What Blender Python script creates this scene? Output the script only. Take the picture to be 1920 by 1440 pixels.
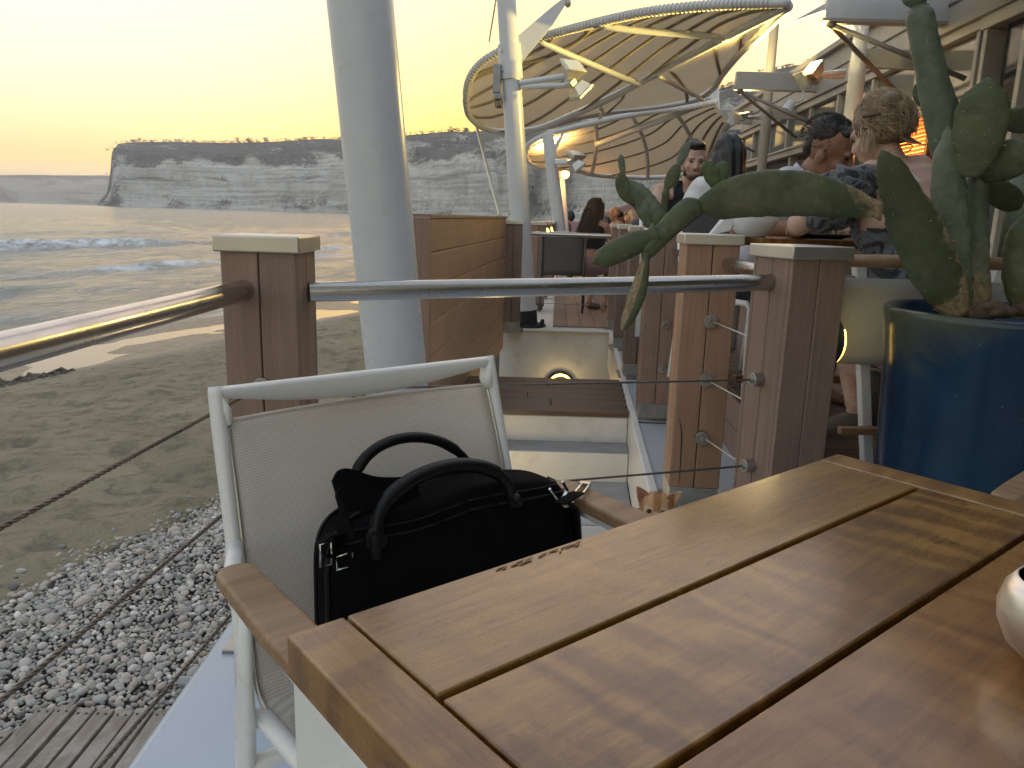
import bpy, bmesh, math, random
import numpy as np
from mathutils import Vector, Matrix, Euler, noise as mnoise
for o in list(bpy.data.objects): bpy.data.objects.remove(o, do_unlink=True)
R = math.radians
rnd = random.Random(7)
SC = bpy.context.scene
COL = SC.collection

# ------------------------------------------------------------------ camera
EYE = 1.10                      # eye height above the near terrace floor
FOC = 1440.0                    # focal length in pixels of the 1920 px wide photograph
PITCH, ROLL = R(12.3), R(1.65)
fw = Vector((0, math.cos(PITCH), -math.sin(PITCH)))
r0 = Vector((1, 0, 0)); u0 = Vector((0, math.sin(PITCH), math.cos(PITCH)))
cr = r0*math.cos(ROLL) + u0*math.sin(ROLL)
cu = u0*math.cos(ROLL) - r0*math.sin(ROLL)
CAM = Vector((0, 0, EYE))
cam_d = bpy.data.cameras.new('camera'); cam = bpy.data.objects.new('camera', cam_d); COL.objects.link(cam)
m3 = Matrix((cr, cu, -fw)).transposed()
cam.matrix_world = Matrix.Translation(CAM) @ m3.to_4x4()
cam_d.sensor_width = 36; cam_d.lens = 36*FOC/1920; cam_d.clip_start = 0.03; cam_d.clip_end = 30000
SC.camera = cam

# ------------------------------------------------------------------ sky, sun, exposure
SUN_EL, SUN_AZ = R(2.0), R(4.0)          # azimuth clockwise from +Y
w = bpy.data.worlds.new('World'); SC.world = w; w.use_nodes = True
nt = w.node_tree; nt.nodes.clear()
sky = nt.nodes.new('ShaderNodeTexSky'); sky.sky_type = 'NISHITA'; sky.sun_disc = False
sky.sun_elevation = SUN_EL; sky.sun_rotation = SUN_AZ
sky.altitude = 0; sky.air_density = 1.0; sky.dust_density = 2.0; sky.ozone_density = 1.0
bg = nt.nodes.new('ShaderNodeBackground'); bg.inputs[1].default_value = 0.15
wo = nt.nodes.new('ShaderNodeOutputWorld')
gm_ = nt.nodes.new('ShaderNodeGamma'); gm_.inputs[1].default_value = .34      # phone HDR: compressed range between the glow and the upper sky
hs = nt.nodes.new('ShaderNodeHueSaturation'); hs.inputs['Saturation'].default_value = 1.8
wb = nt.nodes.new('ShaderNodeMix'); wb.data_type = 'RGBA'; wb.blend_type = 'MULTIPLY'; wb.inputs[0].default_value = 1.0; wb.inputs[7].default_value = (1.03, .945, .95, 1)
nt.links.new(sky.outputs[0], gm_.inputs[0]); nt.links.new(gm_.outputs[0], hs.inputs['Color']); nt.links.new(hs.outputs[0], wb.inputs[6])
nt.links.new(wb.outputs[2], bg.inputs[0]); nt.links.new(bg.outputs[0], wo.inputs[0])
sd = bpy.data.lights.new('sun', 'SUN'); sd.energy = 2.0; sd.angle = R(0.6); sd.color = (1, .78, .5)
so = bpy.data.objects.new('sun', sd); COL.objects.link(so)
sdir = Vector((math.sin(SUN_AZ)*math.cos(SUN_EL), math.cos(SUN_AZ)*math.cos(SUN_EL), math.sin(SUN_EL)))
so.rotation_euler = sdir.to_track_quat('Z', 'Y').to_euler(); so.location = (0, 0, 50)
SC.view_settings.view_transform = 'Standard'; SC.view_settings.look = 'None'
SC.view_settings.gamma = 1.0; SC.view_settings.use_curve_mapping = False
SC.view_settings.exposure = 2.82
SC.render.engine = 'CYCLES'

# ------------------------------------------------------------------ pixel helpers (photo pixels -> points at a real distance)
def ray(x, y): return fw + cr*((x-960)/FOC) - cu*((y-720)/FOC)
def PZ(x, y, z): d = ray(x, y); return CAM + d*((z-EYE)/d.z)
def PY(x, y, Y): d = ray(x, y); return CAM + d*(Y/d.y)
def PX(x, y, X): d = ray(x, y); return CAM + d*(X/d.x)

# ------------------------------------------------------------------ mesh builder
class MB:
    def __init__(s): s.v = []; s.f = []; s.uv = None
    def add(s, vs, fs):
        n = len(s.v); s.v.extend([tuple(v) for v in vs]); s.f.extend([tuple(i+n for i in f) for f in fs]); return s
    def box(s, c, sz, rot=None):
        hx, hy, hz = sz[0]/2, sz[1]/2, sz[2]/2
        vs = [Vector((x, y, z)) for z in (-hz, hz) for y in (-hy, hy) for x in (-hx, hx)]
        if rot is not None: vs = [rot @ v for v in vs]
        c = Vector(c); vs = [v+c for v in vs]
        return s.add(vs, [(0,2,3,1),(4,5,7,6),(0,1,5,4),(2,6,7,3),(0,4,6,2),(1,3,7,5)])
    def bx(s, x0, x1, y0, y1, z0, z1): return s.box(((x0+x1)/2,(y0+y1)/2,(z0+z1)/2),(x1-x0,y1-y0,z1-z0))
    def hexa(s, p):   # 8 points: bottom 4 ccw, top 4 ccw
        return s.add(p, [(3,2,1,0),(4,5,6,7),(0,1,5,4),(1,2,6,5),(2,3,7,6),(3,0,4,7)])
    def prism(s, poly, z0, z1, M=None):
        n = len(poly); vs = [Vector((x, y, z0)) for x, y in poly]+[Vector((x, y, z1)) for x, y in poly]
        if M is not None: vs = [M @ v for v in vs]
        fs = [tuple(range(n-1, -1, -1)), tuple(range(n, 2*n))]+[(i,(i+1)%n,n+(i+1)%n,n+i) for i in range(n)]
        return s.add(vs, fs)
    def bar(s, a, b, w, h, up=(0,0,1)):
        a = Vector(a); b = Vector(b); d = (b-a); L = d.length; d.normalize()
        up = Vector(up); x = d.cross(up)
        if x.length < 1e-4: x = d.cross(Vector((1,0,0)))
        x.normalize(); z = x.cross(d)
        M = Matrix((x, d, z)).transposed()
        return s.box((a+b)/2, (w, L, h), M)
    def tube(s, pts, r, seg=12, cap=True, closed=False, flat=None):
        pts = [Vector(p) for p in pts]; n = len(pts)
        rs = r if isinstance(r, (list, tuple)) else [r]*n
        vs = []; up = None
        for i, p in enumerate(pts):
            if closed: t = pts[(i+1) % n]-pts[i-1]
            else: t = pts[min(i+1, n-1)]-pts[max(i-1, 0)]
            if t.length < 1e-9: t = Vector((0,0,1))
            t.normalize()
            if up is None:
                a = Vector((0,0,1)) if abs(t.z) < .9 else Vector((1,0,0))
                up = (a - t*a.dot(t)).normalized()
            else:
                up = up - t*up.dot(t)
                if up.length < 1e-6: up = Vector((1,0,0)) - t*t.x
                up.normalize()
            sd_ = t.cross(up)
            fl = 1.0 if flat is None else flat
            for k in range(seg):
                a = 2*math.pi*k/seg
                vs.append(p + up*(math.sin(a)*rs[i]*fl) + sd_*(math.cos(a)*rs[i]))
        fs = []
        m = n if closed else n-1
        for i in range(m):
            for k in range(seg):
                a = i*seg+k; b = i*seg+(k+1) % seg; c = ((i+1) % n)*seg+(k+1) % seg; d = ((i+1) % n)*seg+k
                fs.append((a, b, c, d))
        if cap and not closed:
            fs.append(tuple(range(seg-1, -1, -1))); fs.append(tuple((n-1)*seg+k for k in range(seg)))
        return s.add(vs, fs)
    def lathe(s, prof, seg=32, c=(0,0,0), M=None):
        c = Vector(c); vs = []
        for r_, z in prof:
            for k in range(seg):
                a = 2*math.pi*k/seg; v = Vector((r_*math.cos(a), r_*math.sin(a), z))
                if M is not None: v = M @ v
                vs.append(v+c)
        n = len(prof); fs = []
        for i in range(n-1):
            for k in range(seg): fs.append((i*seg+k, i*seg+(k+1) % seg, (i+1)*seg+(k+1) % seg, (i+1)*seg+k))
        if prof[0][0] > 1e-6: fs.append(tuple(range(seg-1, -1, -1)))
        if prof[-1][0] > 1e-6: fs.append(tuple((n-1)*seg+k for k in range(seg)))
        return s.add(vs, fs)
    def disc(s, c, nrm, r, th, seg=24):
        nrm = Vector(nrm).normalized(); q = nrm.to_track_quat('Z', 'Y').to_matrix()
        return s.lathe([(r, -th/2), (r, th/2)], seg, c, q)
    def ell(s, c, rad, M=None, nu=14, nv=9):
        c = Vector(c); vs = []
        for j in range(nv+1):
            ph = math.pi*j/nv
            for k in range(nu):
                a = 2*math.pi*k/nu
                v = Vector((rad[0]*math.sin(ph)*math.cos(a), rad[1]*math.sin(ph)*math.sin(a), -rad[2]*math.cos(ph)))
                if M is not None: v = M @ v
                vs.append(v+c)
        fs = [(j*nu+k, j*nu+(k+1) % nu, (j+1)*nu+(k+1) % nu, (j+1)*nu+k) for j in range(nv) for k in range(nu)]
        return s.add(vs, fs)
    def cap_(s, a, b, ra, rb, seg=14):
        a = Vector(a); b = Vector(b)
        s.tube([a, a.lerp(b, .5), b], [ra, (ra+rb)/2, rb], seg); s.ell(a, (ra,)*3); s.ell(b, (rb,)*3); return s
    def grid(s, fn, nu, nv):
        vs = [fn(i/nu, j/nv) for j in range(nv+1) for i in range(nu+1)]
        W = nu+1
        return s.add(vs, [(j*W+i, j*W+i+1, (j+1)*W+i+1, (j+1)*W+i) for j in range(nv) for i in range(nu)])

ROOTM = {}
def link(o): COL.objects.link(o); return o
def props(o, label=None, cat=None, group=None, kind=None):
    if label: o['label'] = label
    if cat: o['category'] = cat
    if group: o['group'] = group
    if kind: o['kind'] = kind
    return o
def thing(name, label, cat, loc=(0,0,0), rotz=0.0, group=None):
    o = link(bpy.data.objects.new(name, None)); o.empty_display_size = .1
    o.location = loc; o.rotation_euler = (0, 0, rotz); props(o, label, cat, group)
    ROOTM[o.name] = (Matrix.Translation(Vector(loc)) @ Matrix.Rotation(rotz, 4, 'Z')).inverted()
    return o
def mesh_of(name, mb, smooth=False, world_root=None):
    me = bpy.data.meshes.new(name)
    vs = mb.v
    if world_root is not None:
        M = ROOTM[world_root]; vs = [tuple(M @ Vector(v)) for v in vs]
    me.from_pydata(vs, [], mb.f); me.update()
    if smooth:
        for p in me.polygons: p.use_smooth = True
    return me
def root_of(o):
    while o.parent: o = o.parent
    return o
def build(name, mb, mat, parent=None, smooth=False, bevel=0, local=True, label=None, cat=None, group=None, kind=None, autos=None, seg=2):
    """one mesh object; local=False: coordinates are world ones and go into the root's frame"""
    wr = None
    if parent is not None and not local: wr = root_of(parent).name
    me = mesh_of(name, mb, smooth, wr)
    o = link(bpy.data.objects.new(name, me))
    for mm in (mat if isinstance(mat, (list, tuple)) else [mat]): me.materials.append(mm)
    if parent is not None: o.parent = parent
    if bevel:
        b = o.modifiers.new('bevel', 'BEVEL'); b.width = bevel; b.segments = seg; b.limit_method = 'ANGLE'; b.angle_limit = R(40)
        b.harden_normals = False
        for p in me.polygons: p.use_smooth = True
    if autos or bevel:
        me.set_sharp_from_angle(angle=R(autos or 35))
    props(o, label, cat, group, kind)
    return o
def copy_tree(o, parent=None, loc=None, rotz=None):
    c = link(o.copy()); c.parent = parent
    if loc is not None: c.location = loc
    if rotz is not None: c.rotation_euler = (0, 0, rotz)
    for ch in [x for x in KIDS(o)]: copy_tree(ch, c)
    return c
def KIDS(o): return [x for x in bpy.data.objects if x.parent is o]
def blob(name, prims, voxel, mat, parent=None, iters=6, fac=.5, keep=None, disp=None, mb=None):
    """organic continuous surface: overlapping solids fused by a voxel remesh and smoothed (local coordinates)"""
    mb = mb or MB()
    for p in prims:
        if p[0] == 'c': mb.cap_(p[1], p[2], p[3], p[4])
        else: mb.ell(p[1], p[2], p[3] if len(p) > 3 else None)
    me = bpy.data.meshes.new(name+'_src'); me.from_pydata(mb.v, [], mb.f); me.update()
    t = link(bpy.data.objects.new('tmp', me))
    a = t.modifiers.new('r', 'REMESH'); a.mode = 'VOXEL'; a.voxel_size = voxel; a.adaptivity = 0
    b = t.modifiers.new('s', 'SMOOTH'); b.iterations = iters; b.factor = fac
    dg = bpy.context.evaluated_depsgraph_get()
    out = bpy.data.meshes.new_from_object(t.evaluated_get(dg)); out.name = name
    bpy.data.objects.remove(t, do_unlink=True); bpy.data.meshes.remove(me)
    if keep or disp:
        bm = bmesh.new(); bm.from_mesh(out)
        if keep:
            dl = [f for f in bm.faces if not keep(f.calc_center_median())]
            bmesh.ops.delete(bm, geom=dl, context='FACES')
        if disp:
            bm.normal_update()
            for v in bm.verts: v.co += v.normal*disp(v.co)
        bm.to_mesh(out); bm.free()
    for p in out.polygons: p.use_smooth = True
    out.materials.clear()
    for mm in (mat if isinstance(mat, (list, tuple)) else [mat]): out.materials.append(mm)
    o = link(bpy.data.objects.new(name, out))
    if parent is not None: o.parent = parent
    return o
def fbm(p, sc=1.0, oc=4):
    v = Vector(p)*sc; a = 0; k = 1
    for i in range(oc): a += mnoise.noise(v)*k; v = v*2.03+Vector((3.1,7.7,1.3)); k *= .5
    return a
def rotz(v, a): return Vector((v[0]*math.cos(a)-v[1]*math.sin(a), v[0]*math.sin(a)+v[1]*math.cos(a), v[2]))

# ------------------------------------------------------------------ materials
MATS = {}
class NT:
    def __init__(s, name):
        s.m = bpy.data.materials.new(name); s.m.use_nodes = True; s.t = s.m.node_tree; s.t.nodes.clear()
        s.out = s.n('ShaderNodeOutputMaterial'); s.b = s.n('ShaderNodeBsdfPrincipled'); s.l(s.b.outputs[0], s.out.inputs[0])
        s._oc = None
    def n(s, ty, **kw):
        x = s.t.nodes.new(ty)
        for k, v in kw.items(): setattr(x, k, v)
        return x
    def l(s, a, b): s.t.links.new(a, b)
    def coord(s, kind='Object', scale=(1,1,1), rot=(0,0,0), rand=True):
        tc = s.n('ShaderNodeTexCoord'); mp = s.n('ShaderNodeMapping')
        mp.inputs['Scale'].default_value = scale; mp.inputs['Rotation'].default_value = rot
        if kind == 'World':
            g = s.n('ShaderNodeNewGeometry'); s.l(g.outputs['Position'], mp.inputs[0]); return mp.outputs[0]
        s.l(tc.outputs[kind], mp.inputs[0])
        if rand:
            oi = s.n('ShaderNodeObjectInfo'); mu = s.n('ShaderNodeMath', operation='MULTIPLY'); mu.inputs[1].default_value = 37.0
            s.l(oi.outputs['Random'], mu.inputs[0]); cx = s.n('ShaderNodeCombineXYZ')
            for i in range(3): s.l(mu.outputs[0], cx.inputs[i])
            ad = s.n('ShaderNodeVectorMath', operation='ADD'); s.l(mp.outputs[0], ad.inputs[0]); s.l(cx.outputs[0], ad.inputs[1]); return ad.outputs[0]
        return mp.outputs[0]
    def noise(s, vec, scale, detail=4, rough=.55, dist=0, out=0):
        x = s.n('ShaderNodeTexNoise'); x.inputs['Scale'].default_value = scale; x.inputs['Detail'].default_value = detail
        x.inputs['Roughness'].default_value = rough; x.inputs['Distortion'].default_value = dist
        s.l(vec, x.inputs['Vector']); return x.outputs[out]
    def ramp(s, fac, stops, interp='LINEAR'):
        x = s.n('ShaderNodeValToRGB'); x.color_ramp.interpolation = interp
        e = x.color_ramp.elements
        while len(e) < len(stops): e.new(.5)
        for q, (p, c) in zip(e, stops):
            q.position = p; q.color = (c[0], c[1], c[2], 1) if hasattr(c, '__len__') else (c, c, c, 1)
        s.l(fac, x.inputs[0]); return x.outputs[0]
    def mix(s, fac, a, b, mode='MIX'):
        x = s.n('ShaderNodeMix', data_type='RGBA', blend_type=mode)
        for i, v in ((0, fac), (6, a), (7, b)):
            if isinstance(v, (int, float)): x.inputs[i].default_value = v
            elif isinstance(v, (tuple, list)): x.inputs[i].default_value = (v[0], v[1], v[2], 1)
            else: s.l(v, x.inputs[i])
        return x.outputs[2]
    def math(s, op, a, b=0.0, c=None):
        x = s.n('ShaderNodeMath', operation=op)
        for i, v in enumerate((a, b) if c is None else (a, b, c)):
            if isinstance(v, (int, float)): x.inputs[i].default_value = v
            else: s.l(v, x.inputs[i])
        return x.outputs[0]
    def bump(s, h, st=.3, dist=.01, base=None):
        x = s.n('ShaderNodeBump'); x.inputs['Strength'].default_value = st; x.inputs['Distance'].default_value = dist
        s.l(h, x.inputs['Height'])
        if base is not None: s.l(base, x.inputs['Normal'])
        s.l(x.outputs[0], s.b.inputs['Normal']); return x.outputs[0]
    def set(s, **kw):
        for k, v in kw.items():
            i = s.b.inputs[k.replace('_', ' ')]
            if isinstance(v, (int, float)): i.default_value = v
            elif isinstance(v, (tuple, list)): i.default_value = (v[0], v[1], v[2], 1) if i.type == 'RGBA' else v
            else: s.l(v, i)
        return s
def plain(name, col, rough=.5, metal=0.0, var=.12, nscale=6, bump=0, bscale=60, spec=.5, bdist=.004, coat=0, dirt=0, dirtc=(.12,.1,.08)):
    s = NT(name); v = s.coord()
    n = s.noise(v, nscale, 5)
    lo = tuple(c*(1-var) for c in col); hi = tuple(min(1, c*(1+var)) for c in col)
    c = s.ramp(n, [(.3, lo), (.7, hi)])
    if dirt:
        d = s.ramp(s.noise(v, nscale*2.3, 8, .7), [(.55, 0.0), (.75, 1.0)])
        c = s.mix(s.math('MULTIPLY', d, dirt), c, dirtc)
    s.set(Base_Color=c, Metallic=metal)
    s.b.inputs['Specular IOR Level'].default_value = spec; s.b.inputs['Coat Weight'].default_value = coat
    rr = s.ramp(s.noise(v, nscale*3, 4), [(.3, max(0, rough-.07)), (.7, min(1, rough+.07))])
    s.l(rr, s.b.inputs['Roughness'])
    if bump: s.bump(s.noise(v, bscale, 6), bump, bdist)
    MATS[name] = s.m; return s.m
def emit(name, col, st):
    s = NT(name); s.set(Base_Color=(.8,.8,.8)); s.b.inputs['Emission Color'].default_value = (*col, 1); s.b.inputs['Emission Strength'].default_value = st
    MATS[name] = s.m; return s.m
def wood(name, a, b, rough=.4, grain=(1.5, 40, 40), scale=1.0, bump=.1, coat=0.0, blotch=.35, fine=160, spec=.5, axis=None):
    """a darker, b lighter; grain runs along the axis with the small factor"""
    s = NT(name)
    v = s.coord(scale=grain); v2 = s.coord(scale=tuple(math.sqrt(g) for g in grain))
    g = s.noise(v, scale, 8, .65, .6); bl = s.noise(v2, scale*1.5, 3, .5, .3)
    f = s.math('ADD', s.math('MULTIPLY', g, 1-blotch), s.math('MULTIPLY', bl, blotch))
    c = s.ramp(f, [(.34, a), (.66, b)])
    oi = s.n('ShaderNodeObjectInfo'); hv = s.n('ShaderNodeHueSaturation')
    s.l(c, hv.inputs['Color']); s.l(s.math('ADD', s.math('MULTIPLY', oi.outputs['Random'], .22), .89), hv.inputs['Value'])
    s.set(Base_Color=hv.outputs[0]); s.b.inputs['Coat Weight'].default_value = coat; s.b.inputs['Coat Roughness'].default_value = .15
    s.b.inputs['Specular IOR Level'].default_value = spec
    s.l(s.ramp(g, [(.3, rough+.08), (.7, max(.05, rough-.06))]), s.b.inputs['Roughness'])
    if bump: s.bump(g, bump, .002)
    MATS[name] = s.m; return s.m

white_paint = plain('white_paint', (.60,.62,.645), .32, var=.05, nscale=3, bump=.14, bscale=14, bdist=.004, dirt=.22, dirtc=(.34,.31,.27))
white_wall = plain('white_wall', (.74,.73,.70), .38, var=.09, nscale=2.5, bump=.3, bscale=9, bdist=.006, dirt=.45, dirtc=(.32,.3,.27))
ledge_paint = plain('ledge_paint', (.48,.51,.55), .35, var=.08, nscale=3, bump=.3, bscale=7, bdist=.006, dirt=.3, dirtc=(.2,.19,.18))
floor_paint = plain('floor_paint', (.50,.57,.66), .22, var=.05, nscale=1.6, bump=.35, bscale=5, bdist=.006, dirt=.06)
chair_white = plain('chair_white', (.84,.84,.82), .3, var=.03, nscale=5, bump=.03, bscale=200, bdist=.001)
steel = plain('steel', (.50,.49,.47), .24, 1.0, var=.12, nscale=4, bump=.05, bscale=30, bdist=.001, dirt=.2, dirtc=(.25,.23,.2))
steel_shoe = plain('steel_shoe', (.42,.41,.38), .42, 1.0, var=.25, nscale=9, bump=.06, bscale=50, bdist=.001, dirt=.45, dirtc=(.22,.17,.12))
cap_metal = plain('cap_metal', (.62,.60,.54), .42, .85, var=.08, nscale=7, bump=.05, bscale=60, bdist=.001, dirt=.18, dirtc=(.3,.27,.2))
wire_m = plain('wire_metal', (.16,.14,.12), .45, .8, var=.2, nscale=50)
black_rub = plain('black_rubber', (.018,.018,.02), .6, var=.2, nscale=20, bump=.1)
dark_metal = plain('dark_metal', (.05,.05,.052), .45, .5, var=.2, nscale=20)
grey_metal = plain('grey_metal', (.30,.31,.32), .45, .4, var=.1, nscale=14, dirt=.2)
comp_wood = None
def comp_mat(name, a, b):
    s = NT(name); v = s.coord(scale=(90, 90, 3)); g = s.noise(v, 1.0, 5, .6, .4)
    v2 = s.coord(scale=(1,1,1)); sp = s.noise(v2, 420, 2, .6); lg = s.noise(v2, 5, 4)
    c = s.ramp(s.math('ADD', s.math('MULTIPLY', g, .6), s.math('MULTIPLY', lg, .4)), [(.33, a), (.66, b)])
    c = s.mix(s.math('MULTIPLY', s.ramp(sp, [(.62, 0.0), (.72, 1.0)]), .25), c, (.55,.48,.42))
    oi = s.n('ShaderNodeObjectInfo'); hv = s.n('ShaderNodeHueSaturation'); s.l(c, hv.inputs['Color'])
    s.l(s.math('ADD', s.math('MULTIPLY', oi.outputs['Random'], .2), .9), hv.inputs['Value'])
    s.set(Base_Color=hv.outputs[0], Roughness=.62); s.bump(s.math('ADD', g, s.math('MULTIPLY', sp, .5)), .25, .0012)
    MATS[name] = s.m; return s.m
comp_dark = comp_mat('composite_brown', (.205,.135,.102), (.32,.215,.168))
comp_warm = comp_mat('composite_warm', (.31,.18,.11), (.45,.275,.175))
def comp_h(name, a, b):
    s = NT(name); v = s.coord(scale=(2, 60, 60)); g = s.noise(v, 1.0, 5, .6, .4); lg = s.noise(s.coord(), 3, 4)
    c = s.ramp(s.math('ADD', s.math('MULTIPLY', g, .5), s.math('MULTIPLY', lg, .5)), [(.33, a), (.66, b)])
    oi = s.n('ShaderNodeObjectInfo'); hv = s.n('ShaderNodeHueSaturation'); s.l(c, hv.inputs['Color'])
    s.l(s.math('ADD', s.math('MULTIPLY', oi.outputs['Random'], .18), .91), hv.inputs['Value'])
    s.set(Base_Color=hv.outputs[0], Roughness=.55); s.bump(g, .2, .001); MATS[name] = s.m; return s.m
comp_panel = comp_h('composite_panel', (.28,.185,.125), (.38,.26,.185))
def deck_mat():
    s = NT('deck_board'); tc = s.coord(rand=True)
    wv = s.n('ShaderNodeTexWave', wave_type='BANDS', bands_direction='Y', wave_profile='SIN'); wv.inputs['Scale'].default_value = 22
    v0 = s.coord(rand=False); s.l(v0, wv.inputs['Vector'])
    g = s.noise(s.coord(scale=(1.5, 50, 50)), 1, 5)
    c = s.ramp(g, [(.3, (.075,.042,.028)), (.7, (.15,.09,.06))])
    c = s.mix(s.math('MULTIPLY', s.ramp(wv.outputs[1], [(.0, 1.0), (.35, 0.0)]), .6), c, (.03,.02,.015))
    s.set(Base_Color=c, Roughness=.42); s.bump(wv.outputs[1], .5, .003); MATS['deck'] = s.m; return s.m
deck_m = deck_mat()
def table_mat(name, kband, kfig, cols, rough):
    # varnished iroko: fine interlocked figure, on some boards with broad shimmering ripples across the grain
    s = NT(name)
    v = s.coord(scale=(6, 70, 60)); g = s.noise(v, 1.0, 8, .7, 1.2)
    fig = s.noise(s.coord(scale=(70, 230, 60)), 1.0, 5, .7, 2.5)
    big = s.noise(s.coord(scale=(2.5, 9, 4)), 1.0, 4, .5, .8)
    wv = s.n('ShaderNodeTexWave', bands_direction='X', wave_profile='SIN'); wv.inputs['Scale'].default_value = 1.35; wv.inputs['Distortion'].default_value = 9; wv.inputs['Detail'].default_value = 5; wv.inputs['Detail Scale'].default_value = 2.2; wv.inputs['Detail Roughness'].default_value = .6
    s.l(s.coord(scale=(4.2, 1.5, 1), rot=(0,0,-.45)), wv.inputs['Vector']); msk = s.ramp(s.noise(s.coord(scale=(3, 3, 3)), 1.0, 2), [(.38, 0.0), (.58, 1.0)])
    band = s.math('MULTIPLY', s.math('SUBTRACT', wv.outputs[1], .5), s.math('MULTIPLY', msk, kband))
    f = s.math('ADD', s.math('MULTIPLY', g, .42), s.math('ADD', s.math('MULTIPLY', fig, kfig), s.math('MULTIPLY', big, .58-kfig)))
    f = s.math('ADD', f, band)
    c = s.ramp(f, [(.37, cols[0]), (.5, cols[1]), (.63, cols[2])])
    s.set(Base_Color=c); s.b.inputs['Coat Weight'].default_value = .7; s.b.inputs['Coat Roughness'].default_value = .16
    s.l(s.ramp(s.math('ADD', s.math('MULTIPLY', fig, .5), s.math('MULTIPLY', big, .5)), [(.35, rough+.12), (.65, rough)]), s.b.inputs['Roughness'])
    s.bump(s.math('ADD', fig, s.math('ADD', g, s.math('MULTIPLY', band, 2.0))), .14, .0014); MATS[name] = s.m; return s.m
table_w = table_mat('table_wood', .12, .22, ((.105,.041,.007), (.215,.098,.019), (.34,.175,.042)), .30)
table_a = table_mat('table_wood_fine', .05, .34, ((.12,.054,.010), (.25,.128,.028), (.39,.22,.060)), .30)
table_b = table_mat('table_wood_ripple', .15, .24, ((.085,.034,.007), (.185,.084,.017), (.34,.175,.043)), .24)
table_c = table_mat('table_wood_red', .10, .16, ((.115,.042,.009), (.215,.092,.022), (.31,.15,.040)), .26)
arm_w = wood('arm_wood', (.20,.115,.055), (.37,.24,.135), .45, (3, 70, 70), 1.0, .1, .1)
def mesh_fabric(name, col, sc=520, gap=.35):
    s = NT(name); v = s.coord(rand=False)
    w1 = s.n('ShaderNodeTexWave', bands_direction='X'); w1.inputs['Scale'].default_value = sc/6.28; s.l(v, w1.inputs[0])
    w2 = s.n('ShaderNodeTexWave', bands_direction='Z'); w2.inputs['Scale'].default_value = sc/6.28; s.l(v, w2.inputs[0])
    h = s.math('MAXIMUM', w1.outputs[1], w2.outputs[1])
    c = s.mix(s.ramp(h, [(.25, 0.0), (.75, 1.0)]), tuple(x*.74 for x in col), col)
    n = s.noise(v, 4, 3); c = s.mix(.15, c, s.ramp(n, [(.3, (.5,.48,.45)), (.7, (1,.98,.95))]), 'MULTIPLY')
    tr = s.n('ShaderNodeBsdfTransparent'); mx = s.n('ShaderNodeMixShader')
    s.l(s.math('MULTIPLY', s.ramp(h, [(.12, 1.0), (.3, 0.0)]), gap), mx.inputs[0]); s.l(s.b.outputs[0], mx.inputs[1]); s.l(tr.outputs[0], mx.inputs[2]); s.l(mx.outputs[0], s.out.inputs[0])
    s.set(Base_Color=c, Roughness=.7); s.b.inputs['Subsurface Weight'].default_value = 0; s.bump(h, .4, .0015); MATS[name] = s.m; return s.m
sling_m = mesh_fabric('sling_mesh', (.86,.79,.71), sc=520, gap=.18)
sling_grey = mesh_fabric('sling_mesh_grey', (.12,.115,.11), sc=700, gap=.5)
# ================================================================== the bay: sea, beach, cliffs
SEA = -1.30
SHN = Vector((-.94, .34, 0)).normalized(); SHT = Vector((.34, .94, 0)).normalized(); SH0 = Vector((-6.7, 17.6, 0))
def st2w(s, t, z): p = SH0 + SHN*s + SHT*t; return Vector((p.x, p.y, z))
def geo(a, b, step, growth, mx):
    r = [a]; d = step
    while r[-1] < b:
        r.append(r[-1]+d)
        if r[-1] > mx: d *= growth
    return r
def sea_mat():
    s = NT('sea_water'); g = s.n('ShaderNodeNewGeometry')
    at = s.n('ShaderNodeAttribute', attribute_name='foam')
    mp = s.n('ShaderNodeMapping'); mp.inputs['Rotation'].default_value = (0, 0, R(-20)); mp.inputs['Scale'].default_value = (1, .38, 1)
    s.l(g.outputs['Position'], mp.inputs[0]); v = mp.outputs[0]
    n1 = s.noise(v, .8, 7, .66, .6); n2 = s.noise(v, 4.0, 5, .65, .4); n3 = s.noise(v, .08, 4, .55)
    h = s.math('ADD', s.math('MULTIPLY', n1, .9), s.math('ADD', s.math('MULTIPLY', n2, .34), s.math('MULTIPLY', n3, 1.4)))
    fo = s.math('MULTIPLY', at.outputs['Fac'], s.ramp(s.noise(v, 2.6, 6, .7), [(.36, 0.0), (.60, 1.0)]))
    c = s.mix(fo, (.15,.185,.175), (.86,.89,.93))
    s.set(Base_Color=c); s.l(s.ramp(fo, [(0, .12), (1, .8)]), s.b.inputs['Roughness'])
    s.b.inputs['IOR'].default_value = 1.42
    s.bump(h, .7, .7); return s.m
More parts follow.
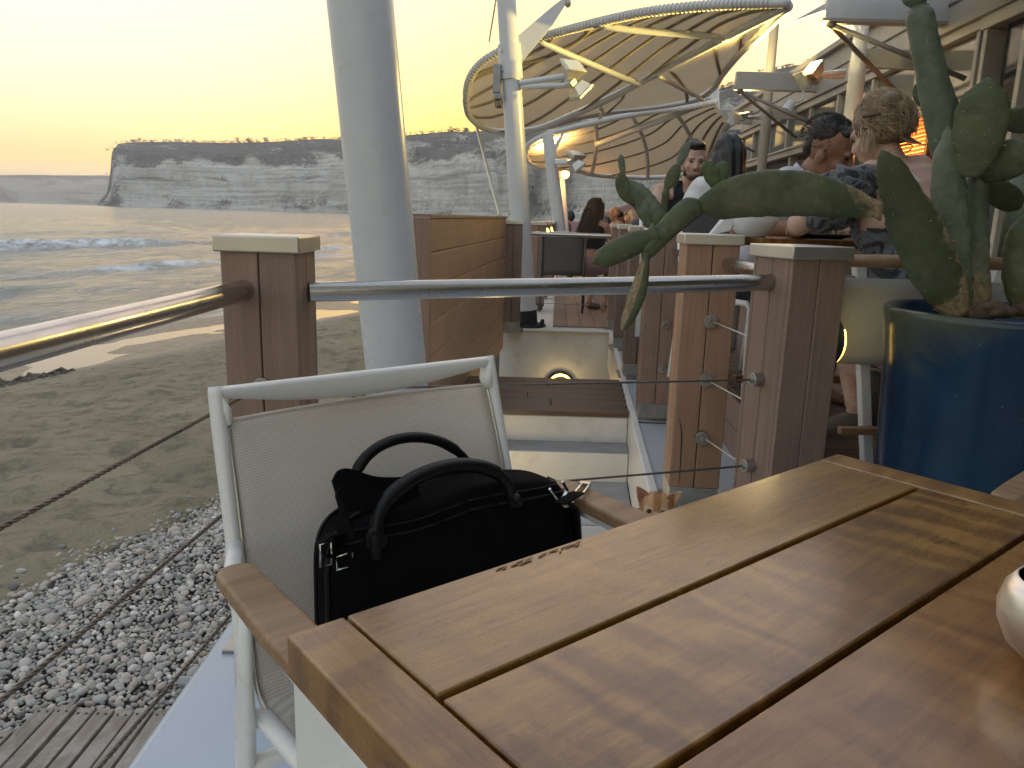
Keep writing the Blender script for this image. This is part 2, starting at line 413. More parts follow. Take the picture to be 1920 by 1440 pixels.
def build_sea():
    S = geo(-2.2, 9000, .28, 1.06, 45); T = geo(-60, 9000, .8, 1.055, 90)
    # negative t side
    T = sorted(set([-x-62 for x in geo(0, 3000, 4, 1.25, 0)] + T))
    vs = []; fo = []
    br = [(3.2, .07, .5, .25), (8.5, .10, .8, .45), (11.6, .26, .8, 1.0), (16.5, .22, 1.0, .8), (25, .70, 1.4, 1.0), (29.5, .55, 2.2, .3), (44, .35, 3, .05), (62, .3, 4, .05), (85, .3, 5, 0)]
    for t in T:
        for s_ in S:
            z = 0; f = 0
            if -2.5 < s_ < 140 and -80 < t < 300:
                fade = min(1, max(0, (140-s_)/40)) * min(1, max(0, (s_+2.2)/3))
                for k, (b, A, wd, fm) in enumerate(br):
                    c = b + 1.6*fbm((t*.035, k*9.1, 0), 1, 2)*min(1, b/15) - .0012*t*t*0
                    am = A*max(.12, min(1.2, .55+1.0*mnoise.noise(Vector((t*.05, k*5.3, 2)))))
                    for b_, ta, tb_ in ((25, -4, 34), (11.6, 0, 30), (16.5, 12, 44)):
                        if b == b_: am = max(am, A*min(1, max(0, (t-ta)/8))*min(1, max(0, (tb_-t)/12))*(.75+.5*mnoise.noise(Vector((t*.16, k*3.3, 7)))))
                    d = s_-c
                    w_ = wd if d > 0 else wd*.45
                    e = math.exp(-(d/w_)**2)
                    z += am*e
                    if fm > .2:
                        ff = math.exp(-((d+wd*.25)/(wd*.42))**2)*fm*max(0, min(1, (am/A-.35)*2.2))
                        f = max(f, ff)
                z += .11*fbm((s_*.75, t*.30, 5), 1, 3) + .05*math.sin(s_*.9+1.3*mnoise.noise(Vector((t*.06, 0, 1))))
                z *= fade
                f = max(f, .7*math.exp(-((s_+.2-.5*mnoise.noise(Vector((t*.3,4,4))))/.35)**2))
            p = st2w(s_, t, SEA+z); vs.append(p); fo.append(f)
    W = len(S); mb = MB(); mb.add(vs, [(j*W+i, (j+1)*W+i, (j+1)*W+i+1, j*W+i+1) for j in range(len(T)-1) for i in range(W-1)])
    o = build('sea', mb, sea_mat(), smooth=True, kind='structure')
    a = o.data.attributes.new('foam', 'FLOAT', 'POINT'); a.data.foreach_set('value', fo)
    return o
sea = build_sea()

def sand_z(s_, t):
    # landward s is negative; gentle profile with a trough that holds the puddles and a gravel ridge in front of it
    d = -s_
    if d < 0: z = SEA - .12*(-d)
    elif d < 1.1: z = SEA + .055*math.sin(math.pi*d/1.1)+.02*d
    elif d < 2.4: z = SEA + .022 + .0*d
    else: z = SEA + .022 + (.53)*(1-math.exp(-(d-2.4)/3.1))
    return z
def sand_mat():
    s = NT('beach_sand'); v = s.coord('World')
    n = s.noise(v, 1.1, 6, .6); f = s.noise(v, 60, 3, .7); dk = s.noise(v, 4.5, 7, .68, .4)
    c = s.ramp(n, [(.3, (.25,.22,.145)), (.7, (.35,.31,.215))])
    c = s.mix(s.math('MULTIPLY', s.ramp(dk, [(.48, 0.0), (.62, 1.0)]), .7), c, (.125,.11,.072))
    c = s.mix(.35, c, s.ramp(f, [(.3, (.55,.53,.5)), (.7, (1,1,1))]), 'MULTIPLY')
    at = s.n('ShaderNodeAttribute', attribute_name='wet'); wet = at.outputs['Fac']
    gr = s.ramp(s.noise(v, 16, 3, .8), [(.4, (.07,.065,.06)), (.62, (.26,.25,.25))])
    ga = s.n('ShaderNodeAttribute', attribute_name='gravel')
    c = s.mix(ga.outputs['Fac'], c, gr)
    c = s.mix(s.math('MULTIPLY', wet, .5), c, (.10,.085,.06))
    s.set(Base_Color=c); s.l(s.ramp(wet, [(0, .9), (1, .3)]), s.b.inputs['Roughness'])
    s.bump(s.math('ADD', s.math('MULTIPLY', s.noise(v, 6, 6, .65), 1.0), s.math('MULTIPLY', f, .12)), 1.0, .09); return s.m
def build_sand():
    S = geo(-34, 4, .16, 1.0, 99); T = geo(-24, 700, .19, 1.06, 16)
    vs = []; wet = []; gra = []
    for t in T:
        for s_ in S:
            z = sand_z(s_, t); d = -s_
            w_ = min(1, max(0, (3.6+.8*mnoise.noise(Vector((t*.3, 0, 0)))-d)/1.2)) if d > -1 else 1
            g_ = math.exp(-((d-.55)/.42)**2)
            rough = min(1, max(0, (d-2.9)/1.5))
            z += rough*(.06*fbm((s_*1.2, t*1.2, 0), 1, 4) + .055*fbm((s_*3.3, t*2.6, 3), 1, 2)) + (1-rough)*.028*fbm((s_*.7, t*.5, 9), 1, 3)
            vs.append(st2w(s_, t, z)); wet.append(w_); gra.append(min(1, g_*1.3))
    W = len(S); mb = MB(); mb.add(vs, [(j*W+i, j*W+i+1, (j+1)*W+i+1, (j+1)*W+i) for j in range(len(T)-1) for i in range(W-1)])
    mb.f = [f[::-1] for f in mb.f]
    o = build('beach', mb, sand_mat(), smooth=True, kind='structure')
    for nm, d in (('wet', wet), ('gravel', gra)):
        a = o.data.attributes.new(nm, 'FLOAT', 'POINT'); a.data.foreach_set('value', d)
    return o
beach = build_sand()
pw = NT('puddle_water'); pw.set(Base_Color=(.05,.05,.04), Roughness=.04); pw.bump(pw.noise(pw.coord('World'), 9, 2), .08, .01)
mb = MB(); mb.add([st2w(-2.9, -18, SEA+.024), st2w(-.9, -18, SEA+.024), st2w(-.9, 60, SEA+.024), st2w(-2.9, 60, SEA+.024)], [(3,2,1,0)])
build('beach_puddle', mb, pw.m, kind='structure')
# a clump of washed-up seaweed at the wet edge
mb = MB()
for i in range(60):
    c = st2w(-2.9+rnd.gauss(0,.16), -7.2+rnd.gauss(0,.55), SEA+.06); a = rnd.random()*6.28
    mb.tube([c+Vector((math.cos(a)*.16, math.sin(a)*.16, 0)), c+Vector((0,0,.05)), c-Vector((math.cos(a)*.2, math.sin(a)*.2, .01))], [.01,.035,.008], 5)
build('seaweed_clump', mb, plain('seaweed', (.06,.05,.03), .6), smooth=True, label='dark clump of seaweed washed up on the wet sand', cat='seaweed')

# ---- cliffs and hills: azimuth (photo column) -> distance of the foot, crest height, plateau
def rock_mat(name, scrub, dark, light):
    s = NT(name); v = s.coord('World', scale=(.02,.02,.02))
    big = s.noise(v, .55, 6, .62, .6); st_ = s.noise(s.coord('World', scale=(.006,.006,.22)), 1.0, 7, .65, .4); fine = s.noise(v, 7.0, 8, .72)
    c = s.ramp(s.math('ADD', s.math('MULTIPLY', st_, .62), s.math('MULTIPLY', fine, .38)), [(.40, dark), (.56, light)])
    at = s.n('ShaderNodeAttribute', attribute_name='scrub')
    sp = s.noise(v, 4.2, 9, .82, 1.2)
    k = s.math('ADD', s.math('MULTIPLY', s.math('SUBTRACT', sp, .5), 2.2), s.math('SUBTRACT', at.outputs['Fac'], .5))
    k = s.math('ADD', k, s.math('MULTIPLY', s.math('SUBTRACT', big, .5), 1.1))
    k2 = s.ramp(s.math('ADD', k, .5), [(.46, 0.0), (.62, 1.0)])
    c = s.mix(s.math('MULTIPLY', k2, .92), c, s.mix(s.ramp(fine, [(.4, 0.0), (.65, 1.0)]), scrub, tuple(x*2.0 for x in scrub)))
    la = s.n('ShaderNodeAttribute', attribute_name='ledge'); c = s.mix(s.math('MULTIPLY', la.outputs['Fac'], s.ramp(fine, [(.3, .2), (.6, 1.0)])), c, scrub)
    s.set(Base_Color=c, Roughness=.95); s.b.inputs['Specular IOR Level'].default_value = .1
    s.bump(s.math('ADD', s.math('MULTIPLY', fine, 1.2), s.math('ADD', st_, s.math('MULTIPLY', k2, .3))), 1.0, 9.0); return s.m
rock = rock_mat('cliff_rock', (.13,.128,.11), (.55,.52,.455), (.96,.92,.83))
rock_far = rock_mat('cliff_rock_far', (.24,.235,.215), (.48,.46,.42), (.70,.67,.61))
def interp(tab, x):
    if x <= tab[0][0]: return tab[0][1:]
    for a, b in zip(tab, tab[1:]):
        if x <= b[0]:
            k = (x-a[0])/(b[0]-a[0]); k = k*k*(3-2*k) if False else k
            return tuple(p+(q-p)*k for p, q in zip(a[1:], b[1:]))
    return tab[-1][1:]
def dirpx(x): d = ray(x, 405); v = Vector((d.x, d.y, 0)); v /= v.y; return v
def terrain(name, tab, x0, x1, nx, mat, prof, rough, depth, seed):
    """columns at photo x; each column runs from the water's edge inland along its own ray and up the slope"""
    vs = []; scr = []; led = []
    ny = len(prof)
    for i in range(nx+1):
        X = x0+(x1-x0)*i/nx; D, ytop = interp(tab, X); dv = dirpx(X)
        dp = depth(X); Dc = D+dp; p = PY(X, ytop, Dc); H = p.z-SEA       # crest height from its photo row at the crest's distance
        lo = .40+.05*mnoise.noise(Vector((X*.006+seed, 0, 1)))
        for j, (fr, hz, sc_) in enumerate(prof):
            m = math.sin(math.pi*min(1, max(0, hz))); mm = min(1, m+.12)
            gul = abs(mnoise.noise(Vector((X*.016+fr*.9+seed, fr*.8, 3))))+.5*abs(mnoise.noise(Vector((X*.030+fr*1.6+seed, fr*1.2, 8))))
            n = fbm((X*.006+seed, fr*2.0, seed), 1, 3)
            dd = D+dp*fr + (n*.5-gul*.55+.18)*rough*dp*mm
            hh = hz+(.035*fbm((X*.02+seed, fr*6, 7), 1, 4)+.03*mnoise.noise(Vector((X*.008, fr*2, 2+seed))))*m
            z = SEA-2+(H+2)*hh
            vs.append(Vector((dv.x*dd, dv.y*dd, z)))
            scr.append(max(0, min(1, sc_+.45*fbm((X*.018+seed+fr*1.5, fr*3.5, 11), 1, 3)))); led.append(math.exp(-((hz-lo)/.014)**2)*max(0, min(1, .6+1.5*mnoise.noise(Vector((X*.02, seed, 4))))))
    W = ny; mb = MB(); mb.add(vs, [(i*W+j, (i+1)*W+j, (i+1)*W+j+1, i*W+j+1) for i in range(nx) for j in range(W-1)])
    o = build(name, mb, mat, smooth=True, kind='structure')
    for nm, d in (('scrub', scr), ('ledge', led)):
        a = o.data.attributes.new(nm, 'FLOAT', 'POINT'); a.data.foreach_set('value', d)
    return o, vs, W
def densify(pr, k):
    out = []
    for a, b in zip(pr, pr[1:]):
        for q in range(k): out.append(tuple(x+(y-x)*q/k for x, y in zip(a, b)))
    return out+[pr[-1]]
# profile points: (fraction of depth inland, fraction of crest height, scrub amount)
prof_cliff = densify([(0,0,.15),(.03,.02,.25),(.12,.10,.40),(.16,.24,.10),(.20,.38,.05),(.26,.41,.30),(.31,.52,.15),(.42,.60,.35),(.56,.72,.62),(.72,.83,.72),(.9,.94,.72),(1,1,.95),(1.4,.98,1),(2.2,.9,1)], 8)
tab = [(185,1400,383),(205,1395,360),(214,1390,322),(219,1385,285),(232,1380,270),(262,1370,267),(330,1340,266),(420,1300,268),(520,1240,266),(600,1190,261),(650,1150,262),(700,1080,258),(760,1000,254),(800,950,250),(840,900,246),(880,850,247),(940,780,242),(1000,700,226),(1100,600,205),(1200,520,190),(1290,470,176),(1345,440,160),(1400,420,138),(1450,405,124),(1530,390,112),(1620,370,104),(1750,350,100),(1950,330,95)]
def dep(X): return interp([(180,60),(215,110),(240,240),(500,300),(760,330),(1000,380),(1300,300),(1950,260)], X)[0]
hill, hv, hW = terrain('hillside', tab, 185, 1950, 640, rock, prof_cliff, .30, dep, 1.7)
tab2 = [(-500,3100,330),(-200,3050,331),(0,3000,329),(60,2980,328),(120,2950,329),(200,2900,329),(300,2850,330)]
prof_far = densify([(0,0,.1),(.1,.1,.3),(.2,.4,.1),(.5,.75,.25),(.8,.95,.7),(1,1,.9),(1.8,.95,1)], 5)
farcliff, fv, fW = terrain('far_headland', tab2, -500, 300, 120, rock_far, prof_far, .3, lambda X: 260, 5.1)

# ---- scrub and pines: clumps on the slope (one uncountable mass) and single trees along the crest
leaf_far = plain('far_foliage', (.105,.105,.085), .9, var=.35, nscale=.2)
def clump(mb, c, r, n, rg, flat=.7):
    for k in range(n):
        a = rg.random()*6.28; b = rg.uniform(-.3, 1)
        q = Vector((math.cos(a)*rg.random()**.5, math.sin(a)*rg.random()**.5, b*flat))*r+Vector(c)
        s_ = r*rg.uniform(.25, .5)
        d = [Vector((rg.gauss(0,1), rg.gauss(0,1), rg.gauss(0,.8))).normalized()*s_ for _ in range(3)]
        mb.add([q+d[0], q+d[1], q+d[2], q-d[0]*.8+d[1]*.2], [(0,1,2),(0,2,3),(1,3,2),(0,3,1)])
rg = random.Random(3); mb = MB()
nh = len(hv)//hW
for k in range(5200):
    i = rg.randrange(nh); j = rg.randrange(hW)
    sc_ = prof_cliff[j][2]
    if rg.random() > sc_**1.3 or prof_cliff[j][0] > 1.1: continue
    p = hv[i*hW+j]; rr = rg.uniform(1.2, 3.6)*(1 if p.y > 700 else .6)
    clump(mb, p+Vector((0,0,rr*.2)), rr, 5, rg, .6)
for i in range(len(fv)//fW):
    p = fv[i*fW+fW-11]
    if rg.random() < .8: clump(mb, p+Vector((rg.uniform(-8,8), 0, 1)), rg.uniform(3,7), 6, rg, .5)
for k in range(900):
    i = rg.randrange(nh); p = hv[i*hW+[j for j in range(hW) if abs(prof_cliff[j][0]-1) < 1e-6][0]]
    rr = rg.uniform(1.0, 2.6)*(p.y/1400)**.5*1.3; clump(mb, p+Vector((rg.uniform(-3,3), rg.uniform(-20,8), rr*.25)), rr, 7, rg, .7)
build('hillside_scrub', mb, leaf_far, kind='stuff', label='low dark scrub scattered over the pale slopes')
ti = [j for j in range(hW) if abs(prof_cliff[j][0]-1) < 1e-6][0]
bark_far = plain('far_bark', (.08,.06,.045), .9)
for k in range(56):
    X = rg.uniform(232, 960) if k < 46 else rg.uniform(1395, 1540)
    if k < 14: X = rg.choice((262,275,345,395,430,455,470,505,560,575,590,640,815,845,855,870))+rg.uniform(-6,6)
    i = int((X-185)/(1950-185)*640); p = hv[i*hW+ti].copy(); p.z -= 1.6
    hgt = rg.uniform(3.5, 7) if k >= 14 else rg.uniform(7.5, 10)
    hgt *= (p.y/1500)**.5
    t = thing('pine_tree', 'small dark pine standing on the crest of the cliff', 'tree', p, 0, 'pines along the crest of the hill')
    mb = MB(); mb.tube([(0,0,-1), (hgt*.03,0,hgt*.3), (0,0,hgt*.7)], [hgt*.05, hgt*.035, hgt*.015], 5)
    build('trunk', mb, bark_far, t, smooth=True)
    mb = MB()
    for q in range(7): clump(mb, (rg.uniform(-.42,.42)*hgt, rg.uniform(-.3,.3)*hgt, hgt*rg.uniform(.30,.9)), hgt*rg.uniform(.22,.36), 11, rg, .6)
    build('crown', mb, leaf_far, t)
# ================================================================== pebble bank and boardwalk below the terrace
BZ = -.70
def peb_mat():
    s = NT('pebble_stone'); oi = s.n('ShaderNodeObjectInfo'); at = s.n('ShaderNodeAttribute', attribute_name='tone')
    f = s.math('ADD', at.outputs['Fac'], 0.0); v = s.coord(rand=False)
    c = s.ramp(f, [(0, (.14,.135,.125)), (.25, (.33,.315,.29)), (.5, (.50,.46,.40)), (.62, (.36,.365,.36)), (.78, (.64,.61,.56)), (.92, (.50,.41,.35)), (1, (.88,.86,.81))])
    n = s.noise(v, 55, 4, .7); c = s.mix(.5, c, s.ramp(n, [(.3, (.6,.6,.6)), (.7, (1.1,1.1,1.1))]), 'MULTIPLY')
    s.set(Base_Color=c, Roughness=.68); s.bump(n, .15, .002); return s.m
peb = peb_mat()
ico = bmesh.new(); bmesh.ops.create_icosphere(ico, subdivisions=2, radius=1); icov = [v.co.copy() for v in ico.verts]; icof = [tuple(v.index for v in f.verts) for f in ico.faces]; ico.free()
ico = bmesh.new(); bmesh.ops.create_icosphere(ico, subdivisions=1, radius=1); ic1v = [v.co.copy() for v in ico.verts]; ic1f = [tuple(v.index for v in f.verts) for f in ico.faces]; ico.free()
rg = random.Random(11)
def in_bank(x, y):
    # bank edge against the sand: line through the two photo points, wavering
    a = (-2.42, 2.9); b = (-1.84, 4.75)
    k = (y-a[1])/(b[1]-a[1]); ex = a[0]+(b[0]-a[0])*k if k < 1.2 else -1.6
    if y > 5.2: ex = -1.74+.10*(y-5.2)
    ex += .13*mnoise.noise(Vector((y*1.7, 0, 0)))+.05*mnoise.noise(Vector((y*7, 3, 0)))
    return x-ex
def bank_z(x, y): return BZ + .05*mnoise.noise(Vector((x*1.2, y*1.2, 0))) + min(0, -.055*(1-min(1, max(0, in_bank(x, y)/.4))))
bank = MB()
def bz(u, v):
    x = -3.0+2.3*u; y = .6+9*v
    return Vector((x, y, bank_z(x, y)-.012 if in_bank(x, y) > -.1 else BZ-.45))
bank.grid(bz, 46, 120)
bank_o = build('pebble_bank', bank, plain('pebble_bed', (.07,.066,.06), .9, var=.4, nscale=40, bump=.6, bscale=30, bdist=.01), smooth=True, kind='structure', label='bank of mixed grey and white beach pebbles')
items = []
tries = 0
cell = {}
while len(items) < 15000 and tries < 110000:
    tries += 1
    y = rg.uniform(1.2, 9) if rg.random() < .25 else rg.uniform(1.5, 5.2); x = rg.uniform(-2.9, -.74)
    e = in_bank(x, y)
    if e < 0 and rg.random() > math.exp(e/.06)*.5: continue
    d = max(.5, y)
    r = min(.038, max(.0085, rg.lognormvariate(math.log(.0128), .42)))
    if y > 5.2: r *= 1.35
    ok = True; ky = (int(x/.05), int(y/.05))
    for ax in (-1,0,1):
        for ay in (-1,0,1):
            for (qx, qy, qr) in cell.get((ky[0]+ax, ky[1]+ay), ()):
                if (qx-x)**2+(qy-y)**2 < ((qr+r)*.62)**2: ok = False; break
            if not ok: break
        if not ok: break
    if not ok: continue
    cell.setdefault(ky, []).append((x, y, r)); items.append((x, y, r))
def vis(it): return it[2]/max(.8, math.hypot(it[0], it[1]))
def shown(it):
    x, y, r = it
    return x < -.8 and y > 1.9 and x/y > -.72 and (x < -.9 or y > 2.1) and (x < -.36*y+.02) and y < 5
big = sorted([it for it in items if shown(it)], key=vis, reverse=True)[:290]; bigset = set(big)
def pebble_geo(r, rg, base):
    ax = Vector((rg.uniform(.85,1.35), rg.uniform(.8,1.05), rg.uniform(.42,.7)))*r
    E_ = Euler((rg.gauss(0,.3), rg.gauss(0,.3), rg.random()*6.28)).to_matrix(); sd_ = Vector((rg.random()*99, rg.random()*99, 0))
    return [E_ @ (Vector((v.x*ax.x, v.y*ax.y, v.z*ax.z))*(1+.13*mnoise.noise(v*1.3+sd_))) for v in base]
mb = MB(); tone = []
def rtone(rg): return max(0, min(1, rg.choice((rg.gauss(.3,.15), rg.gauss(.55,.12), rg.gauss(.75,.1), rg.gauss(.2,.1), rg.gauss(.62,.2), rg.uniform(.85,1)))))
for it in items:
    if it in bigset: continue
    x, y, r = it; c = Vector((x, y, bank_z(x, y)+r*.25+rg.random()*.006)); b = icov if (r > .016 and y < 4.2) else ic1v; f_ = icof if b is icov else ic1f
    vs = pebble_geo(r, rg, b); mb.add([v+c for v in vs], f_); tone += [rtone(rg)]*len(vs)
o = build('pebbles', mb, peb, bank_o, smooth=True, kind='stuff')
a = o.data.attributes.new('tone', 'FLOAT', 'POINT'); a.data.foreach_set('value', tone)
protos = []
for k in range(24):
    m_ = MB(); m_.add(pebble_geo(1.0, rg, icov), icof); me = mesh_of('pebble', m_, True); me.materials.append(peb)
    a = me.attributes.new('tone', 'FLOAT', 'POINT'); a.data.foreach_set('value', [rtone(rg)]*len(icov)); protos.append(me)
for it in big:
    x, y, r = it; o = link(bpy.data.objects.new('pebble', rg.choice(protos))); o.parent = bank_o
    o.location = (x, y, bank_z(x, y)+r*.3+.004); o.scale = (r,)*3; o.rotation_euler = (0, 0, rg.random()*6.28)
# boardwalk of weathered planks, run obliquely under the terrace edge
def plank_mat():
    s = NT('weathered_plank'); g = s.noise(s.coord(scale=(3,55,55)), 1, 7, .65, .5); n = s.noise(s.coord(), 9, 7, .68, .6)
    c = s.ramp(g, [(.3, (.20,.165,.13)), (.7, (.37,.325,.275))])
    c = s.mix(s.math('MULTIPLY', s.ramp(n, [(.46, 0.0), (.58, 1.0)]), .7), c, (.42,.39,.345))
    c = s.mix(s.math('MULTIPLY', s.ramp(s.noise(s.coord(), 5, 5), [(.55, 0.0), (.7, 1.0)]), .6), c, (.12,.10,.085))
    s.set(Base_Color=c, Roughness=.85); s.bump(g, .5, .004); return s.m
plk = plank_mat()
bw = thing('boardwalk', 'weathered grey wooden boardwalk laid on the pebbles below the terrace', 'boardwalk', (0,0,BZ))
# board ends lie on the line through photo points (75,1320) and (330,1345); boards run toward lower left
zt = BZ+.075
e0 = PZ(72, 1322, zt); e1_ = PZ(300, 1332, zt); run = (PZ(0, 1437, zt)-PZ(108, 1322, zt)); run.z = 0; run.normalize()
el = (e1_-e0); el.z = 0; wtot = el.length; edir = el.normalized()
perp = Vector((-run.y, run.x, 0)); 
if perp.dot(edir) < 0: perp = -perp
cosw = perp.dot(edir); pitch = wtot/6.25
for k in range(-1, 8):
    s0 = e0+edir*(pitch*k); wd = pitch*cosw-.011
    if s0.x > -.86: wd *= 1
    o_ = s0+edir*(.006)
    ends = o_+edir*(pitch-.012)
    q0 = Vector((o_.x, o_.y, 0)); q1 = Vector((ends.x, ends.y, 0))
    j = rg.uniform(-.012, .012); L = 1.5
    if k == -1: q0 = q0+run*.14; q1 = q1+run*.14
    b0 = q0+run*(L); b1 = q1+run*(L)
    m_ = MB(); zz = .075+rg.uniform(-.004,.004)
    pts = [q0+run*j, q1+run*j, b1, b0]
    m_.hexa([Vector((p.x, p.y, zz-.03)) for p in pts]+[Vector((p.x, p.y, zz)) for p in pts])
    # rotate the plank so its texture x-axis follows the run: build in own frame
    ang = math.atan2(run.y, run.x); ctr = (q0+q1)/2
    m_.v = [tuple(rotz(Vector(v)-Vector((ctr.x, ctr.y, 0)), -ang)) for v in m_.v]
    o = build('plank', m_, plk, bw, bevel=.003); o.location = (ctr.x, ctr.y, 0); o.rotation_euler = (0,0,ang)
    if -1 <= k:
        for h in (.25, .75):
            m2 = MB(); hp = q0.lerp(q1, h)+run*.03; m2.disc((hp.x, hp.y, zz+.001), (0,0,1), .0045, .004, 10)
            nl = build('nail', m2, dark_metal, o); nl.matrix_parent_inverse = (Matrix.Translation((ctr.x, ctr.y, 0)) @ Matrix.Rotation(ang, 4, 'Z')).inverted()
mb = MB(); mb.tube([PZ(338,1279,BZ+.12), PZ(400,1284,BZ+.12)+Vector((.5,0,0))], .022, 14)
build('drain_pipe', mb, grey_metal, smooth=True, autos=40, label='short grey pipe end poking out beneath the terrace edge', cat='pipe')
# ================================================================== near terrace: slab, railing, table, chairs, bag, bowl, kitten
# slab, painted pale blue, edge toward the beach on x = -.757
mb = MB(); pol = [(-.757,-3), (3.4,-3), (3.4,2.44), (1.3,2.44), (.98,2.50), (-.757,2.04)]
mb.prism(pol, -.9, 0)
build('terrace_floor', mb, floor_paint, bevel=.02, kind='structure', seg=3)

def make_post(name, label, loc, rz, mat, washers=(), wd=.18, group='boarded railing posts', hgt=1.005, shoe=True, rails=(), splits=True):
    t = thing(name, label, 'post', loc, rz, group); h = wd/2; th = .014
    mb = MB(); mb.bx(-h+th-.001, h-th+.001, -h+th-.001, h-th+.001, .02, hgt-.003); build('core', mb, dark_metal, t)
    for f in range(4):
        M = Matrix.Rotation(f*math.pi/2, 3, 'Z')
        for k in (-1, 1):
            # one full-width pair on front/back, the narrower pair tucked between on the sides
            full = h if f % 2 == 0 else h-th-.001
            a0, a1 = (-full, -.0014) if k < 0 else (.0014, full)
            m_ = MB(); m_.box(((a0+a1)/2, -h+th/2, (hgt+.10)/2), (a1-a0, th, hgt-.10)); m_.v = [tuple(M @ Vector(v)) for v in m_.v]
            build('board', m_, mat, t, bevel=.0035)
    if shoe:
        m_ = MB(); m_.bx(-h+.003, h-.003, -h+.003, h-.003, .012, .0995); build('base_shoe', m_, steel_shoe, t, bevel=.002)
        m_ = MB(); m_.bx(-h-.035, h+.035, -h-.035, h+.035, 0, .011); build('base_plate', m_, steel_shoe, t, bevel=.002)
        for sx in (-1, 1):
            for sz in (.03, .085):
                m_ = MB(); m_.disc((sx*.05, -h+.001, sz), (0,-1,0), .006, .006, 10); build('screw', m_, steel, t)
                m_ = MB(); m_.disc((h-.001, sx*.05, sz), (1,0,0), .006, .006, 10); build('screw', m_, steel, t)
    m_ = MB(); m_.bx(-h-.012, h+.012, -h-.012, h+.012, hgt-.002, hgt+.036); build('cap', m_, cap_metal, t, bevel=.004, seg=3)
    for (ang, z, lat, r_, ln) in washers:
        d = Vector((math.cos(ang), math.sin(ang), 0)); c = d*(h+ln/2-.001)+Vector((-d.y*lat, d.x*lat, z))
        m_ = MB(); m_.disc(c, d, r_, ln, 28); wsh = build('washer', m_, steel_shoe, t, bevel=.0015)
        m_ = MB(); m_.disc(c+d*(ln/2+.003), d, r_*.42, .007, 6); build('nut', m_, steel, wsh)
    return t
PL = Vector((-.592, 1.868, 0)); PR = Vector((.850, 2.33, 0))
rail_ang = math.atan2(PR.y-PL.y, PR.x-PL.x)
lp = make_post('railing_post', 'brown boarded railing post with metal cap beside the beach', PL, 0, comp_dark, [(-math.pi/2, .69, .0, .021, .012), (-math.pi/2, .46, 0, .021, .012), (-math.pi/2, .22, 0, .021, .012), (0, .66, -.0, .02, .012), (0, .36, 0, .02, .012)], wd=.174)
rp = make_post('railing_post', 'thick brown boarded railing post beside the blue cactus pot', PR, rail_ang, comp_dark, [(math.pi, .635, 0, .021, .034), (math.pi, .36, 0, .021, .034)], wd=.188)
def rod(name, a, b, r_, label, cat, mat=None, seg=20, sag=0, group=None):
    a = Vector(a); b = Vector(b); m_ = MB(); n = 2 if not sag else 12
    m_.tube([a.lerp(b, i/(n-1))-Vector((0,0,sag*4*(i/(n-1))*(1-i/(n-1)))) for i in range(n)], r_, seg)
    return build(name, m_, mat or steel, smooth=True, autos=40, label=label, cat=cat, group=group)
ra = Vector((math.cos(rail_ang), math.sin(rail_ang), 0))
rod('handrail', PL+Vector((.088,.02,.905)), PR-ra*.096+Vector((0,0,.930)), .0245, 'round steel handrail running across behind the black bag', 'handrail')
rod('handrail', (-.628,1.779,.915), (-.672,-1.6,.925), .0245, 'round steel handrail running along the beach edge at left', 'handrail')
def cable(a, b, r_, label, group):
    # seven-strand wire rope
    a = Vector(a); b = Vector(b); d = b-a; L = d.length; d.normalize(); x = d.orthogonal().normalized(); y = d.cross(x)
    n = int(min(900, max(40, L/.008))); m_ = MB(); n_s = 3
    for s_ in range(n_s):
        pts = []
        for i in range(n+1):
            a_ = 2*math.pi*(i/n*L/.045+s_/n_s); pts.append(a+d*(L*i/n)+(x*math.cos(a_)+y*math.sin(a_))*r_*.52)
        m_.tube(pts, r_*.56, 5)
    return build('wire_rope', m_, wire_m, smooth=True, label=label, cat='cable', group=group)
cable((-.592,1.77,.69), (-.655,-.2,.735), .0042, 'uppermost twisted wire rope in front of the beach', None)
cable((-.592,1.77,.46), (-.64,.1,.53), .0042, 'middle twisted wire rope in front of the pebbles', None)
cable((-.592,1.77,.22), (-.625,.3,.31), .0042, 'lowest twisted wire rope crossing in front of the boardwalk', None)
rod('wire_rope', PL+Vector((.1,.02,.66)), PR-ra*.12+Vector((0,0,.635)), .0034, 'upper thin wire strung between the two near posts', 'cable', wire_m, 8)
rod('wire_rope', PL+Vector((.1,.02,.36)), PR-ra*.12+Vector((0,0,.36)), .0036, 'lower thin wire between the near posts above the kitten', 'cable', wire_m, 8)
m_ = MB(); m_.tube([PL+Vector((.095,.02,.66)), PL+Vector((.20,.025,.66))], .0055, 10); build('wire_tensioner', m_, steel, smooth=True, autos=40, label='steel tensioner on the wire at the beach-side post', cat='tensioner')
# round bulkhead light on the far side of the right post
def post_light(parent_loc, ang, z, r_=.052):
    d = Vector((math.cos(ang), math.sin(ang), 0))
    return d
t = thing('bulkhead_light', 'black round wall light with a glowing slit on the thick post by the pot', 'lamp', PR+Vector((math.cos(rail_ang)*.094, math.sin(rail_ang)*.094, .755)), rail_ang)
m_ = MB(); q = Matrix.Rotation(math.pi/2, 3, 'Y'); m_.lathe([(.088,0),(.092,.012),(.088,.030),(.066,.042),(.0,.045)], 40, (0,0,0), q); build('housing', m_, dark_metal, t, smooth=True, autos=45)
gl = emit('lamp_slit', (1,.62,.08), 1.3)
m_ = MB(); m_.tube([Vector((.040, .078*math.cos(a)*1.0, .078*math.sin(a))) for a in [R(150)+R(150)*i/20 for i in range(21)]], .0035, 6); build('glow_slit', m_, gl, t, smooth=True)

# ---- table
E1 = Vector((.773,.634,0)).normalized(); E2 = Vector((.634,-.773,0)).normalized(); TA = math.atan2(E1.y, E1.x)
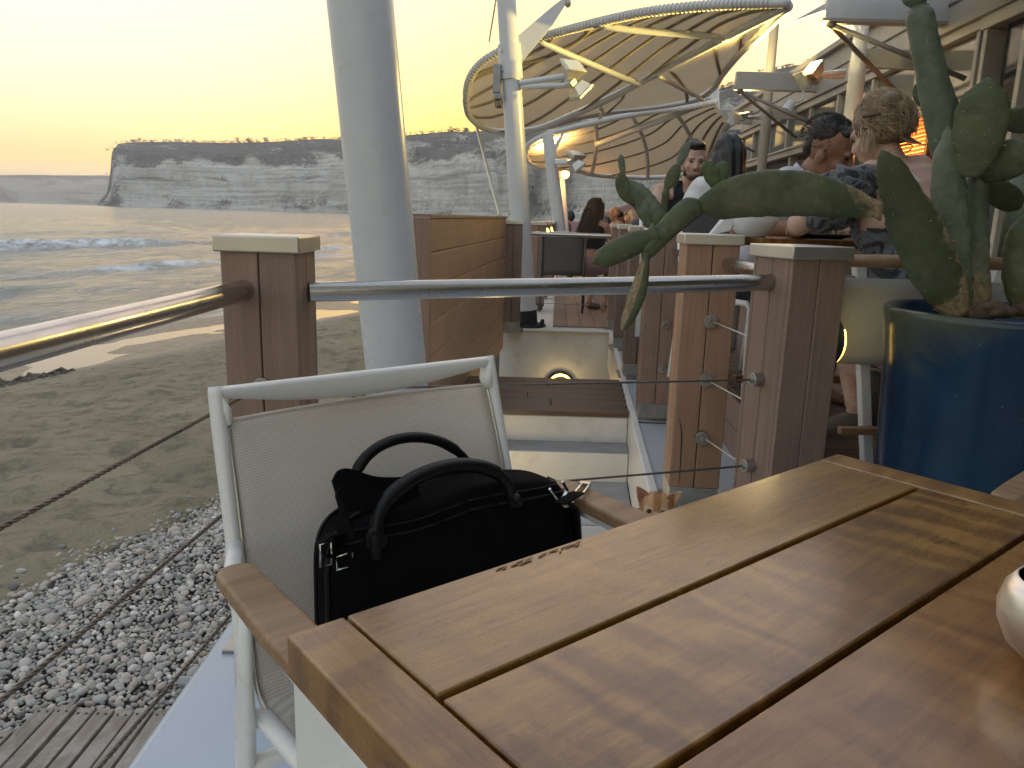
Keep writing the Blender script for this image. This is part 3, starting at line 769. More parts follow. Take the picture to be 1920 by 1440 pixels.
# local frame: x along E1, y along -E2 ; origin under the table centre
T0, T1, U0, U1 = .236, 1.168, -.587, .185
tc = E1*((T0+T1)/2)+E2*((U0+U1)/2); TL = T1-T0; TW = U1-U0
tb = thing('dining_table', 'varnished brown slatted dining table with white frame in the foreground', 'table', tc, TA)
zt = .74; bw_ = .055; th = .036
for sx in (-1, 1):
    m_ = MB(); m_.box((0,0,0), (TW, bw_, .042)); o = build('end_board', m_, table_w, tb, bevel=.003, seg=3); o.location = (sx*(TL/2-bw_/2), 0, zt-.021); o.rotation_euler = (0,0,math.pi/2)
ns = 5; g = .0075; sw = (TW-(ns-1)*g)/ns; gl0 = .003
for k in range(ns):
    y = -TW/2+sw/2+k*(sw+g)
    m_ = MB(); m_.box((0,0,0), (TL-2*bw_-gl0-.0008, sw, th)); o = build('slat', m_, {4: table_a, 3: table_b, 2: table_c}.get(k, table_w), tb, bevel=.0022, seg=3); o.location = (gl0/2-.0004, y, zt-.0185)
m_ = MB(); m_.bx(-TL/2+.03, TL/2-.03, -TW/2+.04, TW/2-.04, zt-.075, zt-.044); build('under_frame', m_, dark_metal, tb)
for sx in (-1, 1):
    m_ = MB(); m_.box((sx*(TL/2-.012), 0, zt-.100), (.018, TW-.006, .110)); build('apron', m_, chair_white, tb, bevel=.003)
    for sy in (-1, 1):
        m_ = MB(); m_.bx(min(sx*(TL/2-.004), sx*(TL/2-.06)), max(sx*(TL/2-.004), sx*(TL/2-.06)), min(sy*(TW/2-.003), sy*(TW/2-.14)), max(sy*(TW/2-.003), sy*(TW/2-.14)), 0, zt-.158); build('leg', m_, chair_white, tb, bevel=.003)
# splinter chipped out of the long edge nearest the chair
m_ = MB(); rgk = random.Random(5)
for i in range(26):
    x = -.245+rgk.random()*.12; y = TW/2-.008-abs(rgk.gauss(0,.003)); L = rgk.uniform(.006,.02)
    m_.add([(x,y-.0012,zt+.0006),(x+L,y+rgk.uniform(-.002,.002),zt+.0012),(x+L*.4,y+.0016,zt+.0008),(x+L*.5,y,zt-.001)], [(0,1,2),(0,3,1),(1,3,2),(0,2,3)])
build('splintered_edge', m_, plain('raw_wood', (.30,.19,.11), .9), tb)

# ---- chairs (local frame: x lateral, front toward -y)
def sup(a, b, w_, h_, mb, up=(0,0,1)): mb.bar(a, b, w_, h_, up)
def sgn(a, e): return math.copysign(abs(a)**e, a)
def make_chair(name, label, loc, rz, group=None):
    t = thing(name, label, 'chair', loc, rz, group)
    # back frame: crest rail with a straight top and bowed underside
    m_ = MB(); n = 28
    Wt = .247
    def crest(u, v):
        x = -Wt+2*Wt*u; b = math.sin(math.pi*u)
        a = 2*math.pi*v; hz = .0075+.0130*b; zc = .8475-.002*b-hz; hy = .0105; ca_, sa_ = math.cos(a), math.sin(a)
        return Vector((x, .203+.010*b+hy*sgn(ca_, .6), zc+hz*sgn(sa_, .6)))
    m_.grid(crest, n, 14); 
    build('crest_rail', m_, chair_white, t, smooth=True)
    for s_ in (-1, 1):
        m_ = MB()
        pts = [(s_*.2465,.2055,.848),(s_*.247,.203,.838),(s_*.248,.194,.80),(s_*.250,.172,.72),(s_*.252,.152,.65),(s_*.256,.130,.58),(s_*.260,.108,.50),(s_*.266,.090,.42)]
        m_.tube(pts, [.0125,.0135,.0140,.0135,.013,.013,.014,.015], 14, flat=.8)
        build('back_upright', m_, chair_white, t, smooth=True)
        m_ = MB(); m_.tube([(s_*.246,.207,.838),(s_*.238,.198,.812),(s_*.236,.190,.792)], [.013,.017,.012], 10, flat=.55); build('corner_gusset', m_, chair_white, t, smooth=True)
        # arm: white rail under a shaped wooden pad
        m_ = MB(); m_.tube([(s_*.254,.140,.628),(s_*.268,.100,.626),(s_*.286,.058,.622),(s_*.292,.02,.612),(s_*.292,-.16,.604),(s_*.29,-.36,.594),(s_*.29,-.41,.575),(s_*.288,-.425,.53)], [.012,.012,.012,.014,.014,.014,.014,.013], 12, flat=.9); build('arm_rail', m_, chair_white, t, smooth=True)
        m_ = MB(); ol = []
        for i in range(13):
            a = math.pi*i/12; ol.append((s_*.288+.026*math.cos(a), .030+.022*math.sin(a)))
        ol += [(s_*.288-.030, -.12), (s_*.288-.027, -.30)]
        for i in range(9):
            a = math.pi+math.pi*i/8; ol.append((s_*.288+.024*math.cos(a), -.36+.02*math.sin(a)))
        ol += [(s_*.288+.027, -.30), (s_*.288+.030, -.12)]
        n0 = len(m_.v); m_.prism(ol, 0, .022)
        m_.v = [(x, y, z+.621+.05*(y+.0)*.55) for x, y, z in m_.v]
        o = build('arm_pad', m_, arm_w, t, bevel=.006, seg=4)
        # legs
        m_ = MB(); m_.tube([(s_*.286,.01,.612),(s_*.284,.03,.50),(s_*.279,.055,.40),(s_*.276,.075,.28),(s_*.279,.11,.14),(s_*.286,.15,.0)], [.012,.017,.023,.024,.020,.014], 14, flat=.55); build('leg', m_, chair_white, t, smooth=True)
        m_ = MB(); m_.tube([(s_*.288,-.425,.535),(s_*.286,-.42,.40),(s_*.286,-.415,.2),(s_*.286,-.41,0)], [.013,.016,.014,.012], 12, flat=.75); build('leg', m_, chair_white, t, smooth=True)
        m_ = MB(); m_.tube([(s_*.276,.07,.40),(s_*.255,.04,.405),(s_*.252,-.15,.412),(s_*.255,-.36,.425),(s_*.282,-.41,.43)], [.016,.014,.014,.014,.016], 12, flat=.9); build('seat_rail', m_, chair_white, t, smooth=True)
    for y, z in ((.055,.33),(-.36,.39)):
        m_ = MB(); m_.tube([(-.276,y,z),(0,y,z),(.276,y,z)], .013, 12, flat=.9); build('stretcher', m_, chair_white, t, smooth=True)
    # sling: back panel curving into the seat, with hemmed edges
    prof = [(.196,.797),(.178,.745),(.156,.68),(.136,.61),(.121,.55),(.108,.49),(.094,.44),(.07,.413),(.03,.404),(-.05,.402),(-.15,.405),(-.26,.412),(-.36,.424),(-.405,.428)]
    def sl(u, v):
        q = v*(len(prof)-1); i = min(len(prof)-2, int(q)); k = q-i
        y = prof[i][0]+(prof[i+1][0]-prof[i][0])*k; z = prof[i][1]+(prof[i+1][1]-prof[i][1])*k
        b = 4*u*(1-u); wdt = .236+.014*min(1, v*2)
        nd = (.022*b) if v < .5 else 0
        return Vector((-wdt+2*wdt*u, y+nd*(1 if v < .5 else 0)*min(1,(.5-v)*4), z-(0.014*b if v > .5 else 0)))
    m_ = MB(); m_.grid(sl, 20, 52); o = build('sling', m_, sling_m, t, smooth=True)
    sol = o.modifiers.new('solid', 'SOLIDIFY'); sol.thickness = .0016
    for s_ in (0, 1):
        m_ = MB(); m_.tube([sl(s_, v/40)+Vector((0,-.001,0)) for v in range(41)], .006, 8, flat=.6); build('sling_hem', m_, grey_metal if False else cap_metal, t, smooth=True)
    m_ = MB(); m_.tube([sl(u/16, 0) for u in range(17)], .0035, 8); build('sling_hem', m_, sling_m, t, smooth=True)
    return t
chair1 = make_chair('armchair', 'white armchair with beige mesh sling and wooden arms holding the black bag', E1*.60-E2*(-.0)+E2*(-.90), TA, 'white terrace armchairs')
chair2 = copy_tree(chair1, None, E1*1.90+E2*(-.165), TA-math.pi/2)
chair2['label'] = 'white armchair pushed against the far end of the table by the blue pot'

# ---- bag on the seat (chair frame)
bag_f = plain('bag_nylon', (.0040,.0042,.0048), .9, var=.2, nscale=30, bump=.25, bscale=380, bdist=.001, spec=.12)
bag_l = plain('bag_leather', (.0055,.0055,.006), .45, var=.2, nscale=25, bump=.2, bscale=120, bdist=.001, spec=.28)
chrome = plain('chrome', (.75,.75,.74), .14, 1.0, var=.05, nscale=20)
bagc = chair1.location + rotz((.048, 0, 0), TA)
bag = thing('shoulder_bag', 'black fabric bag with two handles and metal buckles on the mesh armchair', 'bag', Vector((bagc.x, bagc.y, .405)), TA)
BW, BD, BH = .230, .050, .283
def sgn(a, e): return math.copysign(abs(a)**e, a)
def bagp(a, b, inf=0):   # a around (front/back/left/right), b from bottom -1 to top 1
    ca, sa = math.cos(a), math.sin(a); cb, sb = math.cos(b), math.sin(b)
    x = sgn(cb, .34)*sgn(ca, .38)*(BW+inf); y = sgn(cb, .24)*sgn(sa, .50)*(BD+inf); z = sgn(sb, .30)*(BH/2+inf)
    z = z+BH/2; k = z/BH
    # upper corners slope down toward the ends, lean against the back
    x *= 1-.10*max(0, k-.35)**1.5*1.2; xx = abs(x)/BW
    z -= (.014 if x < 0 else .014)*(max(0, xx-.62)/.38)**1.8*k
    z += .004*math.sin(x*22+1)*k; 
    y += .045*k-.012 + .010*mnoise.noise(Vector((x*9, z*9, 1)))
    x += .006*mnoise.noise(Vector((x*7, z*11, 4)))
    return Vector((x, y, z))
m_ = MB(); NU, NV = 72, 40
m_.grid(lambda u, v: bagp(2*math.pi*u, -math.pi/2+math.pi*v), NU, NV); build('body', m_, bag_f, bag, smooth=True)
def bagfront(x, k, out=.003):  # point on the front face (toward -y) at lateral x and height fraction k
    best = None
    for i in range(60):
        b = -math.pi/2+math.pi*(i+.5)/60
        p = bagp(-math.pi/2 + 0, b)
        if best is None or abs(p.z/BH-k) < best[0]: best = (abs(p.z/BH-k), b)
    b = best[1]; lo = None
    for i in range(121):
        a = -math.pi+math.pi*i/120; p = bagp(a, b, out)
        if lo is None or abs(p.x-x) < lo[0]: lo = (abs(p.x-x), p)
    return lo[1]
for k, nm in ((.955,'top_seam'),(.42,'pocket_seam'),(.91,'zip')):
    m_ = MB(); xs = [-.205+.41*i/40 for i in range(41)]
    m_.tube([bagfront(x, k+(.03*math.sin(x*11) if nm == 'pocket_seam' else 0), .0022) for x in xs], .0016 if nm != 'zip' else .0022, 6, flat=.7); build(nm, m_, bag_l, bag, smooth=True)
m_ = MB(); m_.tube([bagp(math.pi+.12, -1.2+2.5*i/30, .002) for i in range(31)], .004, 6); build('side_piping', m_, bag_l, bag, smooth=True)
m_ = MB(); m_.tube([bagp(math.pi-.35, -1.2+2.5*i/30, .002) for i in range(31)], .003, 6); build('side_piping', m_, bag_l, bag, smooth=True)
def hand(y0, h, x0, x1, skew, r_):
    m_ = MB(); n = 36; pts = []; rs = []
    for i in range(n+1):
        a = math.pi*i/n; x = (x0+x1)/2-(x1-x0)/2*math.cos(a); z = BH-.035+h*math.sin(a)**.75
        if i in (0,): z -= .02
        pts.append(Vector((x+skew*math.sin(a), y0+.03*math.sin(a), z))); rs.append(r_*(1.0+.25*(abs(i-n/2) < n*.3)-.0))
    m_.tube(pts, rs, 12, flat=.8); return m_, pts
m_, hp1 = hand(-.022, .078, -.165, .080, .012, .0112); build('handle', m_, bag_l, bag, smooth=True)
m_, hp2 = hand(.062, .106, -.150, .075, -.015, .0085); build('handle', m_, bag_l, bag, smooth=True)
for px_, nm in ((-.163,'handle_tab'),(.078,'handle_tab')):
    m_ = MB()
    a = bagfront(px_, .93, .004); b = bagfront(px_+.004, .85 if px_ < 0 else .92, .004); pts = [Vector((px_,-.026,BH-.012)), a+Vector((0,-.003,0)), a.lerp(b,.6)+Vector((0,-.003,0)), b]
    m_.tube(pts, [.012,.015,.017,.012], 10, flat=.5); build(nm, m_, bag_l, bag, smooth=True)
# webbing strap folded over at the left, ribbon geometry
def ribbon(pts, wv, th, mb):
    pts = [Vector(p) for p in pts]; wv = Vector(wv); vs = []
    for i, p in enumerate(pts):
        t_ = (pts[min(i+1, len(pts)-1)]-pts[max(i-1, 0)]).normalized(); n_ = t_.cross(wv).normalized()
        vs += [p-wv/2-n_*th/2, p+wv/2-n_*th/2, p+wv/2+n_*th/2, p-wv/2+n_*th/2]
    fs = []
    for i in range(len(pts)-1):
        for k in range(4): fs.append((i*4+k, i*4+(k+1)%4, (i+1)*4+(k+1)%4, (i+1)*4+k))
    fs += [(3,2,1,0), tuple(len(vs)-4+k for k in range(4))]
    mb.add(vs, fs)
def curve(ps, n=8):
    out = []; ps = [Vector(p) for p in ps]; P = [ps[0]*2-ps[1]]+ps+[ps[-1]*2-ps[-2]]
    for i in range(1, len(P)-2):
        for k in range(n):
            t_ = k/n; a, b, c, d = P[i-1:i+3]
            out.append(.5*((2*b)+(c-a)*t_+(2*a-5*b+4*c-d)*t_*t_+(3*b-a-3*c+d)*t_**3))
    return out+[ps[-1]]
m_ = MB(); ribbon(curve([(-.06,.03,BH+.004),(-.12,.02,BH+.012),(-.160,.02,BH+.018),(-.190,.012,BH+.026),(-.207,-.005,BH+.020),(-.200,-.02,BH+.004),(-.20,.02,BH-.02),(-.185,.02,BH-.026)]), (-.004,.014,.034), .0024, m_)
ribbon(curve([(-.05,.05,BH+.002),(-.11,.055,BH+.012),(-.15,.06,BH+.03),(-.175,.05,BH+.036),(-.195,.03,BH+.03)]), (-.004,.014,.034), .0024, m_)
ribbon(curve([(-.205,.0,BH-.035),(-.225,.0,BH-.045),(-.235,.002,BH-.03),(-.22,.004,BH-.018),(-.19,.004,BH-.02)]), (.004,.03,-.01), .0024, m_)
ribbon(curve([(-.04,.06,BH-.01),(.03,.075,BH+.0),(.09,.07,BH-.004)]), (.0,.034,.02), .0024, m_)
build('strap', m_, bag_f, bag, smooth=True, autos=50)
m_ = MB()
for c, w_, h_ in (((-.232,-.012,BH-.035), .008, .016), ((-.205,-.012,BH-.052), .012, .010)):
    c = Vector(c); lp_ = [c+Vector((-w_,0,-h_)), c+Vector((w_,0,-h_)), c+Vector((w_,0,h_)), c+Vector((-w_,0,h_))]
    m_.tube(lp_, .0016, 6, closed=True)
build('strap_buckle', m_, chrome, bag, smooth=True)
m_ = MB()
ax = [bagfront(.172, .93, .008), bagfront(.214, .72, .010)]
for off in (-.014, .014): 
    o_ = Vector((off, 0, off*.25)); m_.tube([ax[0]+o_+Vector((-.004,-.002,.006)), ax[0].lerp(ax[1], .35)+o_*.9+Vector((0,-.003,0))], .0024, 8)
m_.bar(ax[0].lerp(ax[1], .28)+Vector((0,-.004,0)), ax[0].lerp(ax[1], .42)+Vector((0,-.004,0)), .026, .006, (0,-1,.2))
for k in (.48,.54,.60): m_.bar(ax[0].lerp(ax[1], k)+Vector((-.012,-.005,0)), ax[0].lerp(ax[1], k)+Vector((.012,-.005,0)), .004, .003)
m_.tube([ax[1]+Vector((-.004,-.004,.02)), ax[1]+Vector((.006,-.006,-.01)), ax[1]+Vector((.012,-.004,-.05))], .003, 8)
build('side_buckle', m_, chrome, bag, smooth=True, autos=40)
m_ = MB(); m_.tube([ax[0].lerp(ax[1],.42)+Vector((0,-.003,0)), ax[1]+Vector((0,-.002,.01)), ax[1]+Vector((.014,.0,-.06))], [.013,.014,.012], 8, flat=.3); build('strap_end', m_, bag_l, bag, smooth=True)
m_ = MB(); pc = bagp(math.pi+.55, -.95, .004); m_.ell(pc+Vector((.006,-.004,.02)), (.026,.012,.03)); build('corner_patch', m_, bag_l, bag, smooth=True)
# loose buckle lying on the right arm
ap = chair1.location+rotz((.288-.012,-.02,.648), TA); bk = thing('strap_hook', 'metal strap buckle lying on the right wooden chair arm', 'buckle', Vector((ap.x, ap.y, .646)), TA-R(58))
m_ = MB(); m_.tube([(-.004,-.022,.004),(-.004,.028,.004),(.010,.028,.004),(.010,-.022,.004)], .0026, 8, closed=True); m_.bx(-.006,.012,.022,.034,.001,.009); build('frame', m_, chrome, bk, smooth=True, autos=40)
m_ = MB(); ribbon(curve([(.003,-.018,.006),(-.0,-.05,.010),(-.012,-.085,.008)]), (.02,.0,.0), .003, m_); build('webbing_end', m_, bag_f, bk, smooth=True, autos=50)

# ---- steel bowl at the right edge of the table
bp = Vector((.470,.588,zt+.0)); t = thing('steel_bowl', 'brushed metal bowl with dark inside at the right edge of the table', 'bowl', bp)
m_ = MB(); R_ = .043
m_.lathe([(r_*1.2, z_*1.22) for r_, z_ in [(.0,.0005),(.016,.0005),(.024,.004),(.035,.014),(.0415,.028),(.043,.040),(.040,.053),(.0335,.062),(.0325,.0615)]], 48); build('shell', m_, plain('brushed_bowl', (.80,.77,.68), .36, 1.0, var=.04, nscale=9), t, smooth=True)
m_ = MB(); m_.lathe([(r_*1.2, z_*1.22) for r_, z_ in [(.0325,.0615),(.037,.053),(.040,.04),(.038,.028),(.03,.014),(.0,.006)]], 48); build('inside', m_, plain('dark_glaze', (.012,.012,.014), .25), t, smooth=True)
# ================================================================== kitten sitting on the floor beyond the table
def fur_mat():
    s = NT('ginger_fur'); v = s.coord(rand=False)
    wv = s.n('ShaderNodeTexWave', bands_direction='X'); wv.inputs['Scale'].default_value = 7.5; wv.inputs['Distortion'].default_value = 4; wv.inputs['Detail'].default_value = 2; wv.inputs['Detail Scale'].default_value = 1.2
    s.l(s.coord(scale=(1,.4,.35), rand=False), wv.inputs[0]); n = s.noise(v, 90, 3)
    c = s.ramp(wv.outputs[1], [(.25, (.46,.22,.085)), (.7, (.68,.42,.22))]); c = s.mix(.4, c, s.ramp(n, [(.3, (.6,.55,.5)), (.7, (1.1,1.1,1.1))]), 'MULTIPLY')
    at = s.n('ShaderNodeAttribute', attribute_name='pale'); c = s.mix(at.outputs['Fac'], c, (.78,.66,.52))
    s.set(Base_Color=c, Roughness=.85); s.b.inputs['Sheen Weight'].default_value = .3; return s.m
fur = fur_mat()
KP = Vector((.412, 2.02, 0)); kfac = math.atan2(-KP.x, -KP.y)  # faces the camera
kt = thing('kitten', 'ginger tabby kitten peeking over the table edge with one ear folded', 'cat', KP, math.atan2(-KP.x, KP.y))
# local: faces -y
hz = .321
pr = [('e',(0,.10,.09),(.075,.10,.085)),('e',(0,.055,.16),(.058,.06,.09)),('c',(0,.035,.20),(0,.012,hz-.03),.045,.036),('e',(0,0,hz),(.047,.044,.040)),('e',(0,-.034,hz-.014),(.020,.020,.015)),('e',(.026,-.016,hz-.012),(.022,.024,.02)),('e',(-.026,-.016,hz-.012),(.022,.024,.02)),('e',(0,-.044,hz-.006),(.009,.008,.008)),
      ('c',(.033,-.005,.17),(.03,-.03,.02),.021,.014),('c',(-.033,-.005,.17),(-.03,-.03,.02),.021,.014),('e',(.03,-.04,.012),(.016,.024,.012)),('e',(-.03,-.04,.012),(.016,.024,.012)),
      ('e',(.065,.09,.06),(.035,.07,.055)),('e',(-.065,.09,.06),(.035,.07,.055)),('e',(.06,.02,.014),(.02,.035,.014)),('e',(-.06,.02,.014),(.02,.035,.014)),
      ('c',(0,.19,.03),(.09,.20,.02),.016,.013),('c',(.09,.20,.02),(.13,.10,.018),.013,.009)]
body = blob('body', pr, .006, fur, kt, 4)
pale = []
for v in body.data.vertices:
    x, y, z = v.co; p = 0
    if z > hz-.06 and y < -.02: p = max(0, min(1, (hz-.012-z)/.012))
    if z > hz-.03 and y < -.022 and abs(x) < .009 and z < hz+.003: p = max(p, .7)
    if abs(abs(x)-.022) < .012 and y < -.02 and abs(z-hz-.006) < .006: p = max(p, .45)
    pale.append(p)
a = body.data.attributes.new('pale', 'FLOAT', 'POINT'); a.data.foreach_set('value', pale)
pink = plain('ear_pink', (.50,.24,.18), .7, var=.15, nscale=60)
for s_, tipx, tipz, tw in ((-1, -.058, hz+.052, .0), (1, .066, hz+.052, .45)):
    # outer cup and pink inner lining
    b0 = Vector((s_*.016,-.004,hz+.030)); b1 = Vector((s_*.046,.004,hz+.004)); tip = Vector((tipx, .006, tipz)); back = Vector((s_*.034,.020,hz+.022))
    for nm, mt, off in (('ear', fur, 0), ('ear_lining', pink, -.0025)):
        m_ = MB(); 
        def ear(u, v):
            w_ = (1-v)**.75; base = b0.lerp(b1, .5)*(1)+(b0-b1)*(.5-u)*1.0
            q = b0.lerp(b1, u); c = q.lerp(tip, v); mid = (b0+b1)/2
            bulge = math.sin(math.pi*u)*(1-v)*.016
            d = Vector((0,1,0))*bulge*(1-tw*1.6)
            q2 = (tip-mid)*v+mid+(q-mid)*(1-v**1.6)
            return q2+d+Vector((0, off, 0))+((mid+(tip-mid)*.4)-q2)*(.10 if off else 0)
        m_.grid(ear, 10, 10); o = build(nm, m_, mt, kt, smooth=True)
        if nm == 'ear':
            sm = o.modifiers.new('s', 'SOLIDIFY'); sm.thickness = .003; sm.offset = 1
eye_m = plain('cat_eye', (.13,.085,.03), .08, var=.2, nscale=200); pup = plain('pupil', (.004,.004,.004), .08)
for s_ in (-1, 1):
    m_ = MB(); c = Vector((s_*.0185,-.0395,hz+.001)); m_.ell(c, (.0088,.005,.0065)); e = build('eye', m_, eye_m, kt, smooth=True)
    m_ = MB(); m_.ell(c+Vector((0,-.0035,0)), (.0045,.0024,.0055)); build('pupil', m_, pup, e, smooth=True)
m_ = MB(); m_.ell((0,-.0525,hz-.004), (.005,.004,.0035)); build('nose', m_, pink, kt, smooth=True)
# short fur along the silhouette
rg = random.Random(21); m_ = MB(); pl = []
me = body.data
polys = [p for p in me.polygons if p.center.z > hz-.06]
for k in range(5200):
    p = rg.choice(polys); c = p.center; n_ = p.normal; L = rg.uniform(.004,.008)
    if c.y < -.03 and abs(c.x) < .03 and c.z < hz+.012: L *= .4
    d = (n_*.55+Vector((c.x*8, .3, .25)).normalized()*.55+Vector((rg.gauss(0,.2),rg.gauss(0,.2),rg.gauss(0,.2)))).normalized()
    s_ = d.cross(Vector((rg.gauss(0,1),rg.gauss(0,1),rg.gauss(0,1)))).normalized()*.00055
    q = Vector(c)+Vector((rg.gauss(0,.002),rg.gauss(0,.002),rg.gauss(0,.002)))
    m_.add([q-s_, q+s_, q+d*L], [(0,1,2)])
build('fur', m_, fur, kt, kind='stuff')
# ================================================================== stair well between the terraces, post row, far and right terraces
def wl(y): return .60+.082*(y-2.95)          # beach-side edge of the ledge that carries the post row
# ground sheet landward
gm = plain('hinterland_soil', (.20,.17,.13), .95, var=.3, nscale=.3)
mb = MB(); mb.add([(-1,-400,-.95),(2500,-400,-.95),(2500,2600,-.95),(8,36,-.95),(-1,9,-.95)], [(0,1,2,3,4)]); build('ground', mb, gm, kind='structure')
# ledge (painted) with a raised bright coping
mb = MB(); mb.hexa([(wl(2.30)-.02,2.30,-1.2),(1.12,2.5,-1.2),(1.55,7.66,-1.2),(wl(7.66),7.66,-1.2),(wl(2.30)-.02,2.30,-.004),(1.12,2.5,-.004),(1.55,7.66,-.004),(wl(7.66),7.66,-.004)]); build('side_ledge', mb, ledge_paint, bevel=.01, kind='structure')
mb = MB(); mb.hexa([(wl(2.45)-.028,2.45,-.35),(wl(2.45)+.012,2.45,-.35),(wl(7.6)+.012,7.6,-.35),(wl(7.6)-.028,7.6,-.35),(wl(2.45)-.028,2.45,.012),(wl(2.45)+.012,2.45,.012),(wl(7.6)+.012,7.6,.012),(wl(7.6)-.028,7.6,.012)]); build('ledge_coping', mb, white_wall, bevel=.006, kind='structure')
# steps up to a decked landing
yA = 4.35; z1 = PY(1050,828,yA).z; y1 = PZ(1050,848,z1).y; z2 = PY(1050,902,y1).z; y2 = PZ(1050,985,z2).y; z3 = PY(1050,1010,y2).z-.1
xl = -.55
def stepbox(name, ya, yb, zt_, zb, mat=white_wall):
    mb = MB(); mb.hexa([(xl,ya,zb),(wl(ya)-.03,ya,zb),(wl(yb)-.03,yb,zb),(xl,yb,zb),(xl,ya,zt_),(wl(ya)-.03,ya,zt_),(wl(yb)-.03,yb,zt_),(xl,yb,zt_)]); return build(name, mb, mat, bevel=.008, kind='structure')
stepbox('landing_base', yA, 5.27, -.030, -1.2)
s1 = stepbox('step', y1, yA-.002, z1, -1.2); s2 = stepbox('step', y2, y1-.002, z2, -1.2); stepbox('stair_floor', 2.08, y2-.002, z3, -1.2)
for ya, yb, zz in ((y1+.004,yA-.006,z1),(y2+.004,y1-.006,z2)):
    mb = MB(); mb.hexa([(xl,ya,zz+.001),(wl(ya)-.032,ya,zz+.001),(wl(yb)-.032,yb,zz+.001),(xl,yb,zz+.001),(xl,ya,zz+.005),(wl(ya)-.032,ya,zz+.005),(wl(yb)-.032,yb,zz+.005),(xl,yb,zz+.005)]); build('step_tread', mb, plain('tread_grey', (.30,.30,.31), .55, var=.2, nscale=5, bump=.3, bscale=20, dirt=.6, dirtc=(.12,.11,.10)), kind='structure')
ld = thing('landing_deck', 'brown grooved decking laid over the landing above the white steps', 'decking', (0, yA, 0))
nb = 6; bwid = (5.30-yA)/nb
for k in range(nb):
    ya = yA-.012+k*bwid; yb = ya+bwid-.004; yc = (ya+yb)/2
    xr = wl(yc)-.034; cut = (-.20, .24, .10)[k % 3]
    for (xa, xb) in ((xl, cut-.002), (cut+.002, xr)):
        m_ = MB(); m_.bx(-(xb-xa)/2, (xb-xa)/2, -(yb-ya)/2, (yb-ya)/2, -.026, 0); o = build('deck_board', m_, deck_m, ld, bevel=.002); o.location = ((xa+xb)/2, yc-yA, 0)
# wall of the far terrace, facing the well, and pit floor
mb = MB(); mb.bx(-.16, wl(7.63), 7.63, 7.80, -1.2, -.012); fw_ = build('terrace_wall', mb, white_wall, bevel=.01, label='white painted wall below the far terrace with a ring light', cat='wall')
mb = MB(); mb.bx(-.18, wl(7.6)-.0, 7.60, 8.3, -.012, .004); build('wall_coping', mb, white_wall, fw_, bevel=.004)
for px_, py_ in ((962,684),(1080,686)):
    p = PY(px_, py_, 7.63); m_ = MB(); m_.disc(p+Vector((0,-.002,0)), (0,-1,0), .028, .010, 20); build('blank_plug', m_, white_wall, fw_, smooth=True, autos=40)
mb = MB(); mb.bx(-.6, 1.0, 5.272, 7.628, -1.15, -.95); build('well_floor', mb, white_wall, kind='structure')
# ring light on that wall
rp_ = PY(1050, 722, 7.63); t = thing('ring_wall_light', 'round wall light with a glowing yellow ring on the white terrace wall', 'lamp', rp_)
q = Matrix.Rotation(math.pi/2, 3, 'X'); m_ = MB(); m_.lathe([(.15,0),(.15,.03),(.125,.045),(.05,.05),(0,.05)], 40, (0,0,0), q); build('housing', m_, dark_metal, t, smooth=True, autos=40)
ring_e = emit('ring_glow', (1,.60,.07), 1.6)
m_ = MB(); m_.tube([Vector((.115*math.cos(a), -.05, .115*math.sin(a))) for a in [2*math.pi*i/40 for i in range(40)]], .011, 8, closed=True); build('glow_ring', m_, ring_e, t, smooth=True)
m_ = MB(); m_.ell((0,-.055,.03), (.045,.012,.012)); build('glow_core', m_, ring_e, t, smooth=True)
def lamp(name, kind, loc, energy, col, size=.05, parent=None, rot=None, spot=None):
    l = bpy.data.lights.new(name, kind); l.energy = energy; l.color = col
    if kind in ('POINT', 'SPOT'): l.shadow_soft_size = size
    if spot: l.spot_size = spot; l.spot_blend = .6
    o = link(bpy.data.objects.new(name, l)); o.location = loc
    if rot is not None: o.rotation_euler = rot
    if parent is not None: o.parent = parent
    return o
lamp('ring_lamp', 'POINT', (0,-.12,.03), .22, (1,.74,.36), .08, t)
# the same kind of light under the landing nosing, throwing a pool on the riser
t = thing('ring_wall_light', 'small hidden wall light under the nearer edge of the steps', 'lamp', Vector((.02, y2+.10, z2+.02)))
m_ = MB(); m_.lathe([(.06,0),(.06,.02),(.045,.03),(0,.03)], 24); build('housing', m_, dark_metal, t, smooth=True, autos=40)
m_ = MB(); m_.tube([Vector((.045*math.cos(a), .045*math.sin(a), .03)) for a in [2*math.pi*i/24 for i in range(24)]], .006, 6, closed=True); build('glow_ring', m_, ring_e, t, smooth=True)
lamp('step_lamp', 'POINT', (.0,.10,.10), .35, (1,.74,.36), .06, t)

# boarded screen on the beach side of the well
A = Vector((-.462,3.95,0)); B = Vector((-.128,7.42,0)); dv = (B-A).normalized(); ang = math.atan2(dv.y, dv.x); L = (B-A).length
sc = thing('boarded_screen', 'tall brown screen of horizontal boards beside the white column', 'screen', A, ang)
zt_ = 1.083
for k in range(7):
    m_ = MB(); z_1 = zt_-.178*k; m_.bx(0, L, -.03, 0, z_1-.174, z_1); m_.v = [(x, y, z) for x, y, z in m_.v]
    build('board', m_, comp_panel, sc, bevel=.004)
m_ = MB(); m_.bx(-.045, -.004, -.035, .05, -.7, zt_); build('end_post', m_, comp_dark, sc, bevel=.003)
m_ = MB(); m_.bx(-.02, L, .002, .05, -.7, zt_-.02); build('backing', m_, dark_metal, sc)
m_ = MB(); m_.bx(-.05, L+.005, -.045, .06, zt_+.002, zt_+.018); build('top_strip', m_, comp_dark, sc, bevel=.003)
for zz in (.62,.18,.75):
    m_ = MB(); m_.disc((L-.06, -.032, zz), (0,-1,0), .018, .01, 14); build('bolt', m_, steel_shoe, sc)
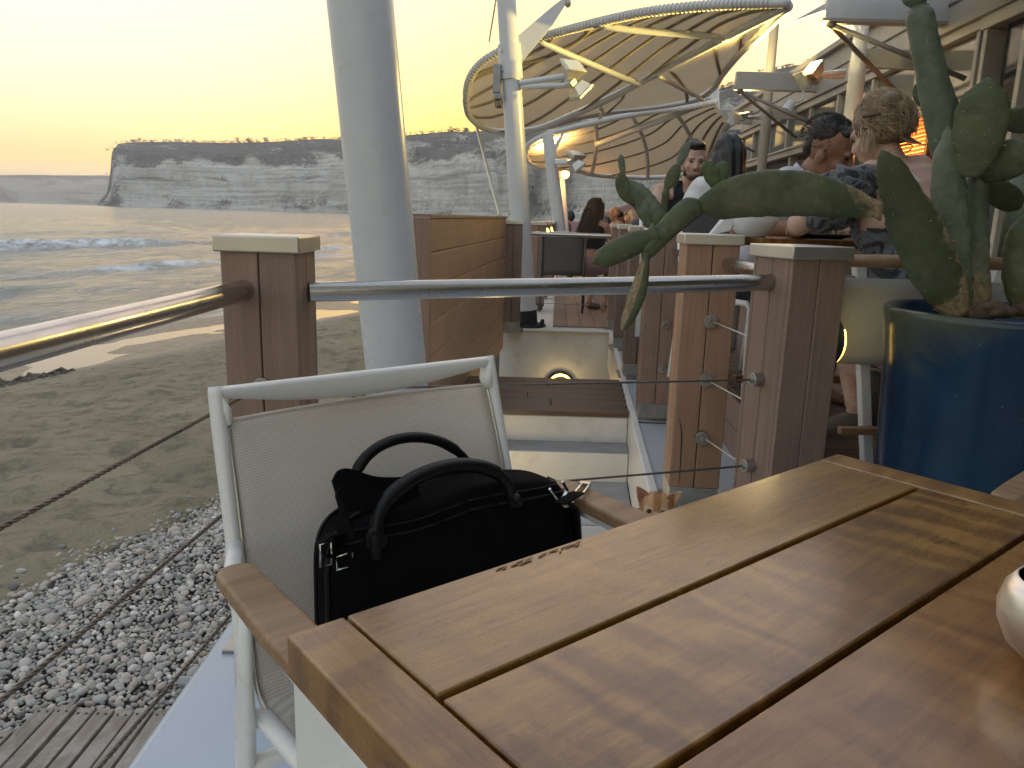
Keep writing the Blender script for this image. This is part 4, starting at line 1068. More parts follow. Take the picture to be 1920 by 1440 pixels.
fp = make_post('railing_post', 'railing post at the far end of the boarded screen', Vector((-.03,7.50,0)), 0, comp_dark, hgt=1.03)
# big leaning white column
c0 = (PY(690,740,3.0)+PY(805,740,3.0))/2; c1 = (PY(612,0,3.0)+PY(738,0,3.0))/2; ax = (c1-c0)/(c1.z-c0.z)
col = thing('canopy_column', 'thick white leaning steel column in front of the boarded screen', 'column', c0+ax*(-.85-c0.z))
m_ = MB(); m_.tube([ax*0, ax*2.0, ax*5.6], .1195, 40); build('shaft', m_, white_paint, col, smooth=True, autos=50)
m_ = MB(); m_.lathe([(.2,0),(.2,.03),(.13,.03)], 32); build('base_plate', m_, steel_shoe, col, smooth=True, autos=40)

# post row along the ledge
def prow(y): return Vector((.716+.066*(y-2.9), y, 0))
ra2 = R(-3.8)
row = [(2.90,'tall orange-brown boarded post with three wire washers and a cracked corner board', comp_warm, .19),(4.26,'boarded post standing on the grey ledge behind the orange-brown post', comp_dark, .182),(5.46,'boarded post on the ledge, third in the row beyond the thick post', comp_dark, .18),(6.65,'boarded post on the ledge near the white wall corner', comp_dark, .18),(7.85,'farthest boarded post of the ledge row, at the end of the cross rail', comp_dark, .18)]
posts = []
for i, (y, lb, mt, wd) in enumerate(row):
    ws = [(-math.pi/2, .745, .012, .026, .014), (-math.pi/2, .525, .012, .026, .014), (-math.pi/2, .305, .012, .026, .030)] if i == 0 else [(-math.pi/2, .55, .03, .022, .014), (-math.pi/2, .30, .03, .022, .014)] if i == 1 else [(-math.pi/2,.55,.0,.012,.012),(-math.pi/2,.30,.0,.012,.012)]
    posts.append(make_post('railing_post', lb, prow(y), ra2, mt, ws, wd=wd, hgt=1.022))
# crack in the corner board of the first
m_ = MB(); cp = [(-.0745,.095-.0,.37),(-.066,0,.34),(-.060,0,.30),(-.058,0,.22),(-.056,0,.12)]
m_.tube([(x,-.0952,z) for x, _, z in cp], [.001,.0022,.0026,.0022,.0012], 6); build('crack', m_, black_rub, posts[0])
P2 = prow(2.90)
rod('handrail', P2+Vector((.05,-.095,.955)), PR+Vector((-.02,.10,.945)), .0245, 'short steel handrail joining the orange-brown post to the thick post', 'handrail')
for z, lb in ((.745,'uppermost thin wire from the orange-brown post to the thick post'),(.525,'middle thin wire from the orange-brown post to the thick post'),(.305,'lowest thin wire from the orange-brown post to the thick post')):
    rod('wire_rope', P2+Vector((.012,-.11,z)), PR+Vector((.0,.10,z-.035)), .0032, lb, 'cable', cap_metal, 8)
for i in range(4):
    a = prow(row[i][0]); b = prow(row[i+1][0])
    rod('handrail', a+Vector((.05,.095,.945)), b+Vector((.05,-.095,.945)), .0245, ('steel handrail behind the orange-brown post','steel handrail between the second and third ledge posts','steel handrail between the third and fourth ledge posts','steel handrail at the far end of the ledge row')[i], 'handrail')
# cross rail with wires in front of the far terrace
XA = Vector((.02,7.95,0)); XB = prow(7.85)
rod('handrail', XA+Vector((0,0,.935)), XB+Vector((-.09,0,.935)), .024, 'steel handrail across the front of the far terrace', 'handrail')
for z, lb in ((.50,'upper thin wire below the rail of the far terrace'),(.235,'lower thin wire below the rail of the far terrace')): rod('wire_rope', XA+Vector((0,0,z)), XB+Vector((-.09,0,z)), .003, lb, 'cable', wire_m, 6)

# right terrace, one step up, boards running across
DZ = .30
rt = thing('right_terrace_deck', 'raised brown decking where the couple sit', 'decking', (1.02,2.56,0))
for k in range(34):
    ya = 2.56+k*.147; m_ = MB(); x_0 = 1.02+.066*(ya-2.56); m_.bx(-1.35,1.35,-.0715,.0715,-.026,0); o = build('deck_board', m_, deck_m, rt, bevel=.002); o.location = (x_0+1.35-1.02, ya+.0715-2.56, DZ)
mb = MB(); mb.hexa([(1.03,2.57,-1),(3.72,2.57,-1),(4.05,7.52,-1),(1.34,7.52,-1),(1.03,2.57,DZ-.028),(3.72,2.57,DZ-.028),(4.05,7.52,DZ-.028),(1.34,7.52,DZ-.028)]); build('right_terrace', mb, dark_metal, kind='structure')
for k in range(2):
    m_ = MB(); za = DZ-.03-.14*(k+1); m_.hexa([(1.015,2.575,za),(1.028,2.575,za),(1.338,7.5,za),(1.325,7.5,za),(1.015,2.575,za+.136),(1.028,2.575,za+.136),(1.338,7.5,za+.136),(1.325,7.5,za+.136)]); build('edge_board', m_, comp_dark, rt, local=False, bevel=.002)
# far terrace
mb = MB(); mb.hexa([(-.1,8.301,-1),(4.4,8.301,-1),(7.2,44,-1),(2.6,44,-1),(-.1,8.301,.0),(4.4,8.301,.0),(7.2,44,.0),(2.6,44,.0)]); build('far_terrace', mb, white_wall, kind='structure')
mb = MB(); mb.bx(wl(7.63)+.0, 4.3, 7.662, 8.3, -1, .0); build('far_terrace_edge', mb, white_wall, kind='structure')
ft = thing('far_terrace_deck', 'brown decking of the far terrace under the long-haired diner', 'decking', (.5,7.82,.004))
for k in range(20):
    m_ = MB(); x_0 = .40+k*.147; m_.hexa([(x_0,7.82,.004),(x_0+.143,7.82,.004),(x_0+.143+1.2,30,.004),(x_0+1.2,30,.004),(x_0,7.82,.02),(x_0+.143,7.82,.02),(x_0+.143+1.2,30,.02),(x_0+1.2,30,.02)])
    m_.v = [(v[0], v[1], v[2]) for v in m_.v]; build('deck_board', m_, comp_dark, ft, local=False, bevel=.002)
# beach-side posts of the far terrace with small yellow lamps
lampy = emit('post_lamp_glow', (1,.62,.06), 2.2)
side = []
for i, y in enumerate((9.2,10.7,12.2,13.9,16.0)):
    x = .13+.078*(y-7.5)*1.0
    p = make_post('railing_post', ('beach-side post of the far terrace just behind the slender white pole','beach-side post of the far terrace carrying the lower yellow lamp','beach-side post of the far terrace carrying the upper yellow lamp','beach-side post behind the yellow lamps','most distant beach-side railing post')[i], Vector((x,y,0)), R(-4), comp_dark, hgt=1.01, shoe=False)
    side.append(Vector((x,y,0)))
    if i in (1, 2):
        t = thing('post_lamp', ('small round yellow lamp on a beach-side post, lower of the pair','small round yellow lamp on a beach-side post, upper of the pair')[i-1], 'lamp', Vector((x+.03,y-.095,.90)))
        m_ = MB(); m_.disc((0,-.012,0), (0,-1,0), .07, .022, 20); build('housing', m_, dark_metal, t)
        m_ = MB(); m_.ell((0,-.025,0), (.036,.012,.062)); build('glow', m_, lampy, t, smooth=True)
for i in range(4): rod('handrail', side[i]+Vector((0,.09,.92)), side[i+1]+Vector((0,-.09,.92)), .024, ('handrail along the beach side, nearest stretch','handrail along the beach side, second stretch','handrail along the beach side, third stretch','handrail along the beach side, farthest stretch')[i], 'handrail')
# ================================================================== poles, canopies, floodlights, building
# slender pole 1
pa = PY(989,596,7.86); pb = PY(951,0,7.86); pb2 = pa+(pb-pa)*1.15
pole = thing('canopy_pole', 'slender white leaning pole with black foot carrying two floodlights', 'pole', Vector((pa.x, pa.y, .004)))
b0 = Vector((pa.x, pa.y, .004)); axv = (pb-pa)/(pb.z-pa.z)
def pat(z): return Vector((pa.x, pa.y, 0))+axv*(z-pa.z)-b0*0
m_ = MB(); m_.tube([pat(.24)-b0+Vector((0,0,0)), pat(1.5)-b0, pat(3.8)-b0], [.105,.100,.088], 28); build('shaft', m_, white_paint, pole, smooth=True, autos=50)
zc0 = PY(968,132,7.86).z; zc1 = PY(960,66,7.86).z
m_ = MB(); m_.tube([pat(zc0)-b0, pat(zc1)-b0], .112, 28); build('sleeve', m_, white_paint, pole, smooth=True, autos=50)
for zz in (zc0+.07, zc1-.07):
    m_ = MB(); m_.disc(pat(zz)-b0+Vector((-.08,-.085,0)), (-.6,-.8,0), .012, .02, 8); build('bolt', m_, steel, pole)
m_ = MB(); m_.tube([pat(.255)-b0, pat(.29)-b0], .118, 24); build('collar', m_, white_paint, pole, smooth=True, autos=40)
m_ = MB(); m_.tube([pat(.02)-b0, pat(.26)-b0], .108, 24); m_.lathe([(.19,0),(.19,.02),(.12,.03)], 28); 
for k in range(8):
    a = k*math.pi/4+.3; m_.tube([(.165*math.cos(a),.165*math.sin(a),.01),(.165*math.cos(a),.165*math.sin(a),.065)], .018, 8)
build('black_foot', m_, black_rub, pole, smooth=True, autos=40)
def pxpoly(pts, Y, th):
    m_ = MB(); a = [PY(x, y, Y-th/2) for x, y in pts]; n = len(a); b = [p+Vector((0,th,0)) for p in a]
    m_.add(a+b, [tuple(range(n)), tuple(range(2*n-1, n-1, -1))]+[(i, n+i, n+(i+1)%n, (i+1)%n) for i in range(n)]); return m_
build('gusset', pxpoly([(967,70),(1040,8),(1056,-3),(1068,-4),(1070,6),(1060,9),(1035,48),(972,124)], 7.86, .022), white_paint, pole, local=False, bevel=.003)
m_ = MB(); m_.ell(PY(1065,6,7.86), (.03,.03,.04)); build('shackle', m_, steel_shoe, pole, local=False, smooth=True)
# electrical box
eb = thing('switch_box', 'small grey electrical box strapped to the slender white pole', 'box', PY(931,175,7.80))
m_ = MB(); m_.bx(-.035,.035,-.04,.04,.0,.26); build('case', m_, grey_metal, eb, bevel=.006)
m_ = MB(); m_.bx(-.02,.055,-.045,.03,-.055,-.003); build('junction', m_, grey_metal, eb, bevel=.004)
m_ = MB()
for k in range(4): m_.tube(curve([(.0+.012*k,-.0,-.05),(-.01+.014*k,0,-.11),(.01+.014*k,.01,-.13),(.02+.014*k,.01,-.06)], 5), .004, 6)
build('cables', m_, black_rub, eb, smooth=True)
glass_off = plain('lamp_glass', (.55,.60,.64), .08, var=.05)
lamp_hot = emit('flood_glow', (1,.62,.16), 8)
lamp_or = emit('bulb_glow', (1,.45,.10), 6)
def floodlight(label, pos, aim, arm_to, lit=None, sz=1.0, energy=0, col=(1,.7,.3), group='pole floodlights'):
    """square floodlight: finned housing, front bezel, glass and a tubular arm"""
    t = thing('floodlight', label, 'lamp', pos, 0, group); aim = Vector(aim).normalized(); q = aim.to_track_quat('Z', 'Y').to_matrix()
    s_ = .10*sz
    m_ = MB(); m_.prism([(-s_,-s_),(s_,-s_),(s_,s_),(-s_,s_)], 0, .025*sz, q); build('bezel', m_, cap_metal, t, bevel=.003)
    m_ = MB(); lo = [q @ Vector(v) for v in ((-.55*s_,-.55*s_,-.09*sz),(.55*s_,-.55*s_,-.09*sz),(.55*s_,.55*s_,-.09*sz),(-.55*s_,.55*s_,-.09*sz))]; hi = [q @ Vector(v) for v in ((-.92*s_,-.92*s_,-.002),(.92*s_,-.92*s_,-.002),(.92*s_,.92*s_,-.002),(-.92*s_,.92*s_,-.002))]
    m_.hexa(lo+hi); build('housing', m_, cap_metal, t, bevel=.003)
    m_ = MB(); m_.prism([(-.84*s_,-.84*s_),(.84*s_,-.84*s_),(.84*s_,.84*s_),(-.84*s_,.84*s_)], .022*sz, .028*sz, q); build('glass', m_, lit or glass_off, t)
    m_ = MB(); m_.box(q @ Vector((0,-.3*s_,-.12*sz)), (.09*sz,.07*sz,.06*sz), q); build('gear_box', m_, cap_metal, t, bevel=.003)
    if arm_to is not None:
        m_ = MB(); m_.tube([q @ Vector((0,0,-.08*sz)), (Vector(arm_to)-Vector(pos))], .028*sz, 12); build('arm', m_, white_paint, t, smooth=True, autos=40)
    if energy:
        l = lamp('flood', 'SPOT', aim*.05, energy, col, .08, t, aim.to_track_quat('-Z', 'Y').to_euler(), R(150))
    return t
Yf = 7.55
floodlight('unlit square floodlight turned upward on the slender pole', PY(1074,126,Yf), (.25,-.55,.8), PY(975,156,7.80), None, 1.0)
floodlight('unlit square floodlight tilted downward below the upturned one', PY(1088,172,Yf), (.55,.3,-.65), PY(980,163,7.80), None, .95)
# second and third poles
def simple_pole(label, x0, y0, x1, y1, Y, r_, gus=False):
    a = PY(x0,y0,Y); b = PY(x1,y1,Y); d = (b-a)/(b.z-a.z); base = a+d*(0.02-a.z)
    t = thing('canopy_pole', label, 'pole', base); m_ = MB(); m_.tube([Vector((0,0,0)), d*(b.z-.02)], [r_*1.1, r_*.95], 20); build('shaft', m_, white_paint, t, smooth=True, autos=50)
    m_ = MB(); m_.lathe([(r_*1.8,0),(r_*1.8,.02),(r_*1.15,.03),(r_*1.15,.2),(0,.2)], 20); build('foot', m_, black_rub, t, smooth=True, autos=40)
    return t
p2 = simple_pole('second slender white pole below the far canopy', 1048,420,1027,252,12.3,.095)
build('gusset', pxpoly([(1034,282),(1062,234),(1060,246),(1040,290)], 12.3, .02), white_paint, p2, local=False)
simple_pole('third white pole tinted orange by its own bulb', 1057,420,1049,305,15.0,.085)
floodlight('grey floodlight on the second white pole facing up under the far canopy', PY(1080,290,12.0), (.2,-.3,.9), PY(1042,302,12.2), None, 1.15)
floodlight('grey floodlight on the second pole facing down', PY(1082,314,12.0), (.5,.2,-.7), PY(1042,306,12.2), None, 1.1)
fl = floodlight('lit floodlight glowing yellow under the left end of the far canopy', PY(1033,296,12.6), (-.15,.25,1), PY(1036,306,12.3), lamp_hot, .8, 40, (1,.62,.22))
t = thing('pole_bulb', 'glowing orange bulb lamp on the third white pole', 'lamp', PY(1060,327,14.7)); m_ = MB(); m_.ell((0,0,0), (.07,.07,.07)); build('bulb', m_, lamp_or, t, smooth=True)
m_ = MB(); m_.box((-.09,.05,.02), (.12,.05,.16)); build('bracket', m_, dark_metal, t, bevel=.005)
lamp('bulb', 'POINT', (0,-.15,0), 5, (1,.5,.15), .1, t)

def fabric(name, col, tr=.45):
    s = NT(name); v = s.coord(rand=False); n = s.noise(v, 1.2, 5); c = s.ramp(n, [(.3, tuple(x*.9 for x in col)), (.7, col)])
    s.set(Base_Color=c, Roughness=.6); tn = s.n('ShaderNodeBsdfTranslucent'); s.l(c, tn.inputs[0]); mx = s.n('ShaderNodeMixShader'); mx.inputs[0].default_value = tr
    s.l(s.b.outputs[0], mx.inputs[1]); s.l(tn.outputs[0], mx.inputs[2]); s.l(mx.outputs[0], s.out.inputs[0]); s.bump(s.noise(v, 2, 3), .2, .03); return s.m
canvas = fabric('canopy_canvas', (.58,.47,.31)); rib_m = plain('canopy_batten', (.30,.26,.20), .7); rope = plain('lacing', (.5,.48,.42), .8)
def cpts(pp, n=9): return curve([PY(x, y, Y) for x, y, Y in pp], n)
class Crv:
    def __init__(s, pts):
        s.p = pts; s.L = [0]
        for a, b in zip(pts, pts[1:]): s.L.append(s.L[-1]+(b-a).length)
    def at(s, u):
        d = max(0, min(1, u))*s.L[-1]; lo = 0
        for i in range(len(s.L)-1):
            if s.L[i+1] >= d: lo = i; break
        k = (d-s.L[lo])/max(1e-6, s.L[lo+1]-s.L[lo]); return s.p[lo].lerp(s.p[lo+1], k)
def leaf(N, S, bulge, u, v):
    a = N.at(u); b = S.at(u); return a.lerp(b, v)+Vector((0,0,1))*bulge*math.sin(math.pi*v)*min(1, math.sin(math.pi*min(1,max(0,u)))*1.6)
def canopy(label, root, N, S, Q, bulge, ribs, arches, tube_r, ribs2=()):
    t = thing('sail_canopy', label, 'canopy', root, 0, 'tensile sail canopies')
    N, S = Crv(cpts(N)), Crv(cpts(S)); Q = Crv(cpts(Q)) if Q else None
    e = .035
    m_ = MB(); m_.grid(lambda u, v: leaf(N, S, bulge, .02+.965*u, e+(1-2*e)*v), 44, 18); build('fabric', m_, canvas, t, local=False, smooth=True)
    if Q:
        m_ = MB(); m_.grid(lambda u, v: leaf(S2, Q, bulge*.5, .03+.94*u, .03+.93*v), 36, 12) if False else m_.grid(lambda u, v: leaf(Crvsub, Q, bulge*.35, .02+.95*u, .02+.93*v), 36, 12)
        build('fabric', m_, canvas, t, local=False, smooth=True)
    for nm, cv in (('edge_tube', N), ('edge_tube', S))+((('edge_tube', Q),) if Q else ()):
        m_ = MB(); m_.tube(cv.p, tube_r, 12); build(nm, m_, white_paint, t, local=False, smooth=True)
    for (u0_, u1_) in ribs:
        pts = []
        for k in range(29):
            v = k/28; uu = u0_+(u1_-u0_)*v
            if .012 < uu < .985: pts.append(leaf(N, S, bulge, uu, v)-Vector((0,0,.02)))
        if len(pts) < 3: continue
        m_ = MB(); m_.tube(pts, .024, 6, flat=.5); build('batten', m_, rib_m, t, local=False, smooth=True)
    for (u0_, u1_) in arches:
        pts = []
        for k in range(17):
            v = k/16; uu = u0_+(u1_-u0_)*v
            pts.append(leaf(N, S, bulge, uu, v)-Vector((0,0,.06*math.sin(math.pi*v)+.02)))
        m_ = MB(); m_.tube(pts, .032, 10); build('arch_tube', m_, white_paint, t, local=False, smooth=True)
    # lacing loops round the edge tube
    m_ = MB(); n = 90
    for i in range(n):
        u = .03+.94*i/n; c = N.at(u); tg = (N.at(u+.004)-N.at(u-.004)).normalized(); x = tg.orthogonal().normalized(); y = tg.cross(x)
        m_.tube([c+(x*math.cos(a)+y*math.sin(a))*(tube_r+.004) for a in [2*math.pi*k/8 for k in range(8)]], .006, 4, closed=True)
    build('lacing', m_, rope, t, local=False, kind='stuff')
    return t, N, S, Q
N1 = [(873,190,8.9),(880,150,8.6),(905,116,8.4),(960,86,8.25),(1050,60,8.0),(1200,25,7.3),(1350,9,6.8),(1478,5,6.35)]
S1 = [(873,190,8.9),(880,217,9.2),(905,238,9.5),(950,248,9.6),(1010,241,9.5),(1080,213,9.25),(1155,178,8.9),(1250,128,8.3),(1330,86,7.75),(1410,45,7.0),(1478,10,6.4)]
Q1 = [(1030,236,9.6),(1080,222,10.0),(1150,209,10.4),(1230,200,10.5),(1300,187,10.2),(1336,166,9.6),(1358,135,9.0),(1390,97,8.2),(1428,62,7.4),(1478,12,6.4)]
S1b = [p for p in S1 if p[0] >= 1010]
Crvsub = Crv(cpts(S1b))
cn1, N_, S_, Q_ = canopy('large cream sail canopy with dark battens reaching from the floodlight pole', PY(1150,120,8.6), N1, S1, Q1, .12, [(u_, u_-1.1) for u_ in (.66,.86,1.06,1.26,1.46,1.64)], [(.33,.54),(.52,.80)], .038)
for (a0, a1) in ((.30,.18),(.48,.36),(.66,.55),(.80,.70)):
    m_ = MB(); m_.tube([leaf(Crvsub, Q_, .07, a0+(a1-a0)*k/10, k/10)-Vector((0,0,.015)) for k in range(11)], .02, 6, flat=.6); build('batten', m_, rib_m, cn1, local=False, smooth=True)
for a0, a1 in ((.22,.16),(.45,.42)):
    m_ = MB(); m_.tube([leaf(Crvsub, Q_, 0, a0+(a1-a0)*k/6, k/6)-Vector((0,0,.05)) for k in range(7)], .024, 8); build('strut', m_, white_paint, cn1, local=False, smooth=True)
for u0_, u1_, vm in ((.50,.03,.30),(.38,.055,.20)):
    m_ = MB(); m_.tube([leaf(N_, S_, .12, u0_+(u1_-u0_)*k/14, vm*math.sin(math.pi*(k/14)**.75))-Vector((0,0,.02)) for k in range(15)], .030, 6, flat=.5); build('batten', m_, rib_m, cn1, local=False, smooth=True)
# unseen canopy inferred from the thick column, added above the frame for shade
cn0 = thing('sail_canopy', 'cream sail canopy overhead above the foreground table', 'canopy', (1.0,.2,3.5), 0, 'tensile sail canopies')
def over(u, v): return Vector((-.45+3.4*u, .95-3.6*v*(1-.25*u), 3.15+.55*(1-v)+.35*math.sin(math.pi*u)*math.sin(math.pi*v)-.35*u))
m_ = MB(); m_.grid(over, 24, 24); build('fabric', m_, fabric('canopy_canvas_pale', (.74,.68,.58), .5), cn0, local=False, smooth=True)
m_ = MB(); m_.tube([over(k/20,0) for k in range(21)]+[over(1,k/20) for k in range(1,21)]+[over(1-k/20,1) for k in range(1,21)]+[over(0,1-k/20) for k in range(1,20)], .038, 10, closed=True); build('edge_tube', m_, white_paint, cn0, local=False, smooth=True)
for v_ in (.2,.4,.6,.8):
    m_ = MB(); m_.tube([over(k/16,v_)-Vector((0,0,.025)) for k in range(17)], .024, 6, flat=.5); build('batten', m_, rib_m, cn0, local=False, smooth=True)
rod('stay_cable', PY(892,232,9.45), PY(937,404,8.6), .018, 'thin stay cable running down from the large canopy to the screen', 'cable', cap_metal, 8)
rod('stay_cable', PY(917,78,8.4), PY(933,-20,8.0), .008, 'thin stay wire above the left end of the large canopy', 'cable', cap_metal, 6)
N2 = [(985,291,12.6),(991,272,12.5),(1015,257,12.4),(1060,243,12.3),(1130,226,12.1),(1210,211,11.9),(1290,202,11.7),(1345,190,11.5)]
S2 = [(985,291,12.6),(994,305,13.0),(1022,315,13.3),(1066,317,13.6),(1110,327,14.0),(1160,332,14.4),(1230,333,14.6),(1290,325,14.3),(1322,300,13.6),(1345,268,12.9),(1368,228,12.0)]
cn2, N2_, S2_, _ = canopy('smaller tan sail canopy glowing warm at its left end', PY(1160,270,13), N2, S2, None, .12, [(u_, u_-1.0) for u_ in (.35,.55,.75,.95,1.15,1.35,1.55,1.75)], [(.42,.30),(.60,.50),(.80,.72)], .04)
m_ = MB(); m_.tube([PY(1118,271,12.7), PY(1200,240,12.3), PY(1292,206,11.8)], .045, 12); build('spine_tube', m_, white_paint, cn2, local=False, smooth=True)
simple_pole('slim white pole behind the small canopy beside the hill', 1347,330,1340,165,14.3,.075)

# ---- building: facade runs along the terrace
def FB(y, off=0, z=0): return Vector((3.2+.063*y-off, y, z))
wall_b = plain('building_cream', (.36,.345,.30), .55, var=.06, nscale=1.5, dirt=.12); frame_b = plain('window_frame', (.46,.44,.38), .5, var=.05)
gl_ = NT('window_glass'); gl_.set(Base_Color=(.16,.165,.14), Roughness=.09); gl_.b.inputs['Specular IOR Level'].default_value = .8; glass_b = gl_.m
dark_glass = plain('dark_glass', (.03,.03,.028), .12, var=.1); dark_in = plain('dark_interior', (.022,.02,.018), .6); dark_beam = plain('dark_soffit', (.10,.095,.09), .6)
bd = thing('restaurant_building', 'long cream restaurant building with clerestory windows at right', 'building', FB(3.0,0,0))
def fbox(name, ya, yb, o0, o1, z0, z1, mat, parent=bd, bev=.006):
    m_ = MB(); m_.hexa([FB(ya,o0,z0),FB(ya,o1,z0),FB(yb,o1,z0),FB(yb,o0,z0),FB(ya,o0,z1),FB(ya,o1,z1),FB(yb,o1,z1),FB(yb,o0,z1)]); return build(name, m_, mat, parent, local=False, bevel=bev)
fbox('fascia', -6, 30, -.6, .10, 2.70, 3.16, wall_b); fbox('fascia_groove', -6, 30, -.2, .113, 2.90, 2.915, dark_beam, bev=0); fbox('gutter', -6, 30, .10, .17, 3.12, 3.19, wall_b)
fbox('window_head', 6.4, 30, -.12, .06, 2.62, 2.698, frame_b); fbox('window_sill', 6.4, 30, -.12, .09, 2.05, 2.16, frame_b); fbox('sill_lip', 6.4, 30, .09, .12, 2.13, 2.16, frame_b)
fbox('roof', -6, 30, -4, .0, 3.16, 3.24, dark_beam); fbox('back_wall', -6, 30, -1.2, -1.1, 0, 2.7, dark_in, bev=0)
y = 6.45; k = 0
while y < 22:
    wlen = 1.06
    f = fbox('window', y, y+.055, -.06, .04, 2.162, 2.618, frame_b); fbox('pane', y+.057, y+wlen-.002, -.03, -.015, 2.162, 2.618, glass_b, f, 0)
    y += wlen
for k, y in enumerate((6.4,8.0,9.7,11.4,13.1,14.8,16.5,18.2)):
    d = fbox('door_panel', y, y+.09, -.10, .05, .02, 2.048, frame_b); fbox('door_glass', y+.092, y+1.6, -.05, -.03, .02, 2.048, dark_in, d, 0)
# near bay: tall glazed doors
fbox('bay_head', -6, 6.4, -.12, .07, 2.60, 2.698, frame_b)
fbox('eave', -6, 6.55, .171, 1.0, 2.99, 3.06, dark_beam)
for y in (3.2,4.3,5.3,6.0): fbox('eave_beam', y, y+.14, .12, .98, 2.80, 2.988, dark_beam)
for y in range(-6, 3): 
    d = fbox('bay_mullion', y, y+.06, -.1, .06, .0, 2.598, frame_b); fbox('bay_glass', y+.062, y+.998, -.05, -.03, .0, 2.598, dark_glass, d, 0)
for y in (3.0,3.6,4.2,4.8,5.3,5.75,6.3):
    d = fbox('bay_mullion', y, y+.06, -.1, .06, .3, 2.598, frame_b)
    fbox('bay_glass', y+.062, y+.43, -.05, -.03, .3, 2.598, dark_glass, d, 0)
# brackets every 3.4 m: box beam, two braces, a spot lamp
for i, y in enumerate((6.95,10.4,13.85)):
    b = thing('canopy_bracket', ('largest cream bracket beam jutting from the fascia above the couple','second cream bracket beam jutting from the fascia above the bowed man','third cream bracket beam jutting from the fascia, smallest of the three')[i], 'bracket', FB(y,0,2.87), 0, 'fascia brackets')
    m_ = MB(); m_.hexa([FB(y-.05,-.1,2.785),FB(y-.05,1.12,2.785),FB(y+.05,1.12,2.785),FB(y+.05,-.1,2.785),FB(y-.05,-.1,2.975),FB(y-.05,1.12,2.975),FB(y+.05,1.12,2.975),FB(y+.05,-.1,2.975)]); build('beam', m_, white_paint if i == 0 else wall_b, b, local=False, bevel=.004)
    m_ = MB(); m_.hexa([FB(y-.056,-.1,2.76),FB(y-.056,1.14,2.76),FB(y+.056,1.14,2.76),FB(y+.056,-.1,2.76),FB(y-.056,-.1,2.788),FB(y-.056,1.14,2.788),FB(y+.056,1.14,2.788),FB(y+.056,-.1,2.788)]); build('flange', m_, wall_b, b, local=False, bevel=.002)
    for dy in (.62,-.50): 
        m_ = MB(); m_.tube([FB(y,1.06,2.75), FB(y+dy,.10,2.26)], .021, 10); build('brace', m_, plain('brace_metal', (.22,.19,.165), .5, .3) if i == 0 and dy > 0 else MATS['brace_metal'], b, local=False, smooth=True)
    m_ = MB(); m_.ell(FB(y,1.05,2.745), (.045,.045,.04)); build('pin', m_, MATS['brace_metal'], b, local=False, smooth=True)
    if i:
        s_ = thing('spot_lamp', ('','white adjustable spotlight hanging under the second bracket beam','white adjustable spotlight hanging under the third bracket beam')[i], 'lamp', FB(y-.1,.28,2.74), 0, 'bracket spotlights')
        q = Vector((-.55,-.35,-.75)).to_track_quat('Z','Y').to_matrix(); m_ = MB(); m_.lathe([(.03,-.02),(.05,0),(.062,.10),(.066,.17),(.05,.172),(0,.16)], 20, Vector((-.12,0,-.12)), q); build('shade', m_, white_paint, s_, smooth=True, autos=50)
        m_ = MB(); m_.tube(curve([(0,0,.02),(.02,0,-.04),(-.01,0,-.10),(-.10,0,-.13)], 6), .014, 8); build('stem', m_, white_paint, s_, smooth=True)
m_ = pxpoly([(1479,44),(1555,2),(1555,16)], 6.95, .03)
build('tie_plate', m_, white_paint, link(props(bpy.data.objects.new('sail_tie', None), 'pale tapering tie plate linking the canopy tip to the first bracket', 'tie')) if False else None, smooth=False, label='pale tapering tie plate linking the canopy tip to the first bracket', cat='tie plate')
# facade poles
def fpole(label, px_, ytop, Y, r_):
    c = PY(px_, 300, Y); t = thing('facade_pole', label, 'pole', Vector((c.x, Y, .02)), 0, 'poles along the facade'); m_ = MB(); m_.tube([(0,0,0),(-.012,0,2.2),(-.02,0,PY(px_,ytop,Y).z-.02)], [r_,r_,r_*.95], 20); build('shaft', m_, white_paint if Y < 9 else wall_b, t, smooth=True, autos=50)
    m_ = MB(); m_.tube([(-.01,0,2.05),(-.01,0,2.6)], r_*1.12, 20); build('sleeve', m_, white_paint if Y < 9 else wall_b, t, smooth=True, autos=50)
    fx = FB(Y).x-c.x
    m_ = MB(); m_.box((fx/2,0,2.60), (fx, .012, .17)); m_.box((fx/2,0,2.52), (fx,.08,.012)); build('tie_bracket', m_, wall_b, t, bevel=.003)
    return t
fpole('nearest slender pole along the facade, behind the blonde woman', 1590, -30, 7.6, .066)
fpole('middle slender pole along the facade, rising behind the canopy tip', 1431, 44, 11.3, .064)
floodlight('lit floodlight glowing yellow on the nearest facade pole', PY(1524,130,7.35), (-.75,-.25,.65), PY(1584,134,7.55), lamp_hot, .85, 100, (1,.74,.22))
floodlight('unlit grey floodlight under the lit one on the nearest facade pole', PY(1506,150,7.4), (-.7,-.1,-.6), PY(1582,143,7.55), None, .85)
floodlight('floodlight with a yellow gleam on the middle facade pole', PY(1394,214,10.9), (-.2,-.1,1), PY(1425,217,11.2), lamp_hot, .6, 25, (1,.72,.28))
floodlight('unlit floodlight turned sideways on the middle facade pole', PY(1374,222,10.9), (-.9,-.1,-.3), PY(1425,221,11.2), None, .9)
t = thing('speaker_box', 'small grey camera housing beside the third bracket', 'box', PY(1352,252,13.2)); m_ = MB(); m_.bx(-.02,.30,-.06,.06,-.08,.08); build('case', m_, grey_metal, t, bevel=.01); m_ = MB(); m_.bx(.20,.26,-.075,-.058,-.03,.03); build('lens', m_, black_rub, t)
